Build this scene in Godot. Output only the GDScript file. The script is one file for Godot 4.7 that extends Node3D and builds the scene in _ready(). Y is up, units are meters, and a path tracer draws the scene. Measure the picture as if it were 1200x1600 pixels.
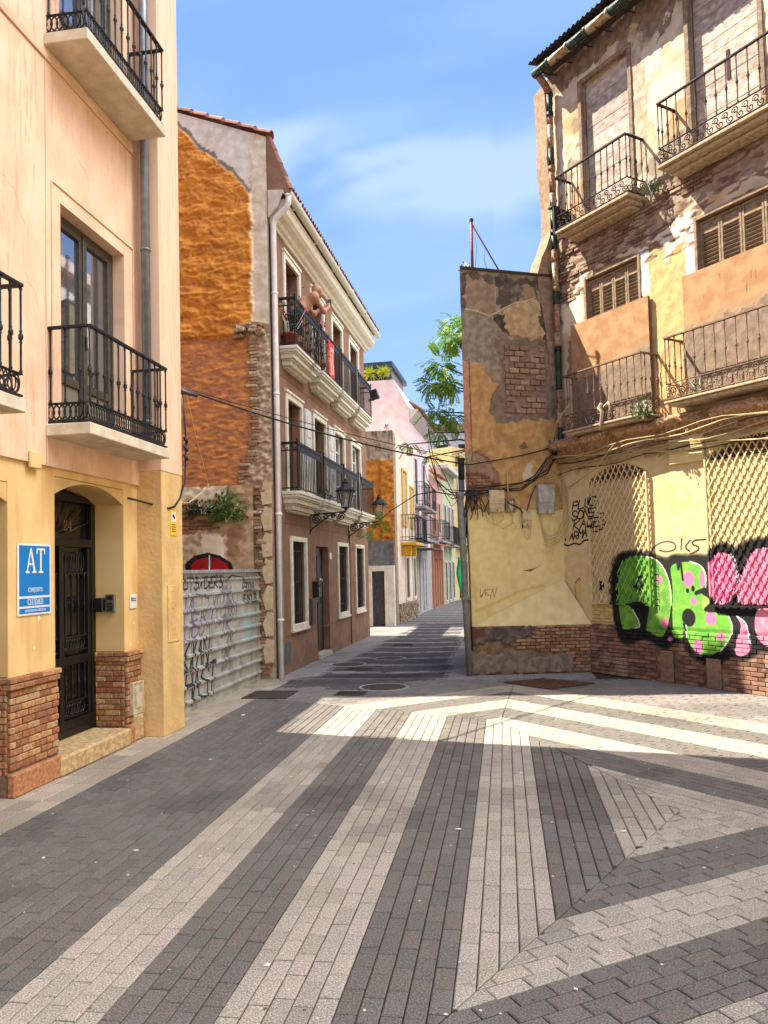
extends Node3D
# A narrow Mediterranean street opening onto a small paved square.
# x = across the street (right +), y = up, -z = along the street.

var used := {}
var mats := {}
var texs := {}
var rng := RandomNumberGenerator.new()

# ------------------------------------------------------------------ naming
func numbered(called: String) -> String:
	var n: int = used.get(called, 0)
	used[called] = n + 1
	return called if n == 0 else "%s_%03d" % [called, n]

func tag(o: Node, label: String, category: String, group := "", kind := "") -> Node:
	if label: o.set_meta("label", label)
	if category: o.set_meta("category", category)
	if group: o.set_meta("group", group)
	if kind: o.set_meta("kind", kind)
	return o

func thing(called: String, label: String, category: String, at := Vector3.ZERO, turn := 0.0, group := "") -> Node3D:
	var o := Node3D.new()
	o.name = numbered(called)
	add_child(o)
	o.position = at
	o.rotation.y = turn
	tag(o, label, category, group)
	return o

func part(parent: Node, called: String, mesh: Mesh, m: Material, xf := Transform3D.IDENTITY) -> MeshInstance3D:
	var o := MeshInstance3D.new()
	o.name = called if parent != self else numbered(called)
	o.mesh = mesh
	o.material_override = m
	o.transform = xf
	parent.add_child(o, true)
	return o

func structure(called: String, mesh: Mesh, m: Material) -> MeshInstance3D:
	var o := part(self, called, mesh, m)
	o.set_meta("kind", "structure")
	return o

# ------------------------------------------------------------------ meshes
func begin(smooth := -1) -> SurfaceTool:
	var st := SurfaceTool.new()
	st.begin(Mesh.PRIMITIVE_TRIANGLES)
	st.set_smooth_group(smooth)
	return st

func done(st: SurfaceTool) -> ArrayMesh:
	st.generate_normals()
	return st.commit()

func tri(st: SurfaceTool, a: Vector3, b: Vector3, c: Vector3) -> void:
	st.add_vertex(a); st.add_vertex(b); st.add_vertex(c)

# corners counter-clockwise seen from the front; stored clockwise
func quad(st: SurfaceTool, a: Vector3, b: Vector3, c: Vector3, d: Vector3) -> void:
	tri(st, a, c, b); tri(st, a, d, c)

func quad_uv(st: SurfaceTool, p: Array, u: Array) -> void:
	for k in [0, 2, 1, 0, 3, 2]:
		st.set_uv(u[k]); st.add_vertex(p[k])

# box from lo to hi with chamfered edges b
func add_box(st: SurfaceTool, lo: Vector3, hi: Vector3, b := 0.0, xf := Transform3D.IDENTITY) -> void:
	if b <= 0.0:
		var v := []
		for k in 8:
			v.append(xf * Vector3(hi.x if k & 1 else lo.x, hi.y if k & 2 else lo.y, hi.z if k & 4 else lo.z))
		quad(st, v[4], v[5], v[7], v[6]); quad(st, v[1], v[0], v[2], v[3])
		quad(st, v[5], v[1], v[3], v[7]); quad(st, v[0], v[4], v[6], v[2])
		quad(st, v[6], v[7], v[3], v[2]); quad(st, v[0], v[1], v[5], v[4])
		return
	# three points at each corner: on the x, y and z face
	var c := []
	for k in 8:
		var s := Vector3(1 if k & 1 else -1, 1 if k & 2 else -1, 1 if k & 4 else -1)
		var p := Vector3(hi.x if k & 1 else lo.x, hi.y if k & 2 else lo.y, hi.z if k & 4 else lo.z)
		c.append([xf * (p - Vector3(0, s.y, s.z) * b), xf * (p - Vector3(s.x, 0, s.z) * b), xf * (p - Vector3(s.x, s.y, 0) * b)])
	var faces := [[5, 1, 3, 7, 0], [0, 4, 6, 2, 0], [6, 7, 3, 2, 1], [0, 1, 5, 4, 1], [4, 5, 7, 6, 2], [1, 0, 2, 3, 2]]
	for f in faces:
		quad(st, c[f[0]][f[4]], c[f[1]][f[4]], c[f[2]][f[4]], c[f[3]][f[4]])
	# edges
	for e in [[0, 1, 1, 2], [2, 3, 2, 1], [4, 5, 2, 1], [6, 7, 1, 2], [0, 2, 2, 0], [1, 3, 0, 2], [4, 6, 0, 2], [5, 7, 2, 0], [0, 4, 0, 1], [1, 5, 1, 0], [2, 6, 1, 0], [3, 7, 0, 1]]:
		quad(st, c[e[0]][e[2]], c[e[0]][e[3]], c[e[1]][e[3]], c[e[1]][e[2]])
	for k in 8:
		var odd := (int(k & 1 != 0) + int(k & 2 != 0) + int(k & 4 != 0)) % 2
		if odd: tri(st, c[k][0], c[k][2], c[k][1])
		else: tri(st, c[k][0], c[k][1], c[k][2])

func boxm(lo: Vector3, hi: Vector3, b := 0.0) -> ArrayMesh:
	var st := begin()
	add_box(st, lo, hi, b)
	return done(st)

# solid of a polygon in the (x, y) plane, from z0 to z1
func add_prism(st: SurfaceTool, poly: PackedVector2Array, z0: float, z1: float, xf := Transform3D.IDENTITY) -> void:
	var p := poly
	if Geometry2D.is_polygon_clockwise(p): p.reverse()
	var n := p.size()
	var idx := Geometry2D.triangulate_polygon(p)
	for k in range(0, idx.size(), 3):
		var a := p[idx[k]]; var b := p[idx[k + 1]]; var c := p[idx[k + 2]]
		if (b - a).cross(c - a) < 0.0:
			var t := b; b = c; c = t
		tri(st, xf * Vector3(a.x, a.y, z1), xf * Vector3(c.x, c.y, z1), xf * Vector3(b.x, b.y, z1))
		tri(st, xf * Vector3(a.x, a.y, z0), xf * Vector3(b.x, b.y, z0), xf * Vector3(c.x, c.y, z0))
	for k in n:
		var a := p[k]; var b := p[(k + 1) % n]
		quad(st, xf * Vector3(a.x, a.y, z0), xf * Vector3(b.x, b.y, z0), xf * Vector3(b.x, b.y, z1), xf * Vector3(a.x, a.y, z1))

# profile in (z, y) swept along x
func add_sweep(st: SurfaceTool, prof: PackedVector2Array, x0: float, x1: float) -> void:
	add_prism(st, prof, x0, x1, Transform3D(Basis(Vector3(0, 0, 1), Vector3(0, 1, 0), Vector3(1, 0, 0)), Vector3.ZERO))

func add_tube(st: SurfaceTool, pts: Array, r, sides := 6, caps := true) -> void:
	var n := pts.size()
	var rings := []
	var up := Vector3.UP
	for k in n:
		var d: Vector3 = (pts[mini(k + 1, n - 1)] - pts[maxi(k - 1, 0)]).normalized()
		if absf(d.dot(up)) > 0.95: up = Vector3.RIGHT if absf(d.x) < 0.9 else Vector3.FORWARD
		var s := d.cross(up).normalized()
		var t := s.cross(d)
		up = t
		var ring := []
		var rr: float = r[k] if r is Array else r
		for j in sides:
			var a := TAU * j / sides
			ring.append(pts[k] + (s * cos(a) + t * sin(a)) * rr)
		rings.append(ring)
	for k in n - 1:
		for j in sides:
			var m := (j + 1) % sides
			quad(st, rings[k][j], rings[k][m], rings[k + 1][m], rings[k + 1][j])
	if caps:
		for j in range(1, sides - 1):
			tri(st, rings[0][0], rings[0][j], rings[0][j + 1])
			tri(st, rings[n - 1][0], rings[n - 1][j + 1], rings[n - 1][j])

func tubem(pts: Array, r, sides := 6) -> ArrayMesh:
	var st := begin(0)
	add_tube(st, pts, r, sides)
	return done(st)

# profile: [radius, height] pairs from bottom to top
func add_lathe(st: SurfaceTool, prof: Array, sides := 8, at := Vector3.ZERO) -> void:
	for k in prof.size() - 1:
		for j in sides:
			var a := TAU * j / sides; var b := TAU * (j + 1) / sides
			var p0 := at + Vector3(cos(a) * prof[k][0], prof[k][1], sin(a) * prof[k][0])
			var p1 := at + Vector3(cos(b) * prof[k][0], prof[k][1], sin(b) * prof[k][0])
			var q0 := at + Vector3(cos(a) * prof[k + 1][0], prof[k + 1][1], sin(a) * prof[k + 1][0])
			var q1 := at + Vector3(cos(b) * prof[k + 1][0], prof[k + 1][1], sin(b) * prof[k + 1][0])
			if prof[k][0] > 0.0: tri(st, p0, p1, q0)
			if prof[k + 1][0] > 0.0: tri(st, p1, q1, q0)

func lathem(prof: Array, sides := 8, smooth := 0) -> ArrayMesh:
	var st := begin(smooth)
	add_lathe(st, prof, sides)
	return done(st)

func at(x: float, y: float, z: float, ry := 0.0, scale := Vector3.ONE) -> Transform3D:
	return Transform3D(Basis(Vector3.UP, ry) * Basis.from_scale(scale), Vector3(x, y, z))

# a sheet in the local (x, y) plane facing +z with holes and their reveals going back by depth; hole = [x0, y0, x1, y1]

func holed(x0: float, x1: float, y0: float, y1: float, holes: Array, depth: float, cell := 0.0, relief = null) -> ArrayMesh:
	var xs := [x0, x1]; var ys := [y0, y1]
	for h in holes:
		for v in [h[0], h[2]]:
			if v > x0 and v < x1: xs.append(v)
		for v in [h[1], h[3]]:
			if v > y0 and v < y1: ys.append(v)
	xs.sort(); ys.sort()
	if cell > 0.0:
		xs = finer(xs, cell); ys = finer(ys, cell)
	var verts := PackedVector3Array(); var uvs := PackedVector2Array(); var idx := PackedInt32Array()
	var nx := xs.size()
	for j in ys.size():
		for i in nx:
			var z := 0.0
			if relief != null: z = relief.call(xs[i], ys[j])
			verts.append(Vector3(xs[i], ys[j], z))
			uvs.append(Vector2((xs[i] - x0) / (x1 - x0), 1.0 - (ys[j] - y0) / (y1 - y0)))
	for j in ys.size() - 1:
		for i in nx - 1:
			var cx: float = (xs[i] + xs[i + 1]) / 2.0; var cy: float = (ys[j] + ys[j + 1]) / 2.0
			var skip := false
			for h in holes:
				if cx > h[0] and cx < h[2] and cy > h[1] and cy < h[3]: skip = true; break
			if skip: continue
			var a := j * nx + i
			idx.append_array(PackedInt32Array([a, a + nx + 1, a + 1, a, a + nx, a + nx + 1]))
	for h in holes:
		var w := Vector3(h[0], h[1], 0.0); var e := Vector3(h[2], h[3], 0.0)
		for s in [[Vector3(w.x, w.y, 0), Vector3(w.x, e.y, 0), 1], [Vector3(e.x, e.y, 0), Vector3(e.x, w.y, 0), 1], [Vector3(w.x, e.y, 0), Vector3(e.x, e.y, 0), 1], [Vector3(e.x, w.y, 0), Vector3(w.x, w.y, 0), 1]]:
			var b := verts.size()
			var back := Vector3(0, 0, -depth); var fwd := Vector3(0, 0, 0.004)
			for p in [s[0] + fwd, s[1] + fwd, s[1] + back, s[0] + back]:
				verts.append(p)
				uvs.append(Vector2((p.x - x0) / (x1 - x0), 1.0 - (p.y - y0) / (y1 - y0)))
			idx.append_array(PackedInt32Array([b, b + 2, b + 1, b, b + 3, b + 2]))
	return indexed(verts, uvs, idx)

func finer(v: Array, cell: float) -> Array:
	var o := [v[0]]
	for k in range(1, v.size()):
		var n := maxi(1, int(round((v[k] - v[k - 1]) / cell)))
		for j in range(1, n + 1): o.append(lerpf(v[k - 1], v[k], float(j) / n))
	return o

func indexed(verts: PackedVector3Array, uvs: PackedVector2Array, idx: PackedInt32Array, cols := PackedColorArray()) -> ArrayMesh:
	var nor := PackedVector3Array(); nor.resize(verts.size())
	for k in range(0, idx.size(), 3):
		var a := verts[idx[k]]; var n := (verts[idx[k + 2]] - a).cross(verts[idx[k + 1]] - a)
		nor[idx[k]] += n; nor[idx[k + 1]] += n; nor[idx[k + 2]] += n
	for k in nor.size(): nor[k] = nor[k].normalized()
	var arr := []; arr.resize(Mesh.ARRAY_MAX)
	arr[Mesh.ARRAY_VERTEX] = verts; arr[Mesh.ARRAY_NORMAL] = nor; arr[Mesh.ARRAY_INDEX] = idx
	if uvs.size(): arr[Mesh.ARRAY_TEX_UV] = uvs
	if cols.size(): arr[Mesh.ARRAY_COLOR] = cols
	var m := ArrayMesh.new()
	m.add_surface_from_arrays(Mesh.PRIMITIVE_TRIANGLES, arr)
	return m

# ------------------------------------------------------------------ materials
func noise(freq: float, seed_ := 1, oct := 4, type := FastNoiseLite.TYPE_SIMPLEX_SMOOTH) -> FastNoiseLite:
	var n := FastNoiseLite.new()
	n.noise_type = type
	n.frequency = freq
	n.seed = seed_
	n.fractal_octaves = oct
	return n

func ntex(key: String, freq: float, lo: Color, hi: Color, seed_ := 1, oct := 4, bump := 0.0, type := FastNoiseLite.TYPE_SIMPLEX_SMOOTH, mid := 0.5) -> NoiseTexture2D:
	if texs.has(key): return texs[key]
	var t := NoiseTexture2D.new()
	t.width = 512; t.height = 512; t.seamless = true
	t.noise = noise(freq, seed_, oct, type)
	if bump > 0.0:
		t.as_normal_map = true; t.bump_strength = bump
	else:
		var g := Gradient.new()
		g.offsets = PackedFloat32Array([mid - 0.35, mid + 0.35])
		g.colors = PackedColorArray([lo, hi])
		t.color_ramp = g
	texs[key] = t
	return t

# grain: plaster, stone, metal, cloth ... picks the albedo and normal noise
func mat(key: String, c := Color.WHITE, rough := 0.85, grain := "", scale := 1.0, metal := 0.0) -> StandardMaterial3D:
	if mats.has(key): return mats[key]
	var m := StandardMaterial3D.new()
	m.resource_name = key
	m.albedo_color = c
	m.roughness = rough
	m.metallic = metal
	if grain:
		m.uv1_triplanar = true; m.uv1_world_triplanar = true
		m.uv1_scale = Vector3.ONE * scale
		var g: Array = {
			"plaster": [["plaster", 0.008, Color(0.89, 0.875, 0.86), Color(1, 1, 1), 3, 5], ["plaster_n", 0.06, 3, 4, 0.9]],
			"stone": [["stone", 0.02, Color(0.76, 0.73, 0.70), Color(1, 1, 1), 5, 5], ["stone_n", 0.05, 6, 5, 2.6]],
			"paver": [["paver", 0.10, Color(0.62, 0.605, 0.59), Color(1, 1, 1), 8, 4], ["paver_n", 0.12, 9, 3, 4.5]],
			"metal": [["metal", 0.012, Color(0.78, 0.77, 0.76), Color(1, 1, 1), 11, 4], ["metal_n", 0.02, 12, 3, 1.0]],
			"rust": [["rust", 0.03, Color(0.55, 0.42, 0.34), Color(1, 1, 1), 13, 4], ["rust_n", 0.06, 14, 4, 4.0]],
			"wood": [["wood", 0.02, Color(0.70, 0.66, 0.62), Color(1, 1, 1), 15, 4], ["wood_n", 0.05, 16, 4, 2.5]],
			"leaf": [["leaf", 0.02, Color(0.62, 0.70, 0.55), Color(1, 1, 1), 17, 3], ["leaf_n", 0.04, 18, 2, 2.0]],
		}[grain]
		var a: Array = g[0]; var b: Array = g[1]
		m.albedo_texture = ntex(a[0], a[1], a[2], a[3], a[4], a[5])
		m.normal_enabled = true
		m.normal_texture = ntex(b[0], b[1], Color(), Color(), b[2], b[3], b[4])
	mats[key] = m
	return m

func painted(key: String, t: Texture2D, rough := 0.9, bump_scale := 0.0) -> StandardMaterial3D:
	var m := StandardMaterial3D.new()
	m.resource_name = key
	m.albedo_texture = t
	m.roughness = rough
	m.texture_repeat = false
	mats[key] = m
	return m

# ------------------------------------------------------------------ a painted surface, measured in metres (x right, y up)
class Canvas:
	var x0: float; var y0: float; var ppm: float; var w: int; var h: int
	var d := PackedByteArray()
	var hmap := PackedFloat32Array()
	var warp: FastNoiseLite
	var grain: FastNoiseLite
	func _init(ax0: float, ay0: float, ax1: float, ay1: float, appm: float, seed_: int) -> void:
		x0 = ax0; y0 = ay0; ppm = appm
		w = int((ax1 - ax0) * ppm); h = int((ay1 - ay0) * ppm)
		d.resize(w * h * 3)
		hmap.resize(w * h)
		warp = FastNoiseLite.new(); warp.seed = seed_; warp.frequency = 2.2; warp.fractal_octaves = 4
		grain = FastNoiseLite.new(); grain.seed = seed_ + 7; grain.frequency = 3.0; grain.fractal_octaves = 5
	func gy(j: int) -> float: return y0 + (h - 0.5 - j) / ppm
	func gx(i: int) -> float: return x0 + (i + 0.5) / ppm
	# mottled ground colour: a .. b by noise stretched sx, sy
	func ground(a: Color, b: Color, sx := 1.0, sy := 1.0, lo := -0.35, hi := 0.35, alpha := 1.0, ya := -1e9, yb := 1e9) -> void:
		for j in h:
			var y := gy(j)
			if y < ya or y > yb: continue
			for i in w:
				var t := clampf((grain.get_noise_2d(gx(i) * sx, y * sy) - lo) / (hi - lo), 0.0, 1.0)
				var c := a.lerp(b, t)
				put(i, j, c, alpha)
	func put(i: int, j: int, c: Color, alpha := 1.0) -> void:
		var k := (j * w + i) * 3
		if alpha >= 1.0:
			d[k] = int(c.r * 255.0); d[k + 1] = int(c.g * 255.0); d[k + 2] = int(c.b * 255.0)
		else:
			d[k] = int(lerpf(d[k], c.r * 255.0, alpha)); d[k + 1] = int(lerpf(d[k + 1], c.g * 255.0, alpha)); d[k + 2] = int(lerpf(d[k + 2], c.b * 255.0, alpha))
	# patches where noise passes a threshold
	func patches(c: Color, f: float, sx: float, sy: float, thr: float, alpha: float, seed_: int, ya := -1e9, yb := 1e9, dh := 0.0, soft := 0.08) -> void:
		var n := FastNoiseLite.new(); n.seed = seed_; n.frequency = f; n.fractal_octaves = 4
		for j in h:
			var y := gy(j)
			if y < ya or y > yb: continue
			for i in w:
				var v := n.get_noise_2d(gx(i) * sx, y * sy)
				if v > thr:
					put(i, j, c, alpha * minf(1.0, (v - thr) / soft))
					if dh != 0.0: hmap[j * w + i] += dh * minf(1.0, (v - thr) / soft)
	# irregular patch given by its outline; dh: height step, c2: mottling
	func poly(pts: Array, c: Color, alpha := 1.0, rough := 0.05, dh := 0.0, c2 := Color(0, 0, 0, 0), level := false) -> void:
		var p := PackedVector2Array(pts)
		var lo := p[0]; var hi := p[0]
		for q in p: lo = lo.min(q); hi = hi.max(q)
		for j in range(maxi(0, int(h - (hi.y + rough - y0) * ppm)), mini(h, int(h - (lo.y - rough - y0) * ppm) + 1)):
			var y := gy(j)
			for i in range(maxi(0, int((lo.x - rough - x0) * ppm)), mini(w, int((hi.x + rough - x0) * ppm) + 1)):
				var x := gx(i)
				var q := Vector2(x, y)
				if rough > 0.0:
					q += Vector2(warp.get_noise_2d(x * 2.0, y * 2.0), warp.get_noise_2d(x * 2.0 + 50.0, y * 2.0)) * rough * 2.0
				if Geometry2D.is_point_in_polygon(q, p):
					var cc := c
					if c2.a > 0.0: cc = c.lerp(c2, clampf(grain.get_noise_2d(x * 2.0, y * 2.0) * 1.6 + 0.5, 0.0, 1.0))
					put(i, j, cc, alpha)
					if level: hmap[j * w + i] = dh
					else: hmap[j * w + i] += dh
	# spray or marker line
	func stroke(pts: Array, r: float, c: Color, alpha := 1.0, soft := 0.4) -> void:
		for k in pts.size() - 1:
			var a: Vector2 = pts[k]; var b: Vector2 = pts[k + 1]
			var lo := a.min(b) - Vector2(r, r); var hi := a.max(b) + Vector2(r, r)
			for j in range(maxi(0, int(h - (hi.y - y0) * ppm)), mini(h, int(h - (lo.y - y0) * ppm) + 1)):
				for i in range(maxi(0, int((lo.x - x0) * ppm)), mini(w, int((hi.x - x0) * ppm) + 1)):
					var q := Vector2(gx(i), gy(j))
					var e := Geometry2D.get_closest_point_to_segment(q, a, b).distance_to(q) / r
					if e < 1.0: put(i, j, c, alpha * clampf((1.0 - e) / soft, 0.0, 1.0))
	func blob(o: Vector2, rx: float, ry: float, c: Color, alpha := 1.0, soft := 0.15) -> void:
		for j in range(maxi(0, int(h - (o.y + ry - y0) * ppm)), mini(h, int(h - (o.y - ry - y0) * ppm) + 1)):
			for i in range(maxi(0, int((o.x - rx - x0) * ppm)), mini(w, int((o.x + rx - x0) * ppm) + 1)):
				var e := Vector2((gx(i) - o.x) / rx, (gy(j) - o.y) / ry).length()
				if e < 1.0: put(i, j, c, alpha * clampf((1.0 - e) / soft, 0.0, 1.0))
	# letters as strokes: at = lower left of the line, size = letter height
	func write(text: String, o: Vector2, size: float, r: float, c: Color, alpha := 1.0, slant := 0.15, rise := 0.0, jit := 0.1, squash := 0.8) -> void:
		var rn := RandomNumberGenerator.new(); rn.seed = text.hash()
		var pen := o
		for ch in text:
			var s: String = Canvas.GLYPH.get(ch, "")
			for line in s.split(";", false):
				var pts := []
				for k in range(0, line.length() - 1, 2):
					var q := Vector2(line[k].to_int() / 4.0, line[k + 1].to_int() / 6.0)
					q += Vector2(rn.randf_range(-jit, jit), rn.randf_range(-jit, jit)) * 0.7
					pts.append(pen + Vector2(q.x * squash * 0.7 + q.y * slant, q.y) * size)
				stroke(pts, r, c, alpha)
			pen += Vector2(squash * 0.85, rise) * size
	func height(x: float, y: float) -> float:
		var i := clampi(int((x - x0) * ppm), 0, w - 1); var j := clampi(int(h - (y - y0) * ppm), 0, h - 1)
		return hmap[j * w + i]
	func tex() -> ImageTexture:
		return ImageTexture.create_from_image(Image.create_from_data(w, h, false, Image.FORMAT_RGB8, d))
	const GLYPH := {"A": "002640;1333", "B": "000636454434030333420000", "C": "4536160501102041", "D": "00063645412000", "E": "46060040;0333", "G": "45361605011030414333", "H": "0006;4046;0343", "I": "0046;2026", "J": "4641301001", "K": "0006;460340", "L": "060040", "M": "0006234640", "N": "00064046", "O": "163645413010010516", "P": "00063645443303", "R": "0006364544330340", "S": "453616050413334241301001", "T": "0646;2620", "U": "06011030414646", "W": "0610233046", "Y": "062346;2320", "Z": "06460040", "X": "0046;0640", "Q": "163645413010010516;3140", "V": "062046", "F": "00064646;0333"}

# ------------------------------------------------------------------ the script proper
const EYE := Vector3(0, 1.7, 0)
const SUN_TO := Vector3(-0.604, 0.788, -0.123)   # towards the sun: high, from the left and a little ahead

func _ready() -> void:
	rng.seed = 20240517
	camera_and_light()
	ground_and_paving()
	left_building()
	vacant_plot()
	brown_building()
	far_street()
	stub_house()
	right_building()
	tree()
	cables()
	small_things()

func camera_and_light() -> void:
	var cam := Camera3D.new()
	cam.name = "camera"
	cam.projection = Camera3D.PROJECTION_FRUSTUM
	cam.near = 0.05; cam.far = 400.0
	cam.size = 2.0 * cam.near * 800.0 / 1220.46
	cam.frustum_offset = Vector2(0.0, cam.near * 34.6 / 1220.46)
	cam.transform = Transform3D(Basis.from_euler(Vector3(0.0446, 0.15213, -0.02435)), EYE)
	add_child(cam)
	cam.current = true

	var sun := DirectionalLight3D.new()
	sun.name = "sun"
	sun.light_energy = 1.0
	sun.light_color = Color(1.0, 0.955, 0.88)
	sun.light_angular_distance = 0.5
	sun.shadow_enabled = true
	sun.directional_shadow_max_distance = 80.0
	add_child(sun)
	sun.look_at_from_position(SUN_TO * 50.0, Vector3.ZERO, Vector3.UP)

	var env := Environment.new()
	env.background_mode = Environment.BG_SKY
	env.sky = Sky.new()
	var pano := PanoramaSkyMaterial.new()
	pano.panorama = sky_picture()
	env.sky.sky_material = pano
	env.background_energy_multiplier = 1.0
	env.tonemap_mode = Environment.TONE_MAPPER_LINEAR
	env.tonemap_exposure = EXPOSURE
	env.sdfgi_enabled = true; env.ssao_enabled = true; env.ssil_enabled = true
	var we := WorldEnvironment.new()
	we.name = "world_environment"
	we.environment = env
	add_child(we)

const EXPOSURE := 4.9

# clear spring sky: deep blue above, paler and milkier low down and towards the sun, thin cirrus
func sky_picture() -> ImageTexture:
	var w := 1024; var h := 512
	var im := Image.create(w, h, false, Image.FORMAT_RGBAF)
	var n1 := noise(0.9, 21, 5); var n2 := noise(0.35, 22, 3)
	var sun_to := SUN_TO.normalized()
	for j in h:
		var el := PI * (0.5 - (j + 0.5) / h)
		var y := sin(el)
		for i in w:
			var az := TAU * ((i + 0.5) / w - 0.5)
			var d := Vector3(sin(az) * cos(el), y, -cos(az) * cos(el))
			var c: Color
			if y < -0.02:
				c = Color(0.20, 0.18, 0.16)
			else:
				var t := pow(1.0 - clampf(y, 0.0, 1.0), 3.2)
				c = Color(0.052, 0.100, 0.228).lerp(Color(0.135, 0.200, 0.285), t)
				var cs := maxf(0.0, d.dot(sun_to))
				c += Color(1.0, 0.97, 0.92) * (1.1 * pow(cs, 8.0) + 2.4 * pow(cs, 32.0))
				# cirrus in long streaks, mostly in one belt
				var q := Vector2(d.x, d.z) / (y + 0.25)
				var r := q.rotated(-0.16)
				var v := n1.get_noise_2d(r.x * 1.6 + 0.15 * n2.get_noise_2d(r.x * 5.0, r.y * 5.0), r.y * 6.0 + 0.25 * n2.get_noise_2d(r.x * 3.0 + 9.0, r.y * 3.0)) * 0.8 + 0.30
				var e := rad_to_deg(el)
				var belt := exp(-pow((e - 27.5 - 2.0 * n2.get_noise_2d(az * 6.0, 3.0)) / 2.1, 2.0)) * 0.6 + 0.08 * smoothstep(4.0, 20.0, e)
				var k := clampf(v * 1.9, 0.0, 1.0) * belt
				c = c.lerp(Color(0.235, 0.265, 0.305), clampf(k, 0.0, 0.30))
			im.set_pixel(i, j, c)
	return ImageTexture.create_from_image(im)

# ------------------------------------------------------------------ ground
const RING := 0.445
# outward distances from the pale triangle to its four families of bands (left, lower, upper right, upper left)
const FAMILY := [
	[Vector2(-1, 0), -0.635, Vector2(0, 1)],
	[Vector2(0.559, 0.829), -3.574, Vector2(0.829, -0.559)],
	[Vector2(0.731, -0.682), 5.187, Vector2(0.682, 0.731)],
	[Vector2(-0.643, -0.766), 6.05, Vector2(0.766, -0.643)],
]

func fam_dist(f: int, p: Vector2) -> float:
	return FAMILY[f][0].dot(p) - FAMILY[f][1]

func clip(poly: Array, n: Vector2, c: float) -> Array:   # keep n.p >= c
	var o := []
	for k in poly.size():
		var a: Vector2 = poly[k]; var b: Vector2 = poly[(k + 1) % poly.size()]
		var da := n.dot(a) - c; var db := n.dot(b) - c
		if da >= 0.0: o.append(a)
		if (da >= 0.0) != (db >= 0.0): o.append(a + (b - a) * (da / (da - db)))
	return o

func area2(poly: Array) -> float:
	var s := 0.0
	for k in poly.size(): s += poly[k].cross(poly[(k + 1) % poly.size()])
	return s / 2.0

var pav_dirt: FastNoiseLite

# colour class of a paver at p: 0 dark, 1 light, 2 grey, 3 kerb, 4 street dark, 5 street light
func paver_class(p: Vector2, fam: int) -> int:
	if p.x < -3.36 and p.y > -12.1: return 3
	if p.y < -11.98:
		if p.y > -12.2: return 5
		if p.x < -3.02 + (p.y + 12.2) * -0.035 or p.x > -0.98 - (p.y + 12.2) * -0.02: return 5
		var ph := fposmod(-p.y - 0.18 * absf(p.x + 1.95) - 0.35, 1.02)
		return 5 if ph < 0.24 else 4
	if fam < 0: return 2
	var r := int(floor(fam_dist(fam, p) / RING))
	if r < 0: return 1
	if r >= 6: return 0 if fam == 0 else 2
	return r % 2

func paver_color(cls: int, p: Vector2) -> Color:
	var base: Color = [Color(0.215, 0.203, 0.176), Color(0.57, 0.515, 0.415), Color(0.33, 0.305, 0.275), Color(0.62, 0.53, 0.41), Color(0.135, 0.132, 0.130), Color(0.44, 0.42, 0.385)][cls]
	var t := rng.randf_range(0.88, 1.10)
	var c := base * t
	c.r *= rng.randf_range(0.985, 1.02); c.b *= rng.randf_range(0.97, 1.03)
	if cls == 0 and rng.randf() < 0.2: c = c * Color(1.05, 0.98, 0.97)
	# trodden-in dirt and old spills
	var v := pav_dirt.get_noise_2d(p.x, p.y)
	if v > 0.18: c = c * (1.0 - minf(0.28, (v - 0.18) * 1.3))
	# damp patch round the drain covers in the mouth of the street
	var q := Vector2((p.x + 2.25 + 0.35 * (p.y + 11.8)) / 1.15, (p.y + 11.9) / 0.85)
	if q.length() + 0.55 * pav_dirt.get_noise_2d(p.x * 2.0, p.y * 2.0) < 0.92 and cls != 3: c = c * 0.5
	c.a = 1.0
	return c

func project(p: Vector3) -> Vector2:   # only used to count which pavers show largest from the square
	var b := Basis.from_euler(Vector3(0.0446, 0.15213, -0.02435)).inverse() * (p - EYE)
	return Vector2(600.0 + 1220.0 * b.x / -b.z, 834.6 - 1220.0 * b.y / -b.z) if b.z < -0.3 else Vector2(-9999, 0)

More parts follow.
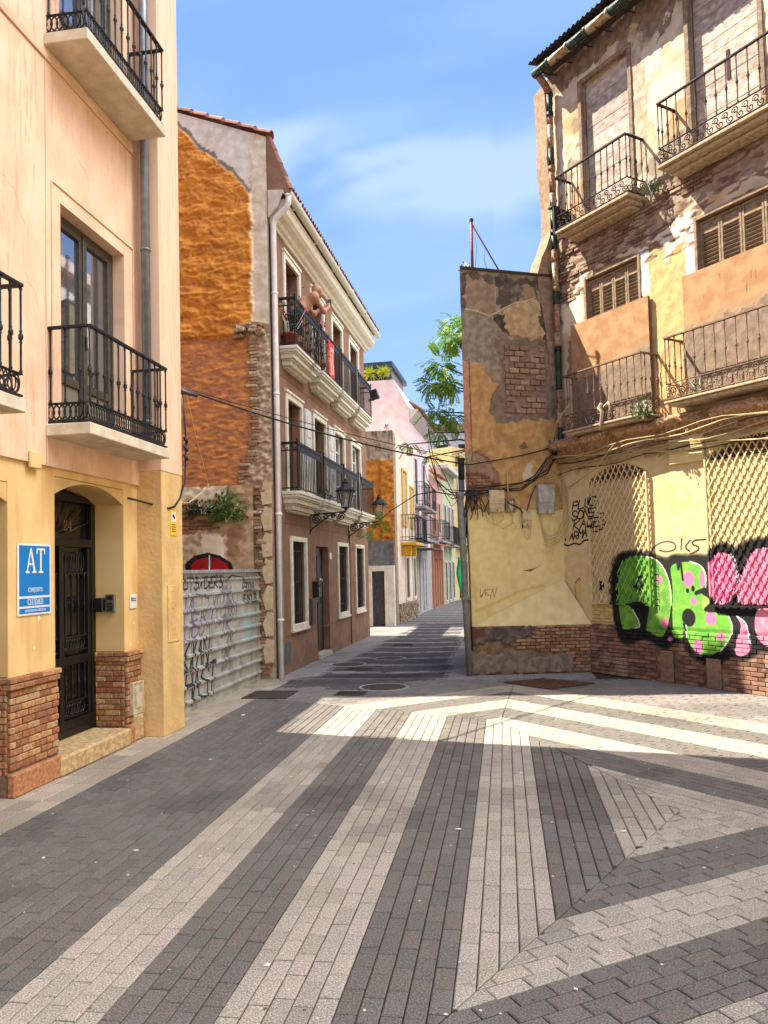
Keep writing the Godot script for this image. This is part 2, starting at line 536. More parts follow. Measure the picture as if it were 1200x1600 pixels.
func ground_and_paving() -> void:
	pav_dirt = noise(0.55, 31, 4)
	var g := begin()
	quad(g, Vector3(-160, -0.03, 60), Vector3(160, -0.03, 60), Vector3(160, -0.03, -160), Vector3(-160, -0.03, -160))
	structure("ground", done(g), mat("soil", Color(0.42, 0.38, 0.33), 0.95, "stone", 0.4))
	var bed := begin()
	quad(bed, Vector3(-3.95, -0.012, 22), Vector3(9.4, -0.012, 22), Vector3(9.4, -0.012, -48), Vector3(-3.95, -0.012, -48))
	var pave := structure("paving", done(bed), mat("joint_sand", Color(0.30, 0.27, 0.235), 0.95, "paver", 2.0))

	# every paver as [outline, class, whole?, centre, axis]
	var list := []
	var L := 0.178; var W := 0.089
	for f in 4:
		var n: Vector2 = FAMILY[f][0]; var c: float = FAMILY[f][1]; var t: Vector2 = FAMILY[f][2]
		for k in range(-16, 110):
			var off := (k % 2) * L * 0.5 + 0.11 * L * sin(k * 2.3)
			var m := -90
			while m < 90:
				var l := L
				var a0 := m * L + off
				m += 1
				var cen := n * (c + (k + 0.5) * W) + t * (a0 + l / 2.0)
				if cen.x < -3.36 or cen.x > 4.6 or cen.y > 0.2 or cen.y < -12.0: continue
				if cen.y > -2.2 and absf(cen.x) > 2.5: continue
				var best := 0; var bd := -1e9
				for o in 4:
					var dd := fam_dist(o, cen)
					if dd > bd: bd = dd; best = o
				if bd - fam_dist(f, cen) > 0.25: continue
				var p := []
				for q in [[0, 0], [1, 0], [1, 1], [0, 1]]:
					p.append(n * (c + (k + q[1]) * W) + t * (a0 + q[0] * l))
				var whole := true
				for o in 4:
					if o == f: continue
					var before := p.size()
					var nn: Vector2 = FAMILY[f][0] - FAMILY[o][0]
					var cc: float = FAMILY[f][1] - FAMILY[o][1]
					var q := clip(p, nn, cc)
					if q.size() != before or absf(absf(area2(q)) - absf(area2(p))) > 1e-6: whole = false
					p = q
					if p.size() < 3: break
				if p.size() < 3 or absf(area2(p)) < 0.0012: continue
				list.append([p, paver_class(cen, f), whole, cen, t])
	# kerb band along the left, laid across
	var z := 0.2
	while z > -12.0:
		var x := -3.90
		for k in 3:
			var x1: float = [-3.72, -3.54, -3.362][k]
			list.append([[Vector2(x, z - 0.24), Vector2(x1, z - 0.24), Vector2(x1, z), Vector2(x, z)], 3, false, Vector2((x + x1) / 2, z - 0.12), Vector2(1, 0)])
			x = x1
		z -= 0.24
	# the street beyond, coursed across
	var row := 0
	z = -12.0
	while z > -24.0:
		var x := -3.95 + (row % 2) * 0.09
		while x < 1.2:
			var cen := Vector2(x + 0.089, z - 0.0445)
			list.append([[Vector2(x, z - W), Vector2(x + L, z - W), Vector2(x + L, z), Vector2(x, z)], paver_class(cen, -1), false, cen, Vector2(1, 0)])
			x += L
		z -= W; row += 1

	# the 300 that show largest are parts of their own
	var order := []
	for k in list.size():
		var c2: Vector2 = list[k][3]
		var s := project(Vector3(c2.x, 0, c2.y))
		if s.x > 10 and s.x < 1190 and s.y > 0 and s.y < 1590 and list[k][2]:
			order.append([c2.length_squared(), k])
	order.sort_custom(func(a, b): return a[0] < b[0])
	var single := {}
	for k in mini(300, order.size()): single[order[k][1]] = true
	var bm := paver_mesh()
	var tint := []
	for cls in 2:
		for k in 6:
			var c := paver_color(cls, Vector2(100, 100))
			var m := mat("paver_%s_%d" % [["charcoal", "buff"][cls], k], c.linear_to_srgb(), 0.88, "paver", 1.6)
			tint.append(m)
	var verts := PackedVector3Array(); var cols := PackedColorArray(); var idx := PackedInt32Array()
	for k in list.size():
		var e: Array = list[k]
		var lift := rng.randf_range(-0.0022, 0.0022)
		if single.has(k):
			var t: Vector2 = e[4]
			var o := MeshInstance3D.new()
			o.name = "paver"
			o.mesh = bm
			o.material_override = tint[(0 if e[1] != 1 else 6) + rng.randi() % 6]
			o.transform = Transform3D(Basis(Vector3(t.x, 0, t.y), Vector3.UP, Vector3(-t.y, 0, t.x)).orthonormalized() * Basis(Vector3(1, 0, 0), rng.randf_range(-0.012, 0.012)), Vector3(e[3].x, lift, e[3].y))
			pave.add_child(o, true)
			continue
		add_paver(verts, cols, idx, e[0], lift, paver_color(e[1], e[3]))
	var rest := part(pave, "paver_field", indexed(verts, PackedVector2Array(), idx, cols), paver_vc())
	rest.set_meta("kind", "stuff")
	# crumbs and grit in the joints and on the stones
	var gv := PackedVector3Array(); var gi := PackedInt32Array(); var gc := PackedColorArray()
	for k in 520:
		var q := Vector2(rng.randf_range(-3.3, 2.2), -1.8 - 8.5 * pow(rng.randf(), 1.4))
		var r := rng.randf_range(0.003, 0.008) * (2.0 if rng.randf() < 0.06 else 1.0)
		var c := Color(0.62, 0.58, 0.50) if rng.randf() < 0.45 else Color(0.09, 0.075, 0.06)
		var b := gv.size()
		var a0 := rng.randf() * TAU
		for j in 4:
			gv.append(Vector3(q.x + cos(a0 + j * 1.57) * r * (1.0 + 0.5 * (j % 2)), 0.0025, q.y + sin(a0 + j * 1.57) * r)); gc.append(c)
		gv.append(Vector3(q.x, 0.0025 + r * 0.7, q.y)); gc.append(c)
		for j in 4: gi.append_array(PackedInt32Array([b + 4, b + j, b + (j + 1) % 4]))
	var grit := part(self, "grit", indexed(gv, PackedVector2Array(), gi, gc), mat("grit", Color.WHITE, 0.95))
	mats["grit"].vertex_color_use_as_albedo = true
	tag(grit, "scattered crumbs and grit lying on the striped paving", "grit", "", "stuff")
	# plain paving beyond the reach of single pavers
	var far := begin()
	quad(far, Vector3(-6, 0.0, -24), Vector3(6, 0.0, -24), Vector3(6, 0.0, -48), Vector3(-6, 0.0, -48))
	structure("street_paving", done(far), mat("far_paving", Color(0.40, 0.39, 0.38), 0.9, "stone", 0.8))
	for k in 16:
		var fz := -24.4 - k * 1.0
		var st := begin()
		add_prism(st, PackedVector2Array([Vector2(-3.2, 0.1), Vector2(-1.9, 0.34), Vector2(-0.2, 0.1), Vector2(-0.2, -0.14), Vector2(-1.9, 0.1), Vector2(-3.2, -0.14)]), 0.0, 0.006, Transform3D(Basis(Vector3(1, 0, 0), Vector3(0, 0, 1), Vector3(0, 1, 0)), Vector3(0, 0, fz)))
		part(get_node("street_paving"), "pale_band", done(st), mat("pale_band", Color(0.62, 0.60, 0.57), 0.9, "stone", 0.8))

func paver_vc() -> StandardMaterial3D:
	var m := mat("paver_field", Color.WHITE, 0.88, "paver", 1.6)
	m.vertex_color_use_as_albedo = true
	return m

func paver_mesh() -> ArrayMesh:
	var p := [Vector2(-0.089, -0.0445), Vector2(0.089, -0.0445), Vector2(0.089, 0.0445), Vector2(-0.089, 0.0445)]
	var verts := PackedVector3Array(); var cols := PackedColorArray(); var idx := PackedInt32Array()
	add_paver(verts, cols, idx, p, 0.0, Color.WHITE)
	return indexed(verts, PackedVector2Array(), idx)

# bevelled slab: rim, shoulder and top rings drawn with separate vertices so that edges stay crisp
func add_paver(verts: PackedVector3Array, cols: PackedColorArray, idx: PackedInt32Array, poly: Array, lift: float, c: Color) -> void:
	var p := poly
	if area2(p) > 0.0:
		p = p.duplicate(); p.reverse()
	var cen := Vector2.ZERO
	for q in p: cen += q
	cen /= p.size()
	var n := p.size()
	var rings := []
	for r in [[0.0030, -0.02], [0.0030, -0.0045], [0.0085, 0.0]]:
		var ring := []
		for k in n:
			var a: Vector2 = p[(k + n - 1) % n]; var b: Vector2 = p[k]; var d: Vector2 = p[(k + 1) % n]
			var e0 := (b - a).normalized(); var e1 := (d - b).normalized()
			var bis := (e1 - e0)
			var sn := absf(e0.cross(e1))
			var q: Vector2 = b + bis * (r[0] / maxf(sn, 0.35)) if sn > 0.05 else b.lerp(cen, 0.05)
			ring.append(Vector3(q.x, lift + r[1], q.y))
		rings.append(ring)
	for r in 2:
		for k in n:
			var m := (k + 1) % n
			var b := verts.size()
			verts.append(rings[r][k]); verts.append(rings[r][m]); verts.append(rings[r + 1][m]); verts.append(rings[r + 1][k])
			for j in 4: cols.append(c)
			idx.append_array(PackedInt32Array([b, b + 2, b + 1, b, b + 3, b + 2]))
	var t := verts.size()
	for k in n:
		verts.append(rings[2][k]); cols.append(c)
	for k in range(1, n - 1): idx.append_array(PackedInt32Array([t, t + k + 1, t + k]))

# ------------------------------------------------------------------ shared builders
func colors(list: Array, prefix: String, rough := 0.9, grain := "stone", scale := 1.5) -> Array:
	var o := []
	for k in list.size(): o.append(mat("%s_%d" % [prefix, k], list[k], rough, grain, scale))
	return o

func terracotta() -> Array:
	return colors([Color(0.74, 0.52, 0.35), Color(0.68, 0.44, 0.29), Color(0.79, 0.60, 0.40), Color(0.62, 0.40, 0.27), Color(0.77, 0.63, 0.45), Color(0.67, 0.49, 0.33)], "terracotta_brick", 0.9, "stone", 2.0)

func old_brick() -> Array:
	return colors([Color(0.60, 0.42, 0.33), Color(0.53, 0.37, 0.30), Color(0.66, 0.52, 0.42), Color(0.46, 0.33, 0.28), Color(0.63, 0.47, 0.36), Color(0.56, 0.45, 0.38)], "weathered_brick", 0.95, "stone", 2.0)

# bricks in running bond in the local (x, y) plane of xf, each its own part; keep(x, y) may refuse some
func brick_field(parent: Node, xf: Transform3D, w: float, h: float, bl: float, bh: float, joint: float, ms: Array, deep: float, rough := 0.004, keep = null, called := "brick") -> void:
	var rows := int(round(h / bh))
	for r in rows:
		var y := r * bh
		var x := -bl * (0.5 if r % 2 else 0.0) - rng.randf() * 0.02
		while x < w - 0.005:
			var a := maxf(x, 0.0); var b := minf(x + bl, w)
			x += bl
			if b - a < 0.025: continue
			var cx := (a + b) / 2.0; var cy := y + bh / 2.0
			if keep != null and not keep.call(cx, cy): continue
			var size := Vector3(b - a - joint, bh - joint, deep)
			var o := MeshInstance3D.new()
			o.name = called
			o.mesh = brick_mesh(size)
			o.material_override = ms[rng.randi() % ms.size()]
			o.transform = xf * Transform3D(Basis(Vector3(0, 0, 1), rng.randf_range(-1, 1) * rough * 2.0), Vector3(cx, cy, -deep / 2.0 + rng.randf_range(-rough, rough)))
			parent.add_child(o, true)

var brick_cache := {}
func brick_mesh(size: Vector3) -> ArrayMesh:
	var key := "%.2f_%.3f_%.3f" % [size.x, size.y, size.z]
	if not brick_cache.has(key):
		brick_cache[key] = boxm(-size / 2.0, size / 2.0, minf(0.006, size.y * 0.14))
	return brick_cache[key]

# wrought-iron baluster with a knot, from y 0 to h
func baluster(h: float, r := 0.008, knot := 0.018, knot_at := 0.42) -> ArrayMesh:
	var k := h * knot_at
	return lathem([[r, 0.0], [r * 1.7, 0.01], [r, 0.03], [r, k - 0.05], [knot * 0.7, k - 0.04], [r, k - 0.03], [knot, k - 0.012], [knot, k + 0.012], [r, k + 0.03], [knot * 0.7, k + 0.04], [r, k + 0.05], [r, h - 0.03], [r * 1.7, h - 0.012], [r, h]], 6)

func oval_unit(w: float, h: float) -> ArrayMesh:
	var st := begin(0)
	for k in 2:
		var pts := []
		for j in 13:
			var a := TAU * j / 12.0
			pts.append(Vector3(cos(a) * w * 0.56 + (k - 0.5) * w * 0.5, h / 2.0 + sin(a) * h * 0.46, 0.0))
		add_tube(st, pts, 0.007, 4, false)
	return done(st)

func scroll_unit(w: float, h: float, r := 0.006) -> ArrayMesh:   # an S of two spirals
	var st := begin(0)
	for k in 2:
		var c := Vector2(w * (0.27 if k == 0 else 0.73), h * (0.70 if k == 0 else 0.30))
		var sg := 1.0 if k == 0 else -1.0
		var pts := []
		for j in 15:
			var t := j / 14.0
			var a := (PI * 0.5 + t * TAU * 1.25) * sg + (0.0 if k == 0 else PI * 0.0)
			var rr := h * 0.06 + h * 0.22 * t
			pts.append(Vector3(c.x + cos(a) * rr * 0.95, c.y + sin(a) * rr * sg * sg, 0.0))
		pts.append(Vector3(w * 0.5, h * 0.5, 0.0))
		add_tube(st, pts, r, 4, false)
	return done(st)

# a balcony in wall coordinates: x along, y up, z out
func railing(parent: Node, x0: float, x1: float, out: float, y0: float, y1: float, band: float, n: int, ms: Material, ornament: ArrayMesh, ow: float, nside := 3) -> void:
	for e in [[y1 - 0.012, y1 + 0.012, 0.02], [y0, y0 + 0.016, 0.012], [y0 + band, y0 + band + 0.014, 0.012]]:
		part(parent, "rail", boxm(Vector3(x0 - 0.01, e[0], out - e[2]), Vector3(x1 + 0.01, e[1], out + e[2]), 0.003), ms)
		part(parent, "rail", boxm(Vector3(x0 - e[2], e[0], 0.0), Vector3(x0 + e[2], e[1], out - e[2] - 0.001), 0.003), ms)
		part(parent, "rail", boxm(Vector3(x1 - e[2], e[0], 0.0), Vector3(x1 + e[2], e[1], out - e[2] - 0.001), 0.003), ms)
	var bm := baluster(y1 - y0 - band - 0.026)
	for k in n:
		part(parent, "baluster", bm, ms, at(lerpf(x0, x1, float(k) / (n - 1)), y0 + band + 0.014, out))
	for side in [x0, x1]:
		for k in nside:
			part(parent, "baluster", bm, ms, at(side, y0 + band + 0.014, out * (k + 0.35) / nside))
	if ornament:
		var m := int((x1 - x0) / ow)
		for k in m:
			part(parent, "scroll", ornament, ms, at(x0 + (x1 - x0) * k / m, y0 + 0.014, out, 0.0, Vector3((x1 - x0) / m / ow, 1, 1)))
		var ms2 := maxi(1, int(out / ow))
		for side in [x0, x1]:
			for k in ms2:
				part(parent, "scroll", ornament, ms, at(side, y0 + 0.014, out * k / ms2, -PI / 2, Vector3(out / ms2 / ow, 1, 1)))

func frame_rect(st: SurfaceTool, x0: float, x1: float, y0: float, y1: float, t: float, z0: float, z1: float, b := 0.004, sill := true) -> void:
	add_box(st, Vector3(x0, y0, z0), Vector3(x0 + t, y1, z1), b)
	add_box(st, Vector3(x1 - t, y0, z0), Vector3(x1, y1, z1), b)
	add_box(st, Vector3(x0 + t, y1 - t, z0), Vector3(x1 - t, y1, z1), b)
	if sill: add_box(st, Vector3(x0 + t, y0, z0), Vector3(x1 - t, y0 + t, z1), b)

func iron() -> Material: return mat("black_iron", Color(0.075, 0.07, 0.075), 0.62, "metal", 3.0, 0.0)
func pane_glass() -> StandardMaterial3D:
	var m := mat("window_glass", Color(0.60, 0.62, 0.64), 0.03, "", 1.0, 0.9)
	m.metallic_specular = 0.9
	return m

# ------------------------------------------------------------------ left: peach building
func left_building() -> void:
	var b := thing("peach_building", "peach and ochre plastered building with iron balconies and a brick plinth", "building", Vector3(-3.85, 0, 0), PI / 2)
	# upper wall
	var cv := Canvas.new(4.4, 2.65, 7.85, 9.0, 130.0, 41)
	cv.ground(Color(0.875, 0.73, 0.60), Color(0.925, 0.785, 0.66), 0.6, 0.5)
	cv.patches(Color(0.82, 0.65, 0.51), 1.0, 3.0, 0.35, 0.14, 0.12, 43, -1e9, 1e9, 0.0, 0.3)
	# wash of faded pink paint left in vertical streaks beside the smooth panel
	for j in cv.h:
		for i in cv.w:
			var x := cv.gx(i); var y := cv.gy(j)
			if y > 6.2 or x < 6.10 or x > 7.74:
				var v := 0.8 * cv.grain.get_noise_2d(x * 4.0, y * 0.25) + 0.4 * cv.grain.get_noise_2d(x * 9.0 + 9.0, y * 1.6)
				if v > 0.02: cv.put(i, j, Color(0.72, 0.46, 0.32), clampf((v - 0.08) * 1.1, 0.0, 0.30) * smoothstep(-0.1, 0.25, cv.warp.get_noise_2d(x * 1.2, y * 0.15)))
				if v < -0.2: cv.put(i, j, Color(0.93, 0.82, 0.70), 0.10)
			else:
				var v := cv.grain.get_noise_2d(x * 7.0, y * 0.8)
				if v > 0.28: cv.put(i, j, Color(0.70, 0.64, 0.52), clampf((v - 0.28) * 1.6, 0.0, 0.3))
	# rain marks below the slabs and hairline cracks
	for q in [[6.12, 2.9, 0.5, 0.02], [6.5, 2.9, 0.22, 0.015], [7.6, 2.9, 0.3, 0.02], [6.2, 6.3, 0.6, 0.02], [6.9, 6.3, 0.25, 0.015], [7.55, 6.3, 0.5, 0.02], [5.0, 2.9, 0.35, 0.03], [5.6, 6.2, 0.7, 0.025], [5.9, 6.2, 0.5, 0.02]]:
		cv.stroke([Vector2(q[0], q[1]), Vector2(q[0] + 0.01, q[1] - q[2] * 0.5), Vector2(q[0] - 0.005, q[1] - q[2])], q[3], Color(0.70, 0.56, 0.44), 0.22, 0.9)
	for q in [[5.3, 5.0, 0.9], [5.8, 4.2, 0.5], [6.6, 5.6, 0.5], [5.5, 7.4, 0.8]]:
		var a := Vector2(q[0], q[1])
		for k in 9:
			var c: Vector2 = a + Vector2(rng.randf_range(0.01, 0.10), rng.randf_range(-0.11, 0.03)) * q[2]
			cv.stroke([a, c], 0.006, Color(0.62, 0.46, 0.35), 0.45, 0.8)
			a = c
	var pm := painted("peach_plaster", cv.tex(), 0.92)
	var wins := [[6.32, 3.02, 7.50, 5.03], [6.32, 6.46, 7.50, 8.55]]
	part(b, "wall", holed(4.4, 7.85, 2.65, 9.0, wins, 0.2), pm, at(0, 0, 0.03))
	var cap := begin()
	quad(cap, Vector3(4.4, 2.65, 0.0), Vector3(7.85, 2.65, 0.0), Vector3(7.85, 2.65, 0.03), Vector3(4.4, 2.65, 0.03))
	part(b, "ledge", done(cap), pm)
	var peach := mat("peach_plain", Color(0.905, 0.765, 0.635), 0.92, "plaster", 0.5)
	var ochre := mat("ochre_plain", Color(0.87, 0.735, 0.49), 0.92, "plaster", 0.5)
	# lower wall
	var cl := Canvas.new(4.2, 0.0, 7.85, 2.65, 130.0, 45)
	cl.ground(Color(0.845, 0.71, 0.46), Color(0.885, 0.755, 0.52), 0.7, 0.6)
	cl.patches(Color(0.78, 0.58, 0.36), 0.8, 5.0, 0.6, 0.16, 0.35, 46, -1e9, 1e9, 0.0, 0.3)
	for q in [[6.02, 1.36, 0.025], [7.66, 1.47, 0.02], [7.62, 0.98, 0.012], [7.8, 0.99, 0.02], [5.95, 1.12, 0.012], [7.7, 1.2, 0.01]]:
		cl.blob(Vector2(q[0], q[1]), q[2] * 0.8, q[2], Color(0.93, 0.88, 0.78), 1.0, 0.3)
	var lm := painted("ochre_plaster", cl.tex(), 0.92)
	var doors := [[4.2, -0.01, 5.60, 2.46], [6.25, -0.01, 7.49, 2.58]]
	part(b, "wall", holed(4.2, 7.85, 0.0, 2.65, [[4.2, -0.01, 5.60, 2.46], [6.25, -0.01, 7.49, 2.58]], 0.36), lm)
	# segmental heads over the doorways
	for d in [[6.25, 7.49, 2.42, 2.575], [4.2, 5.60, 2.30, 2.455]]:
		var arc := PackedVector2Array([Vector2(d[0], d[3]), Vector2(d[1], d[3])])
		for k in 17:
			var t := 1.0 - k / 16.0
			arc.append(Vector2(lerpf(d[0], d[1], t), d[2] + (d[3] - 0.015 - d[2]) * (1.0 - pow(2.0 * t - 1.0, 2.0))))
		var st := begin()
		add_prism(st, arc, -0.36, -0.0015)
		part(b, "arch", done(st), ochre)
	# the rest of the block, beside and behind
	var core := begin()
	add_box(core, Vector3(0.0, 0.0, -9.0), Vector3(8.33, 11.6, -0.41))
	part(b, "core", done(core), peach)
	part(b, "wall", boxm(Vector3(0.0, 0.0, -0.40), Vector3(4.19, 2.649, 0.0)), ochre)
	part(b, "wall", boxm(Vector3(0.0, 2.65, -0.40), Vector3(4.399, 11.6, 0.03)), peach)
	part(b, "wall", boxm(Vector3(4.4, 9.0, -0.40), Vector3(7.79, 11.6, 0.03)), peach)
	part(b, "cornice", boxm(Vector3(-0.2, 11.6, -9.2), Vector3(8.45, 11.85, 0.45), 0.02), peach)
	# pilaster at the far corner
	part(b, "pilaster", boxm(Vector3(7.80, 0.0, -0.40), Vector3(8.33, 2.80, 0.28), 0.006), ochre)
	var ps := begin()
	add_box(ps, Vector3(7.80, 2.801, -0.40), Vector3(8.33, 11.6, 0.285), 0.006)
	var pst := mat("peach_streaked", Color(0.915, 0.775, 0.65), 0.92)
	pst.albedo_texture = streak_tex(); pst.uv1_triplanar = true; pst.uv1_world_triplanar = true; pst.uv1_scale = Vector3.ONE * 0.5
	part(b, "pilaster", done(ps), pst)
	# string course and surround of the windows
	part(b, "string_course", boxm(Vector3(4.4, 6.205, 0.031), Vector3(7.798, 6.28, 0.048), 0.006), peach)
	var mou := begin()
	for y in [[3.05, 5.175], [6.5, 8.7]]:
		add_box(mou, Vector3(6.175, y[0], 0.031), Vector3(6.19, y[1], 0.042), 0.003)
		add_box(mou, Vector3(7.69, y[0], 0.031), Vector3(7.705, y[1], 0.042), 0.003)
		add_box(mou, Vector3(6.191, y[1] - 0.014, 0.031), Vector3(7.689, y[1], 0.042), 0.003)
	for x in [6.09, 7.765]:
		add_box(mou, Vector3(x, 2.66, 0.031), Vector3(x + 0.01, 6.204, 0.039), 0.002)
	part(b, "moulding", done(mou), peach)
	# drainpipe beside the pilaster
	var dp := begin(0)
	add_tube(dp, [Vector3(7.735, 2.95, 0.16), Vector3(7.735, 11.5, 0.16)], 0.047, 10)
	var pipe := part(b, "drainpipe", done(dp), mat("zinc_pipe", Color(0.55, 0.57, 0.60), 0.45, "metal", 1.0, 0.5))
	for y in [3.3, 5.15, 6.5, 8.0]:
		part(pipe, "collar", lathem([[0.047, 0], [0.056, 0.004], [0.056, 0.03], [0.047, 0.034]], 10), mats["zinc_pipe"], at(7.735, y, 0.16))
	# brick plinth
	var ms := terracotta()
	var mortar := mat("mortar", Color(0.50, 0.42, 0.34), 0.95, "stone", 2.0)
	for seg in [[5.60, 6.25], [7.49, 7.795]]:
		var w: float = seg[1] - seg[0]
		var backing := part(b, "plinth", boxm(Vector3(seg[0], 0.0, 0.002), Vector3(seg[1] - 0.002, 0.90, 0.022)), mortar)
		brick_field(backing, at(seg[0] - 0.012, 0.20, 0.036), w + 0.02, 0.62, 0.165, 0.0565, 0.008, ms, 0.03)
		part(b, "plinth_base", boxm(Vector3(seg[0] - 0.02, 0.0, 0.003), Vector3(seg[1], 0.185, 0.075), 0.012), ms[0])
		brick_field(backing, at(seg[0] - 0.03, 0.825, 0.062), w + 0.04, 0.1, 0.17, 0.05, 0.006, ms, 0.056, 0.001)
	for j in [[7.49, 1.0], [5.60, 1.0]]:    # door jambs that face back towards the square
		var xf := Transform3D(Basis(Vector3(0, 0, 1), Vector3.UP, Vector3(-1, 0, 0)), Vector3(j[0] - 0.022, 0.17, -0.355))
		var backing := part(b, "plinth", boxm(Vector3(j[0] - 0.012, 0.0, -0.358), Vector3(j[0] - 0.002, 0.93, 0.001)), mortar)
		brick_field(backing, xf, 0.36, 0.68, 0.165, 0.0565, 0.008, ms, 0.02, 0.003)
		brick_field(backing, Transform3D(xf.basis, Vector3(j[0] - 0.04, 0.825, -0.355)), 0.42, 0.1, 0.17, 0.05, 0.006, ms, 0.04, 0.001)
	# door step
	var sp := begin()
	add_box(sp, Vector3(6.20, 0.0, -0.36), Vector3(7.44, 0.17, 0.10), 0.018)
	part(b, "step", done(sp), mat("worn_stone", Color(0.80, 0.69, 0.50), 0.9, "stone", 1.2))
	entrance_door(b)
	var ld := Node3D.new(); ld.name = "door"; b.add_child(ld, true)
	for k in 8: part(ld, "plank", boxm(Vector3(4.21 + k * 0.172, 0.02, -0.405), Vector3(4.376 + k * 0.172, 2.45, -0.362), 0.004), mat("brown_door_wood", Color(0.36, 0.25, 0.17), 0.6, "wood", 1.0))
	for wdw in [[3.02, 5.03], [6.46, 8.55]]: french_window(b, 6.32, 7.50, wdw[0], wdw[1])
	# balconies
	var conc := mat("balcony_concrete", Color(0.86, 0.81, 0.71), 0.9, "plaster", 1.0)
	var ov := oval_unit(0.085, 0.155)
	for k in 3:
		var bal := Node3D.new()
		bal.name = "balcony"
		b.add_child(bal, true)
		var q: Array = [[6.08, 7.66, 2.90], [6.08, 7.66, 6.33], [3.7, 5.19, 2.90]][k]
		part(bal, "slab", boxm(Vector3(q[0], q[2], 0.031), Vector3(q[1], q[2] + 0.10, 0.44), 0.006), conc)
		railing(bal, q[0] + 0.05, q[1] - 0.02, 0.41, q[2] + 0.115, q[2] + 0.94, 0.16, 13, iron(), ov, 0.085)
	# blank switch cover and thin cable on the wall
	part(b, "wall_box", boxm(Vector3(5.83, 2.60, 0.031), Vector3(5.98, 2.74, 0.06), 0.006), mat("cream_plastic", Color(0.86, 0.76, 0.52), 0.6))
	var hatch := part(b, "meter_hatch", boxm(Vector3(7.91, 0.97, 0.281), Vector3(8.21, 1.58, 0.290), 0.003), ochre)
	var lou := boxm(Vector3(8.0, 0.0, 0.2905), Vector3(8.14, 0.006, 0.2925))
	for k in 9:
		part(hatch, "slat", lou, ochre, at(0, 1.40 - k * 0.014, 0))
		part(hatch, "slat", lou, ochre, at(0, 1.12 - k * 0.014, 0))

func streak_tex() -> ImageTexture:
	if texs.has("streak"): return texs["streak"]
	var im := Image.create(256, 256, false, Image.FORMAT_RGB8)
	var n := noise(1.0, 51, 4)
	for j in 256:
		for i in 256:
			var u := TAU * i / 256.0; var v := TAU * j / 256.0
			var t := n.get_noise_3d(cos(u) * 2.0, sin(u) * 2.0, 0.3 * sin(v)) * 0.8 + n.get_noise_3d(cos(u) * 5.0 + 30.0, sin(u) * 5.0, 1.2 * cos(v)) * 0.3
			im.set_pixel(i, j, Color(1, 1, 1).lerp(Color(0.86, 0.70, 0.62), clampf(t * 0.8 - 0.05, 0.0, 0.22)))
	var t := ImageTexture.create_from_image(im)
	texs["streak"] = t
	return t

func entrance_door(b: Node) -> void:
	var blk := mat("black_door_paint", Color(0.055, 0.05, 0.05), 0.42, "metal", 3.0)
	var door := Node3D.new()
	door.name = "door"
	b.add_child(door, true)
	part(door, "door_backing", boxm(Vector3(6.25, 0.17, -0.40), Vector3(7.49, 2.56, -0.365)), mat("dark_glass", Color(0.10, 0.095, 0.085), 0.12))
	var fr := begin()
	frame_rect(fr, 6.26, 7.48, 0.172, 2.50, 0.07, -0.364, -0.30)
	add_box(fr, Vector3(6.33, 1.99, -0.363), Vector3(7.41, 2.07, -0.302), 0.004)
	add_box(fr, Vector3(6.835, 0.24, -0.362), Vector3(6.905, 1.99, -0.304), 0.004)
	add_box(fr, Vector3(6.33, 0.85, -0.361), Vector3(7.41, 0.93, -0.305), 0.004)
	add_box(fr, Vector3(6.33, 0.24, -0.361), Vector3(7.41, 0.33, -0.305), 0.004)
	for x in [6.34, 7.35]: add_box(fr, Vector3(x, 0.33, -0.36), Vector3(x + 0.05, 1.98, -0.31), 0.004)
	part(door, "frame", done(fr), blk)
	for leaf in [[6.42, 6.82], [6.93, 7.33]]:
		for p in [[0.50, 0.84], [1.12, 1.72]]:
			for k in 4:
				part(door, "bar", baluster(p[1] - p[0], 0.007, 0.014, 0.5), blk, at(lerpf(leaf[0] + 0.03, leaf[1] - 0.03, k / 3.0), p[0], -0.325))
		for y in [0.49, 0.845, 1.11, 1.725, 0.345, 0.975]:
			part(door, "rail", boxm(Vector3(leaf[0], 0.0, -0.335), Vector3(leaf[1], 0.014, -0.315)), blk, at(0, y, 0))
		for y in [0.36, 0.985, 1.74]:
			for k in 4:
				part(door, "scroll", oval_unit(0.085, 0.13 if y < 1.7 else 0.21), blk, at(leaf[0] + 0.01 + k * 0.095, y, -0.325))
	for k in 7:
		var a := PI * (k + 1) / 8.0
		part(door, "fan_bar", tubem([Vector3(6.87 + cos(a) * 0.12, 2.09 + sin(a) * 0.08, -0.33), Vector3(6.87 + cos(a) * 0.56, 2.09 + sin(a) * 0.40, -0.33)], 0.007, 5), mat("grey_iron", Color(0.30, 0.28, 0.26), 0.5, "metal", 3.0, 0.3))
	var t := TextMesh.new()
	t.text = "24"; t.font = serif(); t.font_size = 40; t.pixel_size = 0.0034; t.depth = 0.006
	part(door, "house_number", t, mat("brass", Color(0.52, 0.42, 0.24), 0.45, "", 1.0, 0.5), Transform3D(Basis.IDENTITY, Vector3(6.95, 2.19, -0.29)))

func serif() -> SystemFont:
	if not texs.has("serif"):
		var f := SystemFont.new()
		f.font_names = PackedStringArray(["Droid Serif"])
		texs["serif"] = f
	return texs["serif"]

func sans() -> SystemFont:
	if not texs.has("sans"):
		var f := SystemFont.new()
		f.font_names = PackedStringArray(["Droid Sans"])
		texs["sans"] = f
	return texs["sans"]

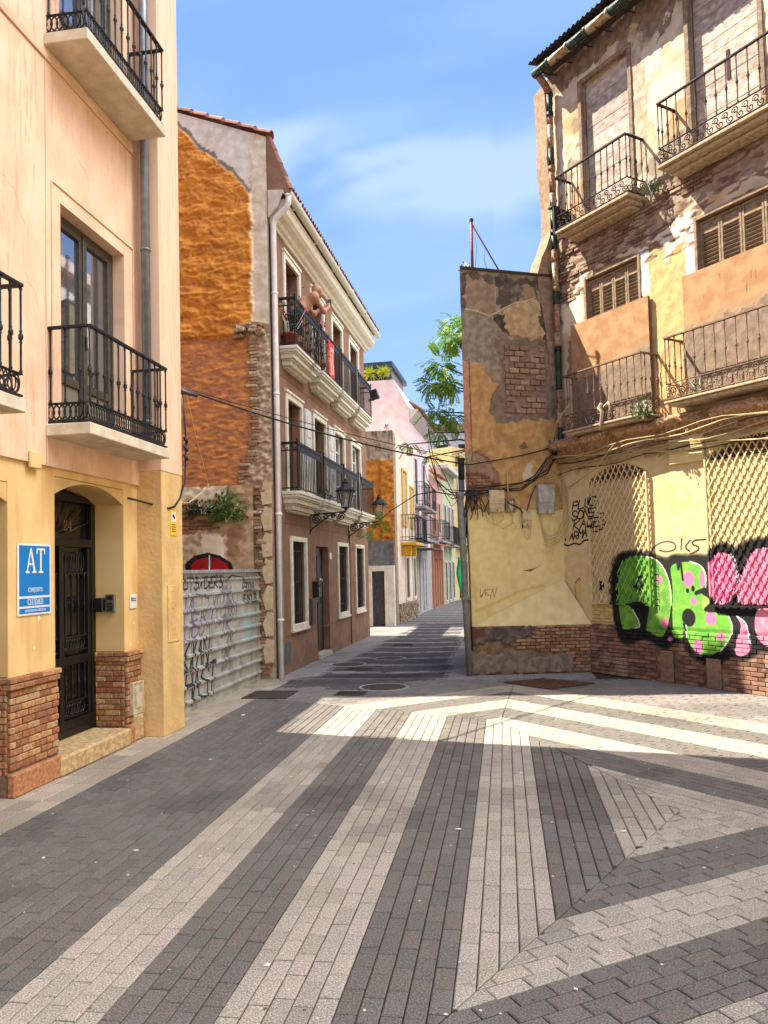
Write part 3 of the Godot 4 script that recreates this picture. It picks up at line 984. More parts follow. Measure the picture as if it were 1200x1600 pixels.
func french_window(b: Node, x0: float, x1: float, y0: float, y1: float) -> void:
	var fm := mat("olive_window_frame", Color(0.30, 0.28, 0.235), 0.45, "metal", 2.0)
	var wdw := Node3D.new()
	wdw.name = "window"
	b.add_child(wdw, true)
	part(wdw, "window_backing", boxm(Vector3(x0 - 0.05, y0 - 0.05, -0.39), Vector3(x1 + 0.05, y1 + 0.05, -0.36)), mat("room_wall", Color(0.62, 0.58, 0.52), 0.9))
	var fr := begin()
	frame_rect(fr, x0 + 0.002, x1 - 0.002, y0 + 0.002, y1 - 0.002, 0.05, -0.169, -0.09)
	var mid := (x0 + x1) / 2.0
	for l in [[x0 + 0.053, mid - 0.002], [mid + 0.002, x1 - 0.053]]:
		frame_rect(fr, l[0], l[1], y0 + 0.054, y1 - 0.053, 0.065, -0.15, -0.085)
		add_box(fr, Vector3(l[0] + 0.065, y0 + 0.45, -0.149), Vector3(l[1] - 0.065, y0 + 0.53, -0.088), 0.004)
	add_box(fr, Vector3(mid - 0.025, y0 + 0.06, -0.0845), Vector3(mid + 0.025, y1 - 0.06, -0.07), 0.004)
	part(wdw, "frame", done(fr), fm)
	for l in [[x0 + 0.115, mid - 0.065], [mid + 0.065, x1 - 0.115]]:
		part(wdw, "pane", boxm(Vector3(l[0], y0 + 0.531, -0.125), Vector3(l[1], y1 - 0.117, -0.115)), pane_glass())
		part(wdw, "panel", boxm(Vector3(l[0], y0 + 0.118, -0.13), Vector3(l[1], y0 + 0.45, -0.11), 0.004), mat("window_panel", Color(0.46, 0.44, 0.38), 0.6))
	part(wdw, "handle", boxm(Vector3(mid - 0.012, y0 + 0.85, -0.07), Vector3(mid + 0.012, y0 + 0.98, -0.05), 0.004), iron())

# ------------------------------------------------------------------ vacant plot: hoarding, party wall, ruin, building at the back
func vacant_plot() -> void:
	# corrugated hoarding
	var f := thing("metal_hoarding", "grey corrugated metal hoarding covered in graffiti tags closing the vacant plot", "fence", Vector3(-3.87, 0, 0), PI / 2)
	var cv := Canvas.new(8.4, 0.0, 12.0, 1.72, 190.0, 61)
	cv.ground(Color(0.64, 0.64, 0.60), Color(0.73, 0.73, 0.70), 1.0, 2.0)
	cv.patches(Color(0.50, 0.47, 0.42), 0.9, 6.0, 1.0, 0.22, 0.5, 62, -1e9, 1e9, 0.0, 0.25)
	var k := Color(0.10, 0.10, 0.11); var vio := Color(0.36, 0.24, 0.46); var aqua := Color(0.50, 0.74, 0.76)
	cv.write("OUTSIDERS", Vector2(8.85, 1.50), 0.15, 0.016, k, 0.95, 0.1, 0.0, 0.1, 1.35)
	cv.stroke([Vector2(10.55, 1.55), Vector2(10.45, 1.60), Vector2(10.75, 1.66), Vector2(11.1, 1.63), Vector2(11.4, 1.53)], 0.012, k)
	cv.write("AMERICAN", Vector2(8.75, 1.02), 0.38, 0.018, vio, 0.65, 0.2, 0.0, 0.15, 0.85)
	cv.write("SUCO", Vector2(8.8, 0.86), 0.22, 0.018, vio, 0.6, 0.2, 0.05, 0.15, 1.2)
	cv.write("ESCOVA", Vector2(11.2, 1.42), 0.12, 0.016, k, 0.9, 0.1, 0.0, 0.1, 0.9)
	cv.write("REINOLDS", Vector2(11.2, 1.24), 0.12, 0.016, k, 0.9, 0.1, 0.0, 0.1, 0.8)
	cv.write("DEUKI", Vector2(11.2, 0.98), 0.10, 0.012, aqua, 0.9, 0.1, 0.0, 0.1, 1.1)
	cv.write("ONUKS", Vector2(11.2, 0.82), 0.12, 0.014, aqua, 0.9, 0.1, 0.0, 0.1, 1.0)
	cv.write("OMNK", Vector2(11.25, 0.64), 0.12, 0.014, aqua, 0.9, 0.1, 0.0, 0.1, 1.1)
	cv.write("AKIAN", Vector2(8.75, 0.52), 0.34, 0.022, k, 0.95, 0.2, 0.0, 0.15, 0.75)
	cv.write("THAST", Vector2(8.75, 0.10), 0.38, 0.022, k, 0.95, 0.2, 0.02, 0.15, 0.80)
	for q in [[10.35, 1.25], [10.5, 1.02], [10.3, 0.85], [10.45, 0.62], [10.3, 0.40]]:
		cv.write("ZK", Vector2(q[0], q[1]), 0.24, 0.03, Color(0.33, 0.33, 0.32), 0.5, 0.1, 0.0, 0.2, 0.9)
	cv.stroke([Vector2(9.25, 1.5), Vector2(9.3, 1.0), Vector2(9.22, 0.6), Vector2(9.3, 0.1)], 0.01, k, 0.8)
	var fm := painted("galvanised_sheet", cv.tex(), 0.5)
	fm.metallic = 0.25
	var st := begin()
	var prof := [Vector2(0, 0.0)]
	for r in 9:
		var y := 0.10 + r * 0.186
		prof.append_array([Vector2(0.0, y), Vector2(0.032, y + 0.016), Vector2(0.032, y + 0.040), Vector2(0.0, y + 0.056)])
	prof.append(Vector2(0.0, 1.70))
	for i in prof.size() - 1:
		var a: Vector2 = prof[i]; var c: Vector2 = prof[i + 1]
		quad_uv(st, [Vector3(8.4, a.y, a.x), Vector3(12.0, a.y, a.x), Vector3(12.0, c.y, c.x), Vector3(8.4, c.y, c.x)],
			[Vector2(0, 1 - a.y / 1.72), Vector2(1, 1 - a.y / 1.72), Vector2(1, 1 - c.y / 1.72), Vector2(0, 1 - c.y / 1.72)])
		quad(st, Vector3(12.0, a.y, a.x - 0.004), Vector3(8.4, a.y, a.x - 0.004), Vector3(8.4, c.y, c.x - 0.004), Vector3(12.0, c.y, c.x - 0.004))
	part(f, "sheet", done(st), fm)
	part(f, "capping", boxm(Vector3(8.4, 1.70, -0.05), Vector3(12.03, 1.745, 0.07), 0.006), mat("galvanised_plain", Color(0.66, 0.67, 0.66), 0.45, "metal", 1.0, 0.4))
	for x in [8.6, 10.3, 11.9]: part(f, "post", boxm(Vector3(x, 0.0, -0.07), Vector3(x + 0.06, 1.69, -0.008)), mats["galvanised_plain"])

	# party wall with sprayed insulation, facing the square
	var w := thing("party_wall", "orange foam sprayed party wall with crumbling masonry edge above the hoarding", "wall", Vector3(-3.64, 0, -12.06))
	gable(w)
	# what is left of the house that stood on the plot
	var gen := noise(1.0, 66, 4)
	var c2 := Canvas.new(-2.4, 0.0, -0.30, 3.1, 120.0, 67)
	c2.ground(Color(0.62, 0.52, 0.40), Color(0.75, 0.65, 0.51), 1.4, 1.4)
	c2.patches(Color(0.58, 0.43, 0.33), 0.9, 1.5, 3.5, 0.12, 0.7, 68)
	c2.poly([Vector2(-2.4, 2.86), Vector2(-0.75, 2.84), Vector2(-0.72, 3.1), Vector2(-2.4, 3.1)], Color(0.86, 0.82, 0.73), 1.0, 0.05, 0.015, Color(0.76, 0.71, 0.62))
	c2.poly([Vector2(-2.4, 1.2), Vector2(-0.78, 1.2), Vector2(-0.76, 2.32), Vector2(-1.2, 2.36), Vector2(-2.4, 2.25)], Color(0.80, 0.74, 0.64), 1.0, 0.06, 0.02, Color(0.64, 0.57, 0.48))
	c2.poly([Vector2(-1.15, 1.3), Vector2(-0.80, 1.3), Vector2(-0.80, 2.3), Vector2(-1.15, 2.32)], Color(0.88, 0.84, 0.76), 1.0, 0.03, 0.01)
	c2.poly([Vector2(-1.4, 1.6), Vector2(-0.6, 1.6), Vector2(-0.68, 1.86), Vector2(-0.85, 1.98), Vector2(-1.05, 2.03), Vector2(-1.3, 1.98), Vector2(-1.45, 1.85)], Color(0.08, 0.07, 0.07), 1.0, 0.0)
	c2.poly([Vector2(-1.34, 1.6), Vector2(-1.05, 1.6), Vector2(-1.05, 1.96), Vector2(-1.25, 1.92), Vector2(-1.34, 1.84)], Color(0.62, 0.06, 0.10), 1.0, 0.0)
	c2.poly([Vector2(-1.01, 1.6), Vector2(-0.68, 1.6), Vector2(-0.74, 1.84), Vector2(-0.88, 1.93), Vector2(-1.01, 1.96)], Color(0.62, 0.06, 0.10), 1.0, 0.0)
	c2.poly([Vector2(-1.8, 1.6), Vector2(-1.53, 1.6), Vector2(-1.53, 1.98), Vector2(-1.8, 2.0)], Color(0.62, 0.06, 0.10), 1.0, 0.0)
	c2.stroke([Vector2(-1.50, 1.6), Vector2(-1.50, 2.0), Vector2(-1.8, 2.02)], 0.02, Color(0.9, 0.88, 0.85))
	c2.stroke([Vector2(-1.03, 1.6), Vector2(-1.03, 1.98)], 0.016, Color(0.9, 0.88, 0.85))
	var ru := thing("ruined_wall", "stump of a ruined house wall with white plaster and red graffiti behind hoarding", "wall", Vector3(-3.64, 0, -12.0))
	part(ru, "wall", holed(-2.4, -0.30, 0.0, 3.1, [], 0.0, 0.03, func(x, y): return c2.height(x, y) + 0.02 * gen.get_noise_2d(x * 4.0, y * 6.0) + 0.03), painted("ruined_plaster", c2.tex(), 0.95))
	part(ru, "wall_core", boxm(Vector3(-2.4, 0.0, -0.055), Vector3(-0.30, 3.08, 0.0)), mat("rubble", Color(0.55, 0.46, 0.37), 0.95, "stone", 1.5))
	brick_field(ru, at(-2.0, 2.40, 0.075), 1.15, 0.34, 0.16, 0.055, 0.012, old_brick(), 0.05, 0.02, func(_x, _y): return rng.randf() < 0.72)

	# neighbour at the back of the plot, seen only by its shadow
	var back := thing("rear_house", "plain rendered house standing at the back of the vacant plot", "building", Vector3(-7.95, 0, -10.3))
	part(back, "wall", boxm(Vector3(-4.0, 0.0, -1.75), Vector3(0.0, 6.9, 1.95)), mat("rear_render", Color(0.78, 0.72, 0.62), 0.9, "plaster", 0.5))
	part(back, "roof", boxm(Vector3(-4.1, 6.9, -1.75), Vector3(0.1, 7.05, 1.95), 0.01), mat("rear_roof", Color(0.55, 0.38, 0.30), 0.9, "stone", 1.0))

func gable(w: Node3D) -> void:
	# local x: 0 at the street corner, negative to the left; roof rises to the left
	var n1 := noise(1.0, 71, 5); var n2 := noise(1.0, 72, 3); var n3 := noise(1.0, 73, 4)
	var roof := func(x: float) -> float: return 8.80 + minf(-x, 7.4) * 0.385 if x < 0.0 else 8.80
	# where the foam ends: right edge and slanting upper edge
	var foam_right := func(y: float) -> float: return -0.275 + 0.05 * n1.get_noise_2d(3.0, y * 1.3) + 0.02 * n1.get_noise_2d(9.0, y * 6.0)
	var foam_top := func(x: float) -> float: return 7.98 + (-x - 0.33) * 0.98 + 0.12 * n1.get_noise_2d(x * 3.0, 8.0)
	var kind := func(x: float, y: float) -> int:
		if y < 3.05 + 0.06 * n1.get_noise_2d(x * 3.0, 1.0): return 3
		if y < 5.55: return 2 if x < -0.32 - 0.10 * smoothstep(4.2, 3.1, y) * 1.6 + 0.05 * n1.get_noise_2d(5.0, y * 2.0) else 4
		if y < 5.72 and x > -0.55: return 4
		if x > foam_right.call(y): return 5 if y > 5.7 else 4
		if y > foam_top.call(x): return 6
		return 1
	var depth := func(x: float, y: float) -> float:
		var t: int = kind.call(x, y)
		if t == 1:
			var ridge := 1.0 - 2.2 * absf(n3.get_noise_2d(x * 2.6 + 0.8 * n2.get_noise_2d(x * 3.0, y * 4.0), y * 10.5 + 0.8 * n2.get_noise_2d(x * 1.3, y * 2.0 + 5.0)))
			return 0.05 + 0.060 * n1.get_noise_2d(x * 1.5, y * 3.2) + 0.034 * maxf(ridge, 0.1) + 0.012 * n3.get_noise_2d(x * 6.0 + 4.0, y * 11.0)
		if t == 2:
			var ridge := 1.0 - 2.2 * absf(n3.get_noise_2d(x * 2.2 + 4.0, y * 9.0))
			return 0.012 + 0.012 * ridge + 0.016 * n3.get_noise_2d(x * 6.0, y * 16.0)
		if t == 3: return 0.01 * n3.get_noise_2d(x * 8.0, y * 14.0) - 0.01
		if t == 4: return 0.045 * n1.get_noise_2d(x * 7.0, y * 9.0) + 0.03 * n3.get_noise_2d(x * 10.0, y * 20.0) + 0.015
		if t == 5: return 0.02 + 0.01 * n1.get_noise_2d(x * 4.0, y * 4.0)
		return 0.012 + 0.004 * n1.get_noise_2d(x * 3.0, y * 3.0)
	var x0 := -2.5; var nx := 110; var ny := 400
	var verts := PackedVector3Array(); var cols := PackedColorArray(); var idx := PackedInt32Array()
	for j in ny + 1:
		for i in nx + 1:
			var x := x0 + (0.0 - x0) * i / nx
			var y: float = roof.call(x) * j / ny
			verts.append(Vector3(x, y, depth.call(x, y)))
			var t: int = kind.call(x, y)
			var a := clampf(n1.get_noise_2d(x * 2.2 + 7.0, y * 4.0) * 1.1 + 0.5, 0.0, 1.0)
			var b := clampf(n3.get_noise_2d(x * 2.2, y * (4.5 if t == 1 else 9.0)) * 1.3 + 0.5, 0.0, 1.0)
			var c: Color
			match t:
				1: c = Color(0.47, 0.155, 0.028).lerp(Color(0.80, 0.35, 0.045), clampf(0.30 + a * 0.55 + (b - 0.5) * 0.4, 0.0, 1.0))
				2:
					c = Color(0.40, 0.165, 0.075).lerp(Color(0.50, 0.20, 0.075), a)
					if b > 0.66: c = c.lerp(Color(0.78, 0.33, 0.06), clampf((b - 0.66) * 3.5, 0.0, 0.8))
				3: c = Color(0.35, 0.26, 0.17).lerp(Color(0.50, 0.40, 0.28), a)
				4: c = Color(0.42, 0.31, 0.21).lerp(Color(0.60, 0.50, 0.37), b).lerp(Color(0.40, 0.20, 0.12), 0.45 if n3.get_noise_2d(x * 5.0, y * 14.0) > 0.12 else 0.0)
				5: c = Color(0.64, 0.55, 0.41).lerp(Color(0.76, 0.69, 0.56), a)
				_: c = Color(0.66, 0.61, 0.54).lerp(Color(0.76, 0.72, 0.66), a)
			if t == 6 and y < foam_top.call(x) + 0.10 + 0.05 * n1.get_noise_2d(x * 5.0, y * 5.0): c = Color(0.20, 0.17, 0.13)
			cols.append(c)
	for j in ny:
		for i in nx:
			var q := j * (nx + 1) + i
			idx.append_array(PackedInt32Array([q, q + nx + 2, q + 1, q, q + nx + 1, q + nx + 2]))
	var m := mat("party_wall_face", Color.WHITE, 0.8, "plaster", 1.2)
	m.vertex_color_use_as_albedo = true
	part(w, "foam", indexed(verts, PackedVector2Array(), idx, cols), m)
	# the solid wall behind the face
	var poly := PackedVector2Array([Vector2(-15.0, 0.0), Vector2(0.0, 0.0), Vector2(0.0, 8.78), Vector2(-7.4, 11.62), Vector2(-15.0, 8.78)])
	var st := begin()
	add_prism(st, poly, -0.30, -0.035)
	part(w, "wall_core", done(st), mat("party_core", Color(0.72, 0.66, 0.58), 0.9, "plaster", 0.6))
	# broken stones sticking out at the level of the old floor
	var ms := colors([Color(0.66, 0.50, 0.38), Color(0.62, 0.48, 0.38), Color(0.72, 0.60, 0.47), Color(0.58, 0.44, 0.34), Color(0.70, 0.54, 0.41), Color(0.64, 0.53, 0.43)], "torn_brick") + colors([Color(0.82, 0.76, 0.65), Color(0.76, 0.69, 0.57)], "pale_rubble")
	for k in 16:
		var s := Vector3(rng.randf_range(0.10, 0.22), rng.randf_range(0.04, 0.07), rng.randf_range(0.08, 0.14))
		part(w, "stone", boxm(-s / 2, s / 2, 0.012), ms[6 + rng.randi() % 2] if rng.randf() < 0.6 else ms[rng.randi() % 6], Transform3D(Basis.from_euler(Vector3(0, rng.randf_range(-0.3, 0.3), rng.randf_range(-0.1, 0.1))), Vector3(rng.randf_range(-0.52, -0.12), 5.48 + rng.randf() * 0.24, 0.07)))
	# bricks of the torn edge
	for k in 46:
		var y := 3.0 + (5.4 - 3.0) * k / 45.0
		var s := Vector3(rng.randf_range(0.09, 0.19), 0.045, rng.randf_range(0.06, 0.10))
		part(w, "brick", brick_mesh(s), ms[rng.randi() % 8], Transform3D(Basis(Vector3.UP, rng.randf_range(-0.12, 0.12)), Vector3(-0.26 + rng.randf_range(-0.06, 0.03) - 0.22 * smoothstep(4.0, 3.0, y), y, 0.012)))
	for k in 60:
		var y := 0.1 + 2.9 * k / 59.0
		var s := Vector3(rng.randf_range(0.10, 0.22), 0.045, rng.randf_range(0.05, 0.09))
		part(w, "brick", brick_mesh(s), ms[rng.randi() % 8], Transform3D(Basis(Vector3.UP, rng.randf_range(-0.12, 0.12)), Vector3(-0.18 + rng.randf_range(-0.07, 0.06), y, 0.02)))
	for k in 7:   # old plaster clinging to the corner
		var y := 0.25 + k * 0.42
		var st2 := begin()
		add_prism(st2, PackedVector2Array([Vector2(-0.16 + rng.randf() * 0.05, y), Vector2(-0.02, y + 0.02), Vector2(-0.01, y + 0.36), Vector2(-0.12 + rng.randf() * 0.05, y + 0.40), Vector2(-0.18, y + 0.2)]), 0.0, 0.060 + rng.randf() * 0.01)
		part(w, "plaster", done(st2), mat("edge_plaster", Color(0.83, 0.75, 0.61), 0.95, "plaster", 1.5))

# ------------------------------------------------------------------ brown building
func brown_building() -> void:
	var b := thing("brown_building", "brown rendered three storey building with cream mouldings and two rows of balconies", "building", Vector3(-3.62, 0, -12.1), deg_to_rad(88.8))
	var len_ := 7.7
	var holes := []
	var S := [[0.80, 1.80], [2.50, 3.47], [4.22, 5.27], [6.02, 7.08]]       # ground floor (outer edge of frames)
	var T := [[0.66, 1.70], [2.40, 3.46], [4.08, 5.16], [5.80, 6.92]]       # upper floors
	for k in 4:
		if k == 1: holes.append([S[k][0], -0.01, S[k][1], 2.17])
		else: holes.append([S[k][0] + 0.08, 0.76, S[k][1] - 0.08, 2.22])
		holes.append([T[k][0] + 0.09, 3.03, T[k][1] - 0.09, 4.68])
		holes.append([T[k][0] + 0.09, 5.47, T[k][1] - 0.09, 7.12])
	var cv := Canvas.new(0.0, 0.0, len_, 7.75, 60.0, 81)
	cv.ground(Color(0.49, 0.365, 0.275), Color(0.545, 0.41, 0.31), 0.8, 0.8)
	cv.patches(Color(0.45, 0.32, 0.25), 0.7, 5.0, 0.7, 0.14, 0.35, 82, -1e9, 1e9, 0.0, 0.3)
	cv.patches(Color(0.60, 0.46, 0.37), 1.2, 2.0, 1.2, 0.25, 0.35, 83, -1e9, 1e9, 0.0, 0.3)
	for q in [[0.3, 0.12], [1.9, 0.2], [4.0, 0.15], [5.6, 0.22], [7.3, 0.2]]:
		cv.poly([Vector2(q[0] - 0.9, 0), Vector2(q[0] + 0.9, 0), Vector2(q[0] + 0.6, q[1]), Vector2(q[0], q[1] * 1.7), Vector2(q[0] - 0.6, q[1] * 0.8)], Color(0.42, 0.32, 0.25), 0.5, 0.12)
	part(b, "wall", holed(0.0, len_, 0.0, 7.75, holes, 0.16), painted("brown_render", cv.tex(), 0.92))
	var cream := mat("cream_moulding", Color(0.90, 0.88, 0.80), 0.8, "plaster", 1.0)
	var dark := mat("dark_opening", Color(0.16, 0.115, 0.095), 0.5, "wood", 1.0)
	var core := begin()
	add_box(core, Vector3(0.02, 0.0, -15.0), Vector3(len_, 7.75, -0.42))
	add_box(core, Vector3(len_ - 0.2, 0.0, -0.419), Vector3(len_ - 0.002, 7.74, -0.004))
	part(b, "core", done(core), mat("brown_plain", Color(0.54, 0.405, 0.315), 0.92, "plaster", 0.6))
	# joints in the render
	var gr := begin()
	for y in [2.50, 4.98, 0.60]:
		add_box(gr, Vector3(0.12, y, 0.0), Vector3(len_ - 0.05, y + 0.012, 0.003))
	part(b, "render_joint", done(gr), mat("render_joint", Color(0.42, 0.29, 0.225), 0.95))
	# frames, leaves, bars
	for k in 4:
		if k != 1:
			var wdw := Node3D.new(); wdw.name = "window"; b.add_child(wdw, true)
			var st := begin()
			frame_rect(st, S[k][0], S[k][1], 0.70, 2.30, 0.085, -0.02, 0.035, 0.006)
			add_box(st, Vector3(S[k][0] - 0.02, 0.655, -0.02), Vector3(S[k][1] + 0.02, 0.699, 0.055), 0.006)
			part(wdw, "frame", done(st), cream)
			part(wdw, "shutter", boxm(Vector3(S[k][0] + 0.06, 0.74, -0.20), Vector3(S[k][1] - 0.06, 2.24, -0.15)), dark)
			for j in 7: part(wdw, "bar", boxm(Vector3(-0.008, 0.786, -0.008), Vector3(0.008, 2.215, 0.008)), iron(), at(S[k][0] + 0.16 + j * 0.115, 0, -0.05))
			for y in [0.95, 1.5, 2.05]: part(wdw, "cross_bar", boxm(Vector3(S[k][0] + 0.086, y, -0.056), Vector3(S[k][1] - 0.086, y + 0.014, -0.044)), iron())
		else:
			var d := Node3D.new(); d.name = "door"; b.add_child(d, true)
			part(d, "leaf", boxm(Vector3(S[k][0], 0.1, -0.20), Vector3(S[k][1], 2.17, -0.13)), mat("door_black", Color(0.06, 0.05, 0.05), 0.4, "wood", 1.0))
			part(d, "threshold", boxm(Vector3(S[k][0] + 0.002, 0.0, -0.128), Vector3(S[k][1] - 0.002, 0.10, 0.05), 0.008), mat("pale_stone", Color(0.75, 0.72, 0.66), 0.85, "stone", 1.5))
			for j in 4: part(d, "door_panel", boxm(Vector3(S[k][0] + 0.1 + (j % 2) * 0.42, 0.25 + (j / 2) * 0.95, -0.1295), Vector3(S[k][0] + 0.43 + (j % 2) * 0.42, 1.05 + (j / 2) * 0.95, -0.118), 0.008), mats["door_black"])
		for y in [[3.03, 4.78, 0], [5.47, 7.22, 1]]:
			var wdw := Node3D.new(); wdw.name = "window"; b.add_child(wdw, true)
			var st := begin()
			frame_rect(st, T[k][0], T[k][1], y[0], y[1] - 0.03, 0.095, -0.02, 0.035, 0.006, false)
			add_box(st, Vector3(T[k][0] - 0.015, y[1] - 0.029, -0.02), Vector3(T[k][1] + 0.015, y[1] + 0.02, 0.055), 0.006)
			part(wdw, "frame", done(st), cream)
			var white := mat("white_joinery", Color(0.86, 0.86, 0.83), 0.6, "plaster", 0.8)
			if y[2] == 0 and k >= 2:      # glazed doors, closed
				var fr := begin()
				var mid: float = (T[k][0] + T[k][1]) / 2.0
				for l in [[T[k][0] + 0.09, mid], [mid + 0.002, T[k][1] - 0.09]]:
					frame_rect(fr, l[0], l[1], y[0] + 0.02, y[1] - 0.1, 0.07, -0.13, -0.08)
					for q in 3: add_box(fr, Vector3(l[0] + 0.07, y[0] + 0.5 + q * 0.38, -0.125), Vector3(l[1] - 0.07, y[0] + 0.53 + q * 0.38, -0.085))
					part(wdw, "pane", boxm(Vector3(l[0] + 0.07, y[0] + 0.09, -0.115), Vector3(l[1] - 0.07, y[1] - 0.17, -0.105)), pane_glass())
				part(wdw, "casement", done(fr), white)
			else:
				part(wdw, "opening", boxm(Vector3(T[k][0] + 0.07, y[0] - 0.02, -0.22), Vector3(T[k][1] - 0.07, y[1] - 0.05, -0.159)), mat("brown_leaf", Color(0.30, 0.20, 0.165), 0.6, "wood", 1.0))
				part(wdw, "leaf", boxm(Vector3(T[k][0] + 0.1, y[0], -0.157), Vector3(T[k][0] + 0.18, y[1] - 0.12, -0.10), 0.004), white)
			if y[2] == 0 and k < 2:       # white shutter folded back against the wall
				var sh := part(wdw, "shutter", boxm(Vector3(T[k][1] + 0.02, y[0] + 0.05, 0.036), Vector3(T[k][1] + 0.40, y[1] - 0.10, 0.075), 0.004), white)
				for q in 3: part(sh, "shutter_panel", boxm(Vector3(T[k][1] + 0.08, y[0] + 0.13 + q * 0.5, 0.0755), Vector3(T[k][1] + 0.34, y[0] + 0.55 + q * 0.5, 0.084), 0.008), white)
	# main cornice, gutter and roof
	var co := begin()
	add_sweep(co, PackedVector2Array([Vector2(0.001, 7.38), Vector2(0.035, 7.38), Vector2(0.045, 7.42), Vector2(0.09, 7.44), Vector2(0.12, 7.49), Vector2(0.20, 7.53), Vector2(0.25, 7.58), Vector2(0.27, 7.66), Vector2(0.27, 7.76), Vector2(0.001, 7.76)]), 0.0, len_ + 0.22)
	part(b, "cornice", done(co), cream)
	var gu := begin(0)
	var gp := []
	for k in 9:
		var a := PI + PI * k / 8.0
		gp.append(Vector2(0.345 + cos(a) * 0.072, 7.83 + sin(a) * 0.072))
	for k in 8:
		quad(gu, Vector3(-0.12, gp[k].y, gp[k].x), Vector3(-0.12, gp[k + 1].y, gp[k + 1].x), Vector3(len_ + 0.25, gp[k + 1].y, gp[k + 1].x), Vector3(len_ + 0.25, gp[k].y, gp[k].x))
		quad(gu, Vector3(-0.12, gp[k + 1].y + 0.004, gp[k + 1].x * 0.996), Vector3(-0.12, gp[k].y + 0.004, gp[k].x * 0.996), Vector3(len_ + 0.25, gp[k].y + 0.004, gp[k].x * 0.996), Vector3(len_ + 0.25, gp[k + 1].y + 0.004, gp[k + 1].x * 0.996))
	var gut := part(b, "gutter", done(gu), mat("white_gutter", Color(0.84, 0.83, 0.78), 0.45))
	for k in 6: part(gut, "gutter_clip", boxm(Vector3(0.4 + k * 1.4, 7.75, 0.26), Vector3(0.43 + k * 1.4, 7.87, 0.424), 0.004), mats["white_gutter"])
	var dp := begin(0)
	add_tube(dp, [Vector3(-0.06, 7.80, 0.345), Vector3(-0.06, 7.66, 0.345), Vector3(-0.05, 7.58, 0.30), Vector3(0.0, 7.46, 0.10), Vector3(0.02, 7.36, 0.055), Vector3(0.03, 5.0, 0.055), Vector3(0.03, 0.0, 0.055)], 0.048, 10)
	var pipe := part(b, "downpipe", done(dp), mat("white_downpipe", Color(0.93, 0.925, 0.91), 0.5, "plaster", 0.6))
	for y in [0.9, 2.6, 4.55, 6.2]: part(pipe, "collar", lathem([[0.048, 0], [0.057, 0.004], [0.057, 0.04], [0.048, 0.044]], 10), mats["white_downpipe"], at(0.03, y, 0.055))
	var rf := begin()
	add_sweep(rf, PackedVector2Array([Vector2(0.36, 7.86), Vector2(0.36, 7.93), Vector2(-7.4, 10.93), Vector2(-15.0, 7.93), Vector2(-15.0, 7.76), Vector2(0.0, 7.765)]), 0.01, len_ + 0.2)
	var clay := colors([Color(0.56, 0.36, 0.30), Color(0.62, 0.42, 0.35), Color(0.50, 0.33, 0.28), Color(0.66, 0.48, 0.40)], "clay_tile", 0.9, "stone", 2.0)
	part(b, "roof", done(rf), clay[0])
	var tm := half_tile(0.075, 0.42)
	var te := half_tile(0.058, 0.40)
	for k in 58: part(b, "roof_tile", te, clay[rng.randi() % 4], Transform3D(Basis(Vector3.RIGHT, 0.37), Vector3(0.08 + k * 0.135, 7.90, 0.20 + 0.19)))
	# raised verge over the party wall, with its coping of tiles
	var vg := begin()
	add_sweep(vg, PackedVector2Array([Vector2(-0.02, 7.77), Vector2(0.335, 7.86), Vector2(0.34, 7.95), Vector2(0.0, 8.86), Vector2(-0.02, 8.86)]), -0.04, 0.20)
	part(b, "verge", done(vg), mats["brown_plain"])
	var wb := begin()
	add_sweep(wb, PackedVector2Array([Vector2(0.0, 7.45), Vector2(0.17, 7.62), Vector2(0.26, 7.88), Vector2(0.0, 7.90)]), -0.075, -0.045)
	part(b, "cornice_end", done(wb), mat("white_stucco", Color(0.82, 0.79, 0.73), 0.9, "plaster", 1.0))
	for k in 4:
		var p0 := Vector3(0.06, lerpf(8.80, 7.92, (k + 1) / 4.0), lerpf(-0.01, 0.33, (k + 1) / 4.0))
		part(b, "verge_tile", tm, clay[k % 4], Transform3D(Basis(Vector3.RIGHT, 1.2).scaled_local(Vector3(1.1, 1, 0.7)), p0))
	for k in 10:   # coping up the raking wall
		part(b, "coping_tile", tm, clay[rng.randi() % 4], Transform3D(Basis(Vector3.RIGHT, 0.368 - 0.05).scaled_local(Vector3(1.5, 1.2, 0.72)), Vector3(0.0, 8.83 + k * 0.106, 0.06 - k * 0.275)))
	# balconies
	var orn := scroll_unit(0.16, 0.11, 0.007)
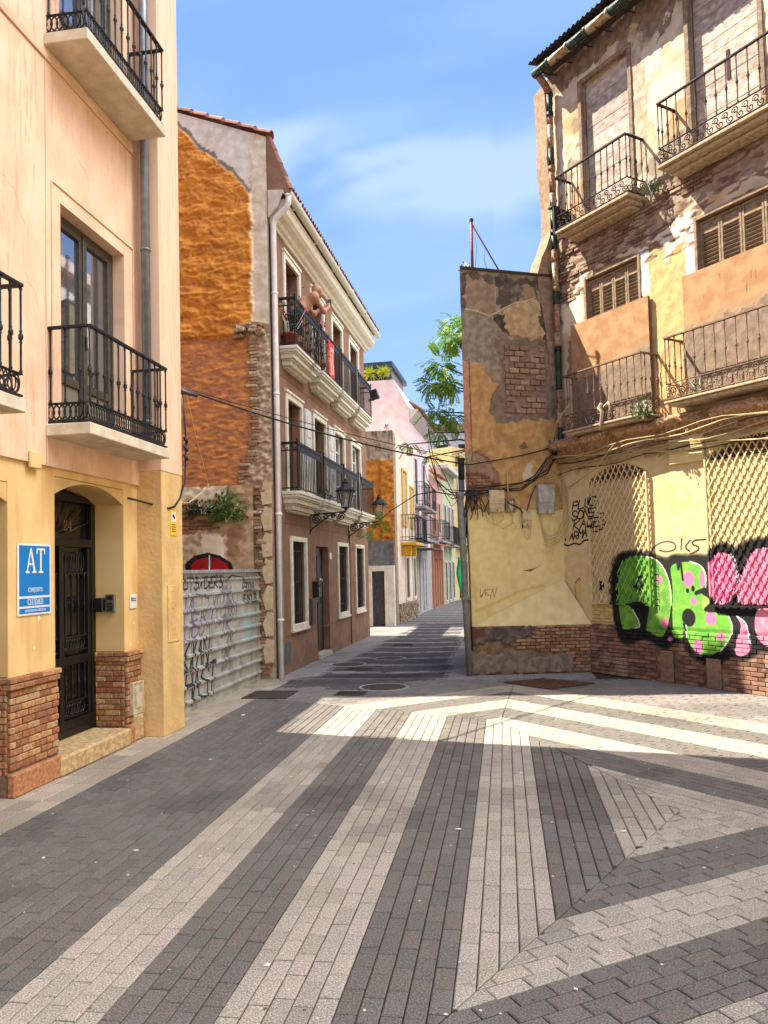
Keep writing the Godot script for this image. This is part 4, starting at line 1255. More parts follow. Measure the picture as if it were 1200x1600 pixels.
	for fl in 2:
		for k in 4:
			var bal := Node3D.new(); bal.name = "balcony"; b.add_child(bal, true)
			var c: float = (T[k][0] + T[k][1]) / 2.0
			var x0 := c - 0.78; var x1 := c + 0.78; var y: float = [3.03, 5.47][fl]
			var sl := begin()
			for q in [[0.0, -0.055, 0.0, 0.315], [-0.056, -0.10, 0.015, 0.295], [-0.101, -0.125, 0.035, 0.27], [-0.126, -0.20, 0.055, 0.24], [-0.201, -0.225, 0.10, 0.20], [-0.226, -0.30, 0.13, 0.16], [-0.301, -0.335, 0.19, 0.10]]:
				add_box(sl, Vector3(x0 + q[2], y + q[1], 0.0), Vector3(x1 - q[2], y + q[0], q[3]), 0.007)
			part(bal, "console", done(sl), cream)
			var yt := y + 0.80
			for e in [[yt, 0.022, 0.016], [yt - 0.12, 0.010, 0.008], [y + 0.05, 0.010, 0.008]]:
				var rl := begin()
				add_box(rl, Vector3(x0 + 0.02, e[0] - e[1], 0.275 - e[2]), Vector3(x1 - 0.02, e[0] + e[1], 0.275 + e[2]))
				if k == 0: part(bal, "rail", boxm(Vector3(x0 + 0.02 - e[2], e[0] - e[1], 0.0), Vector3(x0 + 0.02 + e[2], e[0] + e[1], 0.275 - e[2] - 0.001)), iron())
				if k == 3: part(bal, "rail", boxm(Vector3(x1 - 0.02 - e[2], e[0] - e[1], 0.0), Vector3(x1 - 0.02 + e[2], e[0] + e[1], 0.275 - e[2] - 0.001)), iron())
				part(bal, "rail", done(rl), iron())
			part(bal, "rail_band", boxm(Vector3(x0 + 0.03, yt - 0.11, 0.272), Vector3(x1 - 0.03, yt - 0.023, 0.278)), iron())
			for j in 15: part(bal, "bar", boxm(Vector3(-0.006, 0.05, -0.006), Vector3(0.006, 0.68, 0.006)), iron(), at(lerpf(x0 + 0.03, x1 - 0.03, j / 14.0), y, 0.275))
			for x in [x0 + 0.02, x1 - 0.02]:
				part(bal, "post", lathem([[0.013, 0.0], [0.013, 0.84], [0.02, 0.85], [0.02, 0.87], [0.0, 0.90]], 6), iron(), at(x, y, 0.275))
			if k == 0:
				for j in 2: part(bal, "bar", boxm(Vector3(-0.006, 0.05, -0.006), Vector3(0.006, 0.68, 0.006)), iron(), at(x0 + 0.02, y, 0.08 + j * 0.1))
				for j in 2: part(bal, "scroll", orn, iron(), at(x0 + 0.02, yt - 0.12, j * 0.135, -PI / 2, Vector3(0.82, 1, 1)))
	# letter box, grey meter plate, house number, wall cable
	part(b, "meter_plate", boxm(Vector3(0.20, 0.20, 0.001), Vector3(0.72, 0.52, 0.012), 0.003), mat("grey_plate", Color(0.33, 0.34, 0.35), 0.5, "metal", 1.0))
	part(b, "number_tile", boxm(Vector3(3.56, 1.93, 0.001), Vector3(3.70, 2.06, 0.014), 0.003), mat("white_tile", Color(0.85, 0.85, 0.82), 0.3))
	part(b, "conduit", tubem([Vector3(5.42, 0.02, 0.02), Vector3(5.42, 2.6, 0.02)], 0.012, 5), mat("brown_conduit", Color(0.33, 0.24, 0.19), 0.7))

func half_tile(r: float, l: float) -> ArrayMesh:   # barrel tile along -z, from 0 to -l
	var st := begin(0)
	var n := 6
	for k in n:
		var a := PI * k / n; var c := PI * (k + 1) / n
		for q in [[r, 1.0], [r - 0.014, -1.0]]:
			var p := [Vector3(cos(a) * q[0], sin(a) * q[0], 0), Vector3(cos(c) * q[0], sin(c) * q[0], 0), Vector3(cos(c) * q[0] * 0.86, sin(c) * q[0] * 0.86, -l), Vector3(cos(a) * q[0] * 0.86, sin(a) * q[0] * 0.86, -l)]
			if q[1] < 0.0: quad(st, p[0], p[1], p[2], p[3])
			else: quad(st, p[1], p[0], p[3], p[2])
		st.set_smooth_group(-1)
		quad(st, Vector3(cos(a) * (r - 0.014), sin(a) * (r - 0.014), 0), Vector3(cos(a) * r, sin(a) * r, 0), Vector3(cos(c) * r, sin(c) * r, 0), Vector3(cos(c) * (r - 0.014), sin(c) * (r - 0.014), 0))
		st.set_smooth_group(0)
	return done(st)

# ------------------------------------------------------------------ the street beyond
# a house whose street front is local z = 0, x along the street from 0 to len_, behind to -deep
func row_house(called: String, label: String, where: Vector3, turn: float, len_: float, h: float, deep: float, wall: Material) -> Node3D:
	var o := thing(called, label, "house", where, turn, "houses along the far street")
	part(o, "wall", boxm(Vector3(0, 0, -deep), Vector3(len_, h, 0)), wall)
	return o

func plain_window(o: Node, x0: float, x1: float, y0: float, y1: float, frame: Material, inside: Material, called := "window") -> void:
	var wdw := Node3D.new(); wdw.name = called; o.add_child(wdw, true)
	var st := begin()
	frame_rect(st, x0, x1, y0, y1, 0.07, 0.001, 0.05, 0.004)
	part(wdw, "frame", done(st), frame)
	part(wdw, "pane", boxm(Vector3(x0 + 0.07, y0 + 0.07, 0.002), Vector3(x1 - 0.07, y1 - 0.07, 0.016)), inside)

func small_balcony(o: Node, x0: float, x1: float, y: float, out: float, slab: Material, rail_h := 0.85, n := 9) -> void:
	var bal := Node3D.new(); bal.name = "balcony"; o.add_child(bal, true)
	part(bal, "slab", boxm(Vector3(x0, y - 0.09, 0.001), Vector3(x1, y, out), 0.008), slab)
	for q in [y + 0.04, y + 0.16, y + rail_h]:
		part(bal, "rail", boxm(Vector3(x0 + 0.02, q, out - 0.04), Vector3(x1 - 0.02, q + 0.02, out - 0.02)), iron())
		part(bal, "rail", boxm(Vector3(x0 + 0.02, q, 0.001), Vector3(x0 + 0.04, q + 0.02, out - 0.041)), iron())
		part(bal, "rail", boxm(Vector3(x1 - 0.04, q, 0.001), Vector3(x1 - 0.02, q + 0.02, out - 0.041)), iron())
	for k in n: part(bal, "bar", boxm(Vector3(-0.008, 0.06, -0.008), Vector3(0.008, rail_h, 0.008)), iron(), at(lerpf(x0 + 0.03, x1 - 0.03, float(k) / (n - 1)), y, out - 0.03))
	for k in 4: part(bal, "bar", boxm(Vector3(-0.008, 0.06, -0.008), Vector3(0.008, rail_h, 0.008)), iron(), at(x0 + 0.03, y, out * (k + 0.5) / 4.5))

func far_street() -> void:
	var dark := mat("dark_opening", Color(0.16, 0.115, 0.095), 0.5, "wood", 1.0)
	var shut := mat("grey_shut", Color(0.22, 0.21, 0.20), 0.6, "metal", 1.0)
	# white yard wall with a grey gate, facing the square
	var gw := thing("yard_gate", "white yard wall with grey sheet gate beside the end of the brown building", "gate", Vector3(-3.25, 0, -23.0))
	part(gw, "wall", boxm(Vector3(-0.30, 0.0, -0.2), Vector3(0.0, 1.80, 0.0), 0.006), mat("white_wall", Color(0.93, 0.91, 0.85), 0.9, "plaster", 0.8))
	part(gw, "wall", boxm(Vector3(-1.6, 0.0, -0.2), Vector3(-0.68, 1.80, 0.0), 0.006), mats["white_wall"])
	part(gw, "lintel", boxm(Vector3(-0.679, 1.64, -0.2), Vector3(-0.301, 1.80, 0.0)), mats["white_wall"])
	part(gw, "gate", boxm(Vector3(-0.679, 0.02, -0.10), Vector3(-0.301, 1.639, -0.06)), mat("grey_gate", Color(0.30, 0.30, 0.31), 0.5, "metal", 1.0))
	for k in 5: part(gw, "slat", boxm(Vector3(-0.66 + k * 0.073, 0.04, -0.0595), Vector3(-0.60 + k * 0.073, 1.62, -0.05), 0.004), mats["grey_gate"])
	part(gw, "screen", boxm(Vector3(-1.6, 1.801, -0.16), Vector3(0.0, 2.56, -0.10)), mat("grey_screen", Color(0.50, 0.50, 0.50), 0.6, "metal", 0.7))
	for x in [-0.13, -0.93]:
		for k in 9: part(gw, "slat", boxm(Vector3(x, 1.83 + k * 0.078, -0.099), Vector3(x + 0.12, 1.87 + k * 0.078, -0.075), 0.006), mats["grey_screen"])
	# ochre party wall above it
	var n1 := noise(1.0, 91, 5)
	var cv := Canvas.new(-2.2, 2.0, 0.0, 5.9, 90.0, 92)
	cv.ground(Color(0.70, 0.42, 0.12), Color(0.84, 0.56, 0.18), 1.2, 1.5)
	cv.poly([Vector2(-2.2, 5.02), Vector2(0, 5.02), Vector2(0, 5.9), Vector2(-2.2, 5.9)], Color(0.62, 0.54, 0.44), 1.0, 0.03, 0.0, Color(0.74, 0.66, 0.55))
	cv.patches(Color(0.34, 0.30, 0.25), 1.1, 6.0, 1.2, -0.02, 0.75, 93, 5.45, 5.9, 0.0, 0.3)
	cv.patches(Color(0.40, 0.34, 0.28), 1.1, 5.0, 1.0, 0.15, 0.6, 94, 4.98, 5.5, 0.0, 0.3)
	var ow := thing("ochre_wall", "ochre foam coated end wall with stained grey top above the yard gate", "wall", Vector3(-3.24, 0, -23.3))
	part(ow, "face", holed(-2.2, 0.0, 2.0, 5.9, [], 0.0, 0.04, func(x, y): return (0.05 * n1.get_noise_2d(x * 3.0, y * 6.0) + 0.03 * n1.get_noise_2d(x * 9.0, y * 14.0) + 0.03) * (1.0 if x > -0.42 and y < 5.0 else 0.15)), painted("ochre_foam", cv.tex(), 0.85))
	part(ow, "wall_core", boxm(Vector3(-2.2, 0.0, -0.4), Vector3(0.0, 5.88, -0.03)), mat("concrete_plain", Color(0.66, 0.60, 0.52), 0.9, "stone", 1.0))

	# cream house with the yellow balcony
	var cream := mat("cream_house_wall", Color(0.90, 0.83, 0.74), 0.9, "plaster", 0.6)
	var yel := mat("yellow_trim", Color(0.86, 0.66, 0.22), 0.85, "plaster", 1.0)
	var h1 := row_house("cream_house", "cream house front with yellow balcony and stone plinth past the yard gate", Vector3(-3.22, 0, -23.72), deg_to_rad(87.5), 3.6, 5.85, 6.0, cream)
	var stone := colors([Color(0.55, 0.48, 0.37), Color(0.62, 0.55, 0.43), Color(0.47, 0.41, 0.33), Color(0.68, 0.60, 0.47)], "plinth_stone")
	for r in 7:
		var x := 0.0
		while x < 3.5:
			var l := rng.randf_range(0.12, 0.3)
			part(h1, "stone", boxm(Vector3(0, 0, 0), Vector3(l - 0.012, 0.078, rng.randf_range(0.03, 0.06)), 0.008), stone[rng.randi() % 4], at(x, r * 0.09, 0.001))
			x += l
	plain_window(h1, 0.9, 1.75, 3.05, 4.9, yel, mat("pale_shutter", Color(0.82, 0.76, 0.62), 0.7, "wood", 1.0))
	plain_window(h1, 2.5, 3.2, 3.05, 4.5, yel, mats["pale_shutter"])
	plain_window(h1, 1.2, 1.9, 0.68, 2.1, cream, dark, "door")
	plain_window(h1, 2.7, 3.3, 0.68, 2.1, cream, dark, "door")
	small_balcony(h1, 0.5, 2.1, 2.52, 0.5, yel)
	for x in [0.7, 1.7]: part(h1, "bracket", boxm(Vector3(x, 2.10, 0.001), Vector3(x + 0.16, 2.43, 0.30), 0.02), yel)
	small_balcony(h1, 2.4, 3.5, 2.52, 0.45, mat("grey_slab", Color(0.62, 0.60, 0.58), 0.9, "stone", 1.0))

	# tall pink house with a roof terrace
	var pink := mat("pink_house_wall", Color(0.91, 0.80, 0.79), 0.9, "plaster", 0.5)
	var h2 := row_house("pink_house", "tall pale pink house with dark roof terrace and spiky plants", Vector3(-3.22, 0, -27.35), deg_to_rad(88.0), 5.2, 7.4, 8.0, pink)
	var gp := begin()
	add_sweep(gp, PackedVector2Array([Vector2(0.0, 7.401), Vector2(-0.5, 8.45), Vector2(-8.0, 8.45), Vector2(-8.0, 7.401)]), 0.0, 5.2)
	part(h2, "parapet", done(gp), pink)
	var sl := mat("slate_cladding", Color(0.24, 0.30, 0.33), 0.5, "metal", 0.6)
	part(h2, "terrace_back", boxm(Vector3(1.5, 8.451, -6.0), Vector3(4.0, 9.2, -1.0)), mat("terrace_dark", Color(0.07, 0.08, 0.09), 0.6))
	part(h2, "terrace_roof", boxm(Vector3(1.0, 9.2, -6.2), Vector3(4.4, 9.4, -0.7), 0.01), sl)
	part(h2, "terrace_post", boxm(Vector3(1.05, 8.451, -0.95), Vector3(1.2, 9.199, -0.75)), sl)
	part(h2, "terrace_panel", boxm(Vector3(1.25, 8.451, -0.85), Vector3(4.0, 9.199, -0.80)), mat("terrace_side", Color(0.50, 0.44, 0.42), 0.6))
	var eave := begin()
	add_sweep(eave, PackedVector2Array([Vector2(0.0, 6.95), Vector2(0.32, 7.30), Vector2(0.32, 7.36), Vector2(0.0, 7.36)]), 0.1, 5.2)
	part(h2, "eave", done(eave), mat("white_eave", Color(0.82, 0.78, 0.75), 0.85, "plaster", 0.8))
	var tm := half_tile(0.08, 0.5)
	for k in 26: part(h2, "roof_tile", tm, mat("clay_tile_1"), Transform3D(Basis(Vector3.RIGHT, 0.6), Vector3(0.2 + k * 0.195, 7.36, 0.42)))
	plain_window(h2, 0.9, 1.7, 4.0, 5.8, mat("white_eave"), dark)
	plain_window(h2, 3.0, 3.8, 4.0, 5.8, mat("white_eave"), dark)
	small_balcony(h2, 0.5, 2.1, 3.95, 0.45, mats["grey_slab"])
	small_balcony(h2, 2.7, 4.2, 3.95, 0.45, mats["grey_slab"])
	plain_window(h2, 0.8, 1.7, 0.1, 2.1, mats["grey_slab"], dark, "door")
	plain_window(h2, 2.6, 3.4, 0.1, 2.1, mats["grey_slab"], dark, "door")
	part(h2, "wall_base", boxm(Vector3(0.0, 0.0, 0.001), Vector3(5.2, 2.4, 0.02)), mat("lilac_grey", Color(0.64, 0.62, 0.59), 0.9, "plaster", 0.8))
	part(h2, "awning", boxm(Vector3(0.3, 2.36, 0.021), Vector3(2.4, 2.42, 0.7), 0.01), mat("grey_awning", Color(0.40, 0.38, 0.36), 0.9, "stone", 1.0))
	small_balcony(h2, 0.6, 4.0, 2.75, 0.5, mats["grey_slab"], 0.85, 14)
	# salmon, green and honey-coloured houses further on
	var h3 := row_house("salmon_house", "salmon and brick coloured house with tiled canopy beyond the pink one", Vector3(-2.98, 0, -32.6), deg_to_rad(87.0), 3.4, 5.6, 6.0, mat("salmon_wall", Color(0.83, 0.64, 0.56), 0.9, "plaster", 0.6))
	part(h3, "wall_base", boxm(Vector3(0.0, 0.0, 0.001), Vector3(3.4, 2.5, 0.03)), mat("rust_plaster", Color(0.62, 0.38, 0.24), 0.9, "plaster", 0.8))
	plain_window(h3, 0.5, 1.3, 0.1, 2.1, mat("brown_wood", Color(0.45, 0.28, 0.16), 0.7, "wood", 1.0), dark, "door")
	plain_window(h3, 2.0, 2.8, 0.1, 2.1, mats["brown_wood"], mats["brown_wood"], "door")
	plain_window(h3, 0.5, 1.2, 3.2, 4.6, mats["salmon_wall"], dark)
	plain_window(h3, 2.0, 2.7, 3.2, 4.6, mats["salmon_wall"], dark)
	for k in 14: part(h3, "canopy_tile", tm, mats["clay_tile_1"], Transform3D(Basis(Vector3.RIGHT, 0.35), Vector3(0.2 + k * 0.2, 2.55, 0.55)))
	small_balcony(h3, 0.3, 3.0, 2.85, 0.45, mats["grey_slab"], 0.85, 12)
	for k in 16: part(h3, "roof_tile", tm, mats["clay_tile_1"], Transform3D(Basis(Vector3.RIGHT, 0.45), Vector3(0.1 + k * 0.2, 5.6, 0.35)))
	var h4 := row_house("green_house", "light green house front with white window frames near the end of the street", Vector3(-2.80, 0, -36.1), deg_to_rad(86.0), 4.4, 6.3, 6.0, mat("green_wall", Color(0.72, 0.74, 0.58), 0.9, "plaster", 0.6))
	for x in [0.4, 1.6, 2.9]: plain_window(h4, x, x + 0.7, 0.1, 2.0, mats["white_eave"], dark, "door")
	for x in [0.5, 1.8, 3.1]: plain_window(h4, x, x + 0.7, 3.0, 4.7, mats["white_eave"], dark)
	part(h4, "cornice", boxm(Vector3(-0.1, 6.301, -6.0), Vector3(4.5, 6.5, 0.35), 0.02), mats["white_eave"])
	small_balcony(h4, 0.3, 1.5, 2.75, 0.5, mats["grey_slab"])
	small_balcony(h4, 1.7, 3.0, 2.75, 0.5, mats["grey_slab"])
	var h5 := row_house("honey_house", "honey coloured house closing the view at the bend of the street", Vector3(-2.55, 0, -40.6), deg_to_rad(60.0), 6.0, 8.0, 6.0, mat("honey_wall", Color(0.82, 0.70, 0.48), 0.9, "plaster", 0.5))
	for x in [0.4, 1.6, 2.9]:
		plain_window(h5, x, x + 0.75, 0.1, 2.0, mats["brown_wood"], dark, "door")
		plain_window(h5, x, x + 0.75, 3.0, 4.8, mats["white_eave"], dark)
		small_balcony(h5, x - 0.2, x + 0.95, 2.9, 0.4, mats["grey_slab"])
		plain_window(h5, x, x + 0.75, 5.6, 7.2, mats["white_eave"], dark)
	# roofs above and behind
	var wb := thing("white_block", "white apartment block with flat roof far behind the pink house", "building", Vector3(-3.6, 0, -58.0))
	part(wb, "wall", boxm(Vector3(-2.0, 0.0, -5.0), Vector3(3.6, 11.9, 0.0)), mat("white_block_wall", Color(0.82, 0.82, 0.82), 0.9, "plaster", 0.4))
	part(wb, "roof_edge", boxm(Vector3(-2.2, 11.9, -5.2), Vector3(2.2, 12.4, 0.2), 0.02), mat("beige_edge", Color(0.66, 0.56, 0.48), 0.9, "plaster", 0.5))
	for x in [-1.2, 0.4, 2.0]:
		plain_window(wb, x, x + 1.0, 9.3, 10.9, mats["white_eave"], dark)
	var an := thing("roof_aerial", "thin television aerial on the far white block", "aerial", Vector3(-4.0, 12.4, -58.6))
	part(an, "mast", tubem([Vector3.ZERO, Vector3(0, 5.4, 0)], 0.03, 5), mat("grey_iron", Color(0.30, 0.28, 0.26), 0.5, "metal", 3.0, 0.3))
	for y in [4.2, 4.7, 5.2]: part(an, "rod", boxm(Vector3(-0.3, y, -0.015), Vector3(0.3, y + 0.03, 0.015)), mats["grey_iron"])
	# lean-to over the side yard
	var cn := thing("yard_canopy", "flat metal canopy on posts in the side yard behind the brown building", "canopy", Vector3(-5.1, 0, -21.6))
	part(cn, "roof", boxm(Vector3(-0.45, 3.95, -2.0), Vector3(0.40, 4.05, 1.6)), mats["grey_screen"])
	for q in [[-0.4, -1.8], [0.35, -1.8], [-0.4, 1.4], [0.35, 1.4]]: part(cn, "post", boxm(Vector3(q[0] - 0.03, 0.0, q[1] - 0.03), Vector3(q[0] + 0.03, 3.949, q[1] + 0.03)), mats["grey_screen"])
	# white house beyond the stub, mirrored in the panes of the peach building
	var wh := thing("white_house", "white corniced house hidden behind the stub wall, mirrored in window panes", "house", Vector3(2.3, 0, -15.4))
	part(wh, "wall", boxm(Vector3(0.0, 0.0, -9.0), Vector3(6.0, 8.9, 0.0)), mat("white_block_wall"))
	part(wh, "cornice", boxm(Vector3(-0.25, 8.9, -9.2), Vector3(6.2, 9.2, 0.2), 0.03), mat("white_eave"))
	part(wh, "string_course", boxm(Vector3(-0.10, 7.3, -9.1), Vector3(-0.001, 7.5, 0.0), 0.02), mat("white_eave"))
	# the rest of the square, behind the photographer
	var sq := thing("corner_house", "pale corner house on the far side of the square behind the viewpoint", "house", Vector3(9.5, 0, 14.0))
	part(sq, "wall", boxm(Vector3(0.0, 0.0, -13.5), Vector3(7.0, 10.5, 6.0)), mat("corner_house_wall", Color(0.88, 0.82, 0.72), 0.9, "plaster", 0.5))
	part(sq, "cornice", boxm(Vector3(-0.3, 10.5, -13.7), Vector3(7.2, 10.8, 6.2), 0.02), mat("white_eave"))
	# green debris chute leaning at the far corner
	var ch := thing("green_chute", "bright green plastic sheet hanging to the ground at far end of street", "sheet", Vector3(-2.22, 0, -38.2))
	var pts := []; var rr := []
	for k in 14:
		var t := k / 13.0
		pts.append(Vector3(0.05 + 0.03 * sin(t * 9.0) + 0.55 * pow(1.0 - t, 6.0), 0.05 + 2.15 * t, 0.04 * sin(t * 14.0)))
		rr.append(0.13 + 0.03 * sin(t * 11.0))
	part(ch, "sheet", tubem(pts, rr, 9), mat("green_plastic", Color(0.10, 0.72, 0.45), 0.5))

# ------------------------------------------------------------------ right: stub of a demolished house
func stub_house() -> void:
	var sw := thing("stub_wall", "tall narrow remnant of house wall with peeling plaster and exposed bricks", "wall", Vector3(-0.57, 0, -12.42), deg_to_rad(25.5))
	var cv := Canvas.new(0.0, 0.6, 1.72, 6.5, 170.0, 101)
	var P := func(l: Array) -> Array:
		var o := []
		for k in range(0, l.size(), 2): o.append(Vector2(l[k] * 0.002755 - 0.209, 7.54 - l[k + 1] * 0.002458))
		return o
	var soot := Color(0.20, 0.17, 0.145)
	cv.ground(Color(0.52, 0.46, 0.37), Color(0.63, 0.56, 0.46), 1.3, 1.3)
	cv.poly(P.call([40, 690, 330, 690, 350, 900, 330, 1090, 230, 1090, 150, 1050, 40, 1090]), Color(0.60, 0.55, 0.46), 1.0, 0.03, 0.004, Color(0.48, 0.44, 0.37))
	cv.poly(P.call([110, 470, 300, 470, 300, 690, 250, 720, 120, 690]), Color(0.60, 0.51, 0.40), 1.0, 0.04, 0.012, Color(0.52, 0.44, 0.35))
	cv.poly(P.call([300, 470, 560, 465, 590, 560, 480, 600, 330, 660]), Color(0.50, 0.44, 0.36), 1.0, 0.05, 0.006, Color(0.36, 0.31, 0.26))
	cv.poly(P.call([330, 690, 400, 640, 560, 590, 600, 620, 600, 740, 620, 850, 500, 870, 390, 840, 335, 770]), Color(0.76, 0.65, 0.47), 1.0, 0.035, 0.022, Color(0.66, 0.55, 0.39))
	cv.poly(P.call([470, 500, 540, 490, 560, 560, 500, 590, 465, 560]), Color(0.60, 0.50, 0.36), 1.0, 0.03, 0.01)
	cv.poly(P.call([600, 550, 640, 620, 650, 740, 690, 880, 600, 860, 610, 780, 570, 740, 600, 700, 590, 620]), soot, 0.85, 0.04, 0.0, Color(0.34, 0.29, 0.25))
	cv.poly(P.call([290, 720, 345, 690, 345, 780, 400, 850, 330, 840, 300, 780]), soot, 0.85, 0.04, 0.0, Color(0.34, 0.29, 0.25))
	cv.poly(P.call([310, 560, 400, 540, 420, 600, 350, 660, 310, 640]), soot, 0.6, 0.06, 0.0, Color(0.38, 0.33, 0.28))
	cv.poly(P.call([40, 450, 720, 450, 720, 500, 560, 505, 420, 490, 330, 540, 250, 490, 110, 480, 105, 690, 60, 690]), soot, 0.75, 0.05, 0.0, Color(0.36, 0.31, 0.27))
	cv.stroke(P.call([110, 690, 180, 700, 250, 725, 300, 700, 345, 670, 420, 625, 480, 610, 560, 575]), 0.016, Color(0.78, 0.68, 0.52), 0.85)
	cv.stroke(P.call([290, 480, 300, 560, 295, 640]), 0.014, Color(0.74, 0.65, 0.52), 0.6)
	# bare brick zone and the grey skim round it
	cv.poly(P.call([280, 870, 640, 870, 650, 1180, 710, 1200, 710, 1400, 420, 1430, 320, 1450, 230, 1360, 240, 1280, 300, 1190, 330, 1100]), Color(0.52, 0.46, 0.38), 1.0, 0.03, -0.004, Color(0.44, 0.38, 0.31))
	cv.poly(P.call([350, 900, 640, 900, 640, 1390, 350, 1390]), Color(0.50, 0.41, 0.33), 1.0, 0.03, -0.012, Color(0.58, 0.50, 0.42))
	cv.poly(P.call([640, 870, 700, 880, 710, 1200, 660, 1180, 650, 1000]), Color(0.68, 0.58, 0.45), 1.0, 0.03, 0.014, Color(0.60, 0.48, 0.36))
	# ochre plaster of the old first floor
	cv.poly([Vector2(0.11, 4.97), Vector2(0.28, 5.0), Vector2(0.50, 4.72), Vector2(0.62, 4.60), Vector2(0.46, 4.36), Vector2(0.43, 4.2), Vector2(0.62, 3.98), Vector2(0.95, 4.05), Vector2(1.33, 4.10), Vector2(1.72, 4.12), Vector2(1.72, 2.5), Vector2(0.0, 2.5), Vector2(0.11, 3.4)], Color(0.76, 0.60, 0.37), 1.0, 0.03, 0.022, Color(0.68, 0.53, 0.33))
	cv.patches(Color(0.60, 0.46, 0.29), 1.1, 2.0, 1.6, 0.16, 0.55, 102, 2.8, 4.9, 0.0, 0.2)
	cv.poly([Vector2(0.0, 3.25), Vector2(0.16, 3.55), Vector2(0.40, 3.45), Vector2(0.58, 3.2), Vector2(0.62, 2.82), Vector2(0.0, 2.80)], Color(0.55, 0.42, 0.34), 1.0, 0.02, -0.014, Color(0.62, 0.52, 0.43), true)
	cv.poly([Vector2(1.0, 3.30), Vector2(1.17, 3.34), Vector2(1.16, 3.05), Vector2(1.02, 3.06)], Color(0.80, 0.74, 0.64), 0.9, 0.03)
	cv.poly([Vector2(0.94, 3.66), Vector2(1.06, 3.70), Vector2(1.10, 3.62), Vector2(0.98, 3.58)], Color(0.38, 0.33, 0.27), 0.8, 0.02)
	cv.poly([Vector2(0.0, 5.0), Vector2(0.10, 5.0), Vector2(0.105, 3.5), Vector2(0.0, 3.5)], Color(0.74, 0.55, 0.41), 1.0, 0.012, 0.012, Color(0.66, 0.47, 0.36))
	cv.stroke([Vector2(0.115, 5.05), Vector2(0.11, 4.6), Vector2(0.12, 4.2), Vector2(0.11, 3.7), Vector2(0.12, 3.4)], 0.008, Color(0.45, 0.22, 0.16), 0.9)
	# yellow paint of the ground floor
	cv.poly([Vector2(-0.1, 2.62), Vector2(0.3, 2.60), Vector2(0.62, 2.66), Vector2(0.8, 2.60), Vector2(1.2, 2.62), Vector2(1.5, 2.56), Vector2(1.8, 2.62), Vector2(1.8, 0.5), Vector2(-0.1, 0.5)], Color(0.89, 0.81, 0.57), 1.0, 0.02, 0.008, Color(0.865, 0.775, 0.52), true)
	cv.patches(Color(0.80, 0.69, 0.42), 0.9, 2.0, 1.0, 0.2, 0.5, 103, 0.6, 2.55, 0.0, 0.3)
	cv.stroke([Vector2(0.10, 1.0), Vector2(0.5, 1.14), Vector2(0.8, 1.26), Vector2(1.1, 1.34), Vector2(1.3, 1.36)], 0.03, Color(0.78, 0.66, 0.36), 0.5)
	cv.poly([Vector2(0.95, 1.62), Vector2(1.18, 1.66), Vector2(1.30, 1.72), Vector2(1.2, 1.66), Vector2(1.08, 1.60)], Color(0.38, 0.32, 0.25), 0.8, 0.0)
	cv.write("WEN", Vector2(0.15, 1.22), 0.13, 0.006, Color(0.36, 0.30, 0.20), 0.8, 0.3, 0.0, 0.3, 0.95)
	var gn := noise(1.0, 105, 4)
	part(sw, "face", holed(0.0, 1.72, 0.6, 6.5, [], 0.0, 0.022, func(x, y): return cv.height(x, y) + 0.008 * gn.get_noise_2d(x * 5.0, y * 5.0) + (0.004 * gn.get_noise_2d(x * 22.0, y * 22.0) if y > 2.6 else 0.0)), painted("stub_plaster", cv.tex(), 0.93))
	var flat := Transform3D(Basis(Vector3(1, 0, 0), Vector3(0, 0, -1), Vector3(0, 1, 0)), Vector3.ZERO)
	var wc := begin()
	add_prism(wc, PackedVector2Array([Vector2(0.015, 0.03), Vector2(1.72, 0.03), Vector2(1.72, 0.42), Vector2(0.24, 0.42)]), 0.0, 6.47, flat)
	part(sw, "wall_core", done(wc), mat("old_rubble", Color(0.58, 0.50, 0.40), 0.95, "stone", 1.4))
	var cp := begin()
	add_prism(cp, PackedVector2Array([Vector2(-0.01, -0.03), Vector2(1.66, -0.03), Vector2(1.66, 0.44), Vector2(0.24, 0.44)]), 6.49, 6.53, flat)
	part(sw, "coping", done(cp), mat("sooty_coping", Color(0.27, 0.24, 0.21), 0.95, "stone", 1.6))
	part(sw, "side_wall", boxm(Vector3(0.10, 0.0, -3.2), Vector3(0.45, 5.9, -0.40)), mats["old_rubble"], Transform3D(Basis(Vector3.UP, deg_to_rad(-25.5)), Vector3(0.02, 0, -0.05)))
	var ms := old_brick()
	var red := colors([Color(0.62, 0.49, 0.40), Color(0.62, 0.51, 0.43), Color(0.70, 0.56, 0.44), Color(0.68, 0.59, 0.48), Color(0.60, 0.50, 0.41), Color(0.72, 0.62, 0.50)], "infill_brick", 0.95, "stone", 2.0)
	brick_field(sw, at(0.74, 4.18, 0.018), 0.74, 1.12, 0.185, 0.094, 0.016, red, 0.05, 0.009, func(_x, _y): return rng.randf() < 0.80)
	brick_field(sw, at(0.02, 2.84, 0.010), 0.56, 0.36, 0.17, 0.052, 0.012, ms, 0.05, 0.009, func(x, y): return rng.randf() < 0.75 and y < 0.40 - maxf(0.0, x - 0.35) * 1.2)
	# end pier of the building next door, flaring out over the stub
	var pier := begin()
	add_prism(pier, PackedVector2Array(PIER), -0.35, 0.015, at(0.05, 0, 0))
	part(sw, "corner_pier", done(pier), mat("pier_plaster", Color(0.66, 0.56, 0.45), 0.95, "stone", 0.9))
	# base: thicker brick footing with patches of cement
	var base := thing("brick_footing", "brick footing patched with grey cement at the foot of the yellow corner", "wall", Vector3(-0.56, 0, -12.40), deg_to_rad(9.8))
	var cb := Canvas.new(0.0, 0.0, 1.90, 0.76, 170.0, 106)
	cb.ground(Color(0.42, 0.34, 0.25), Color(0.55, 0.45, 0.34), 2.0, 2.0)
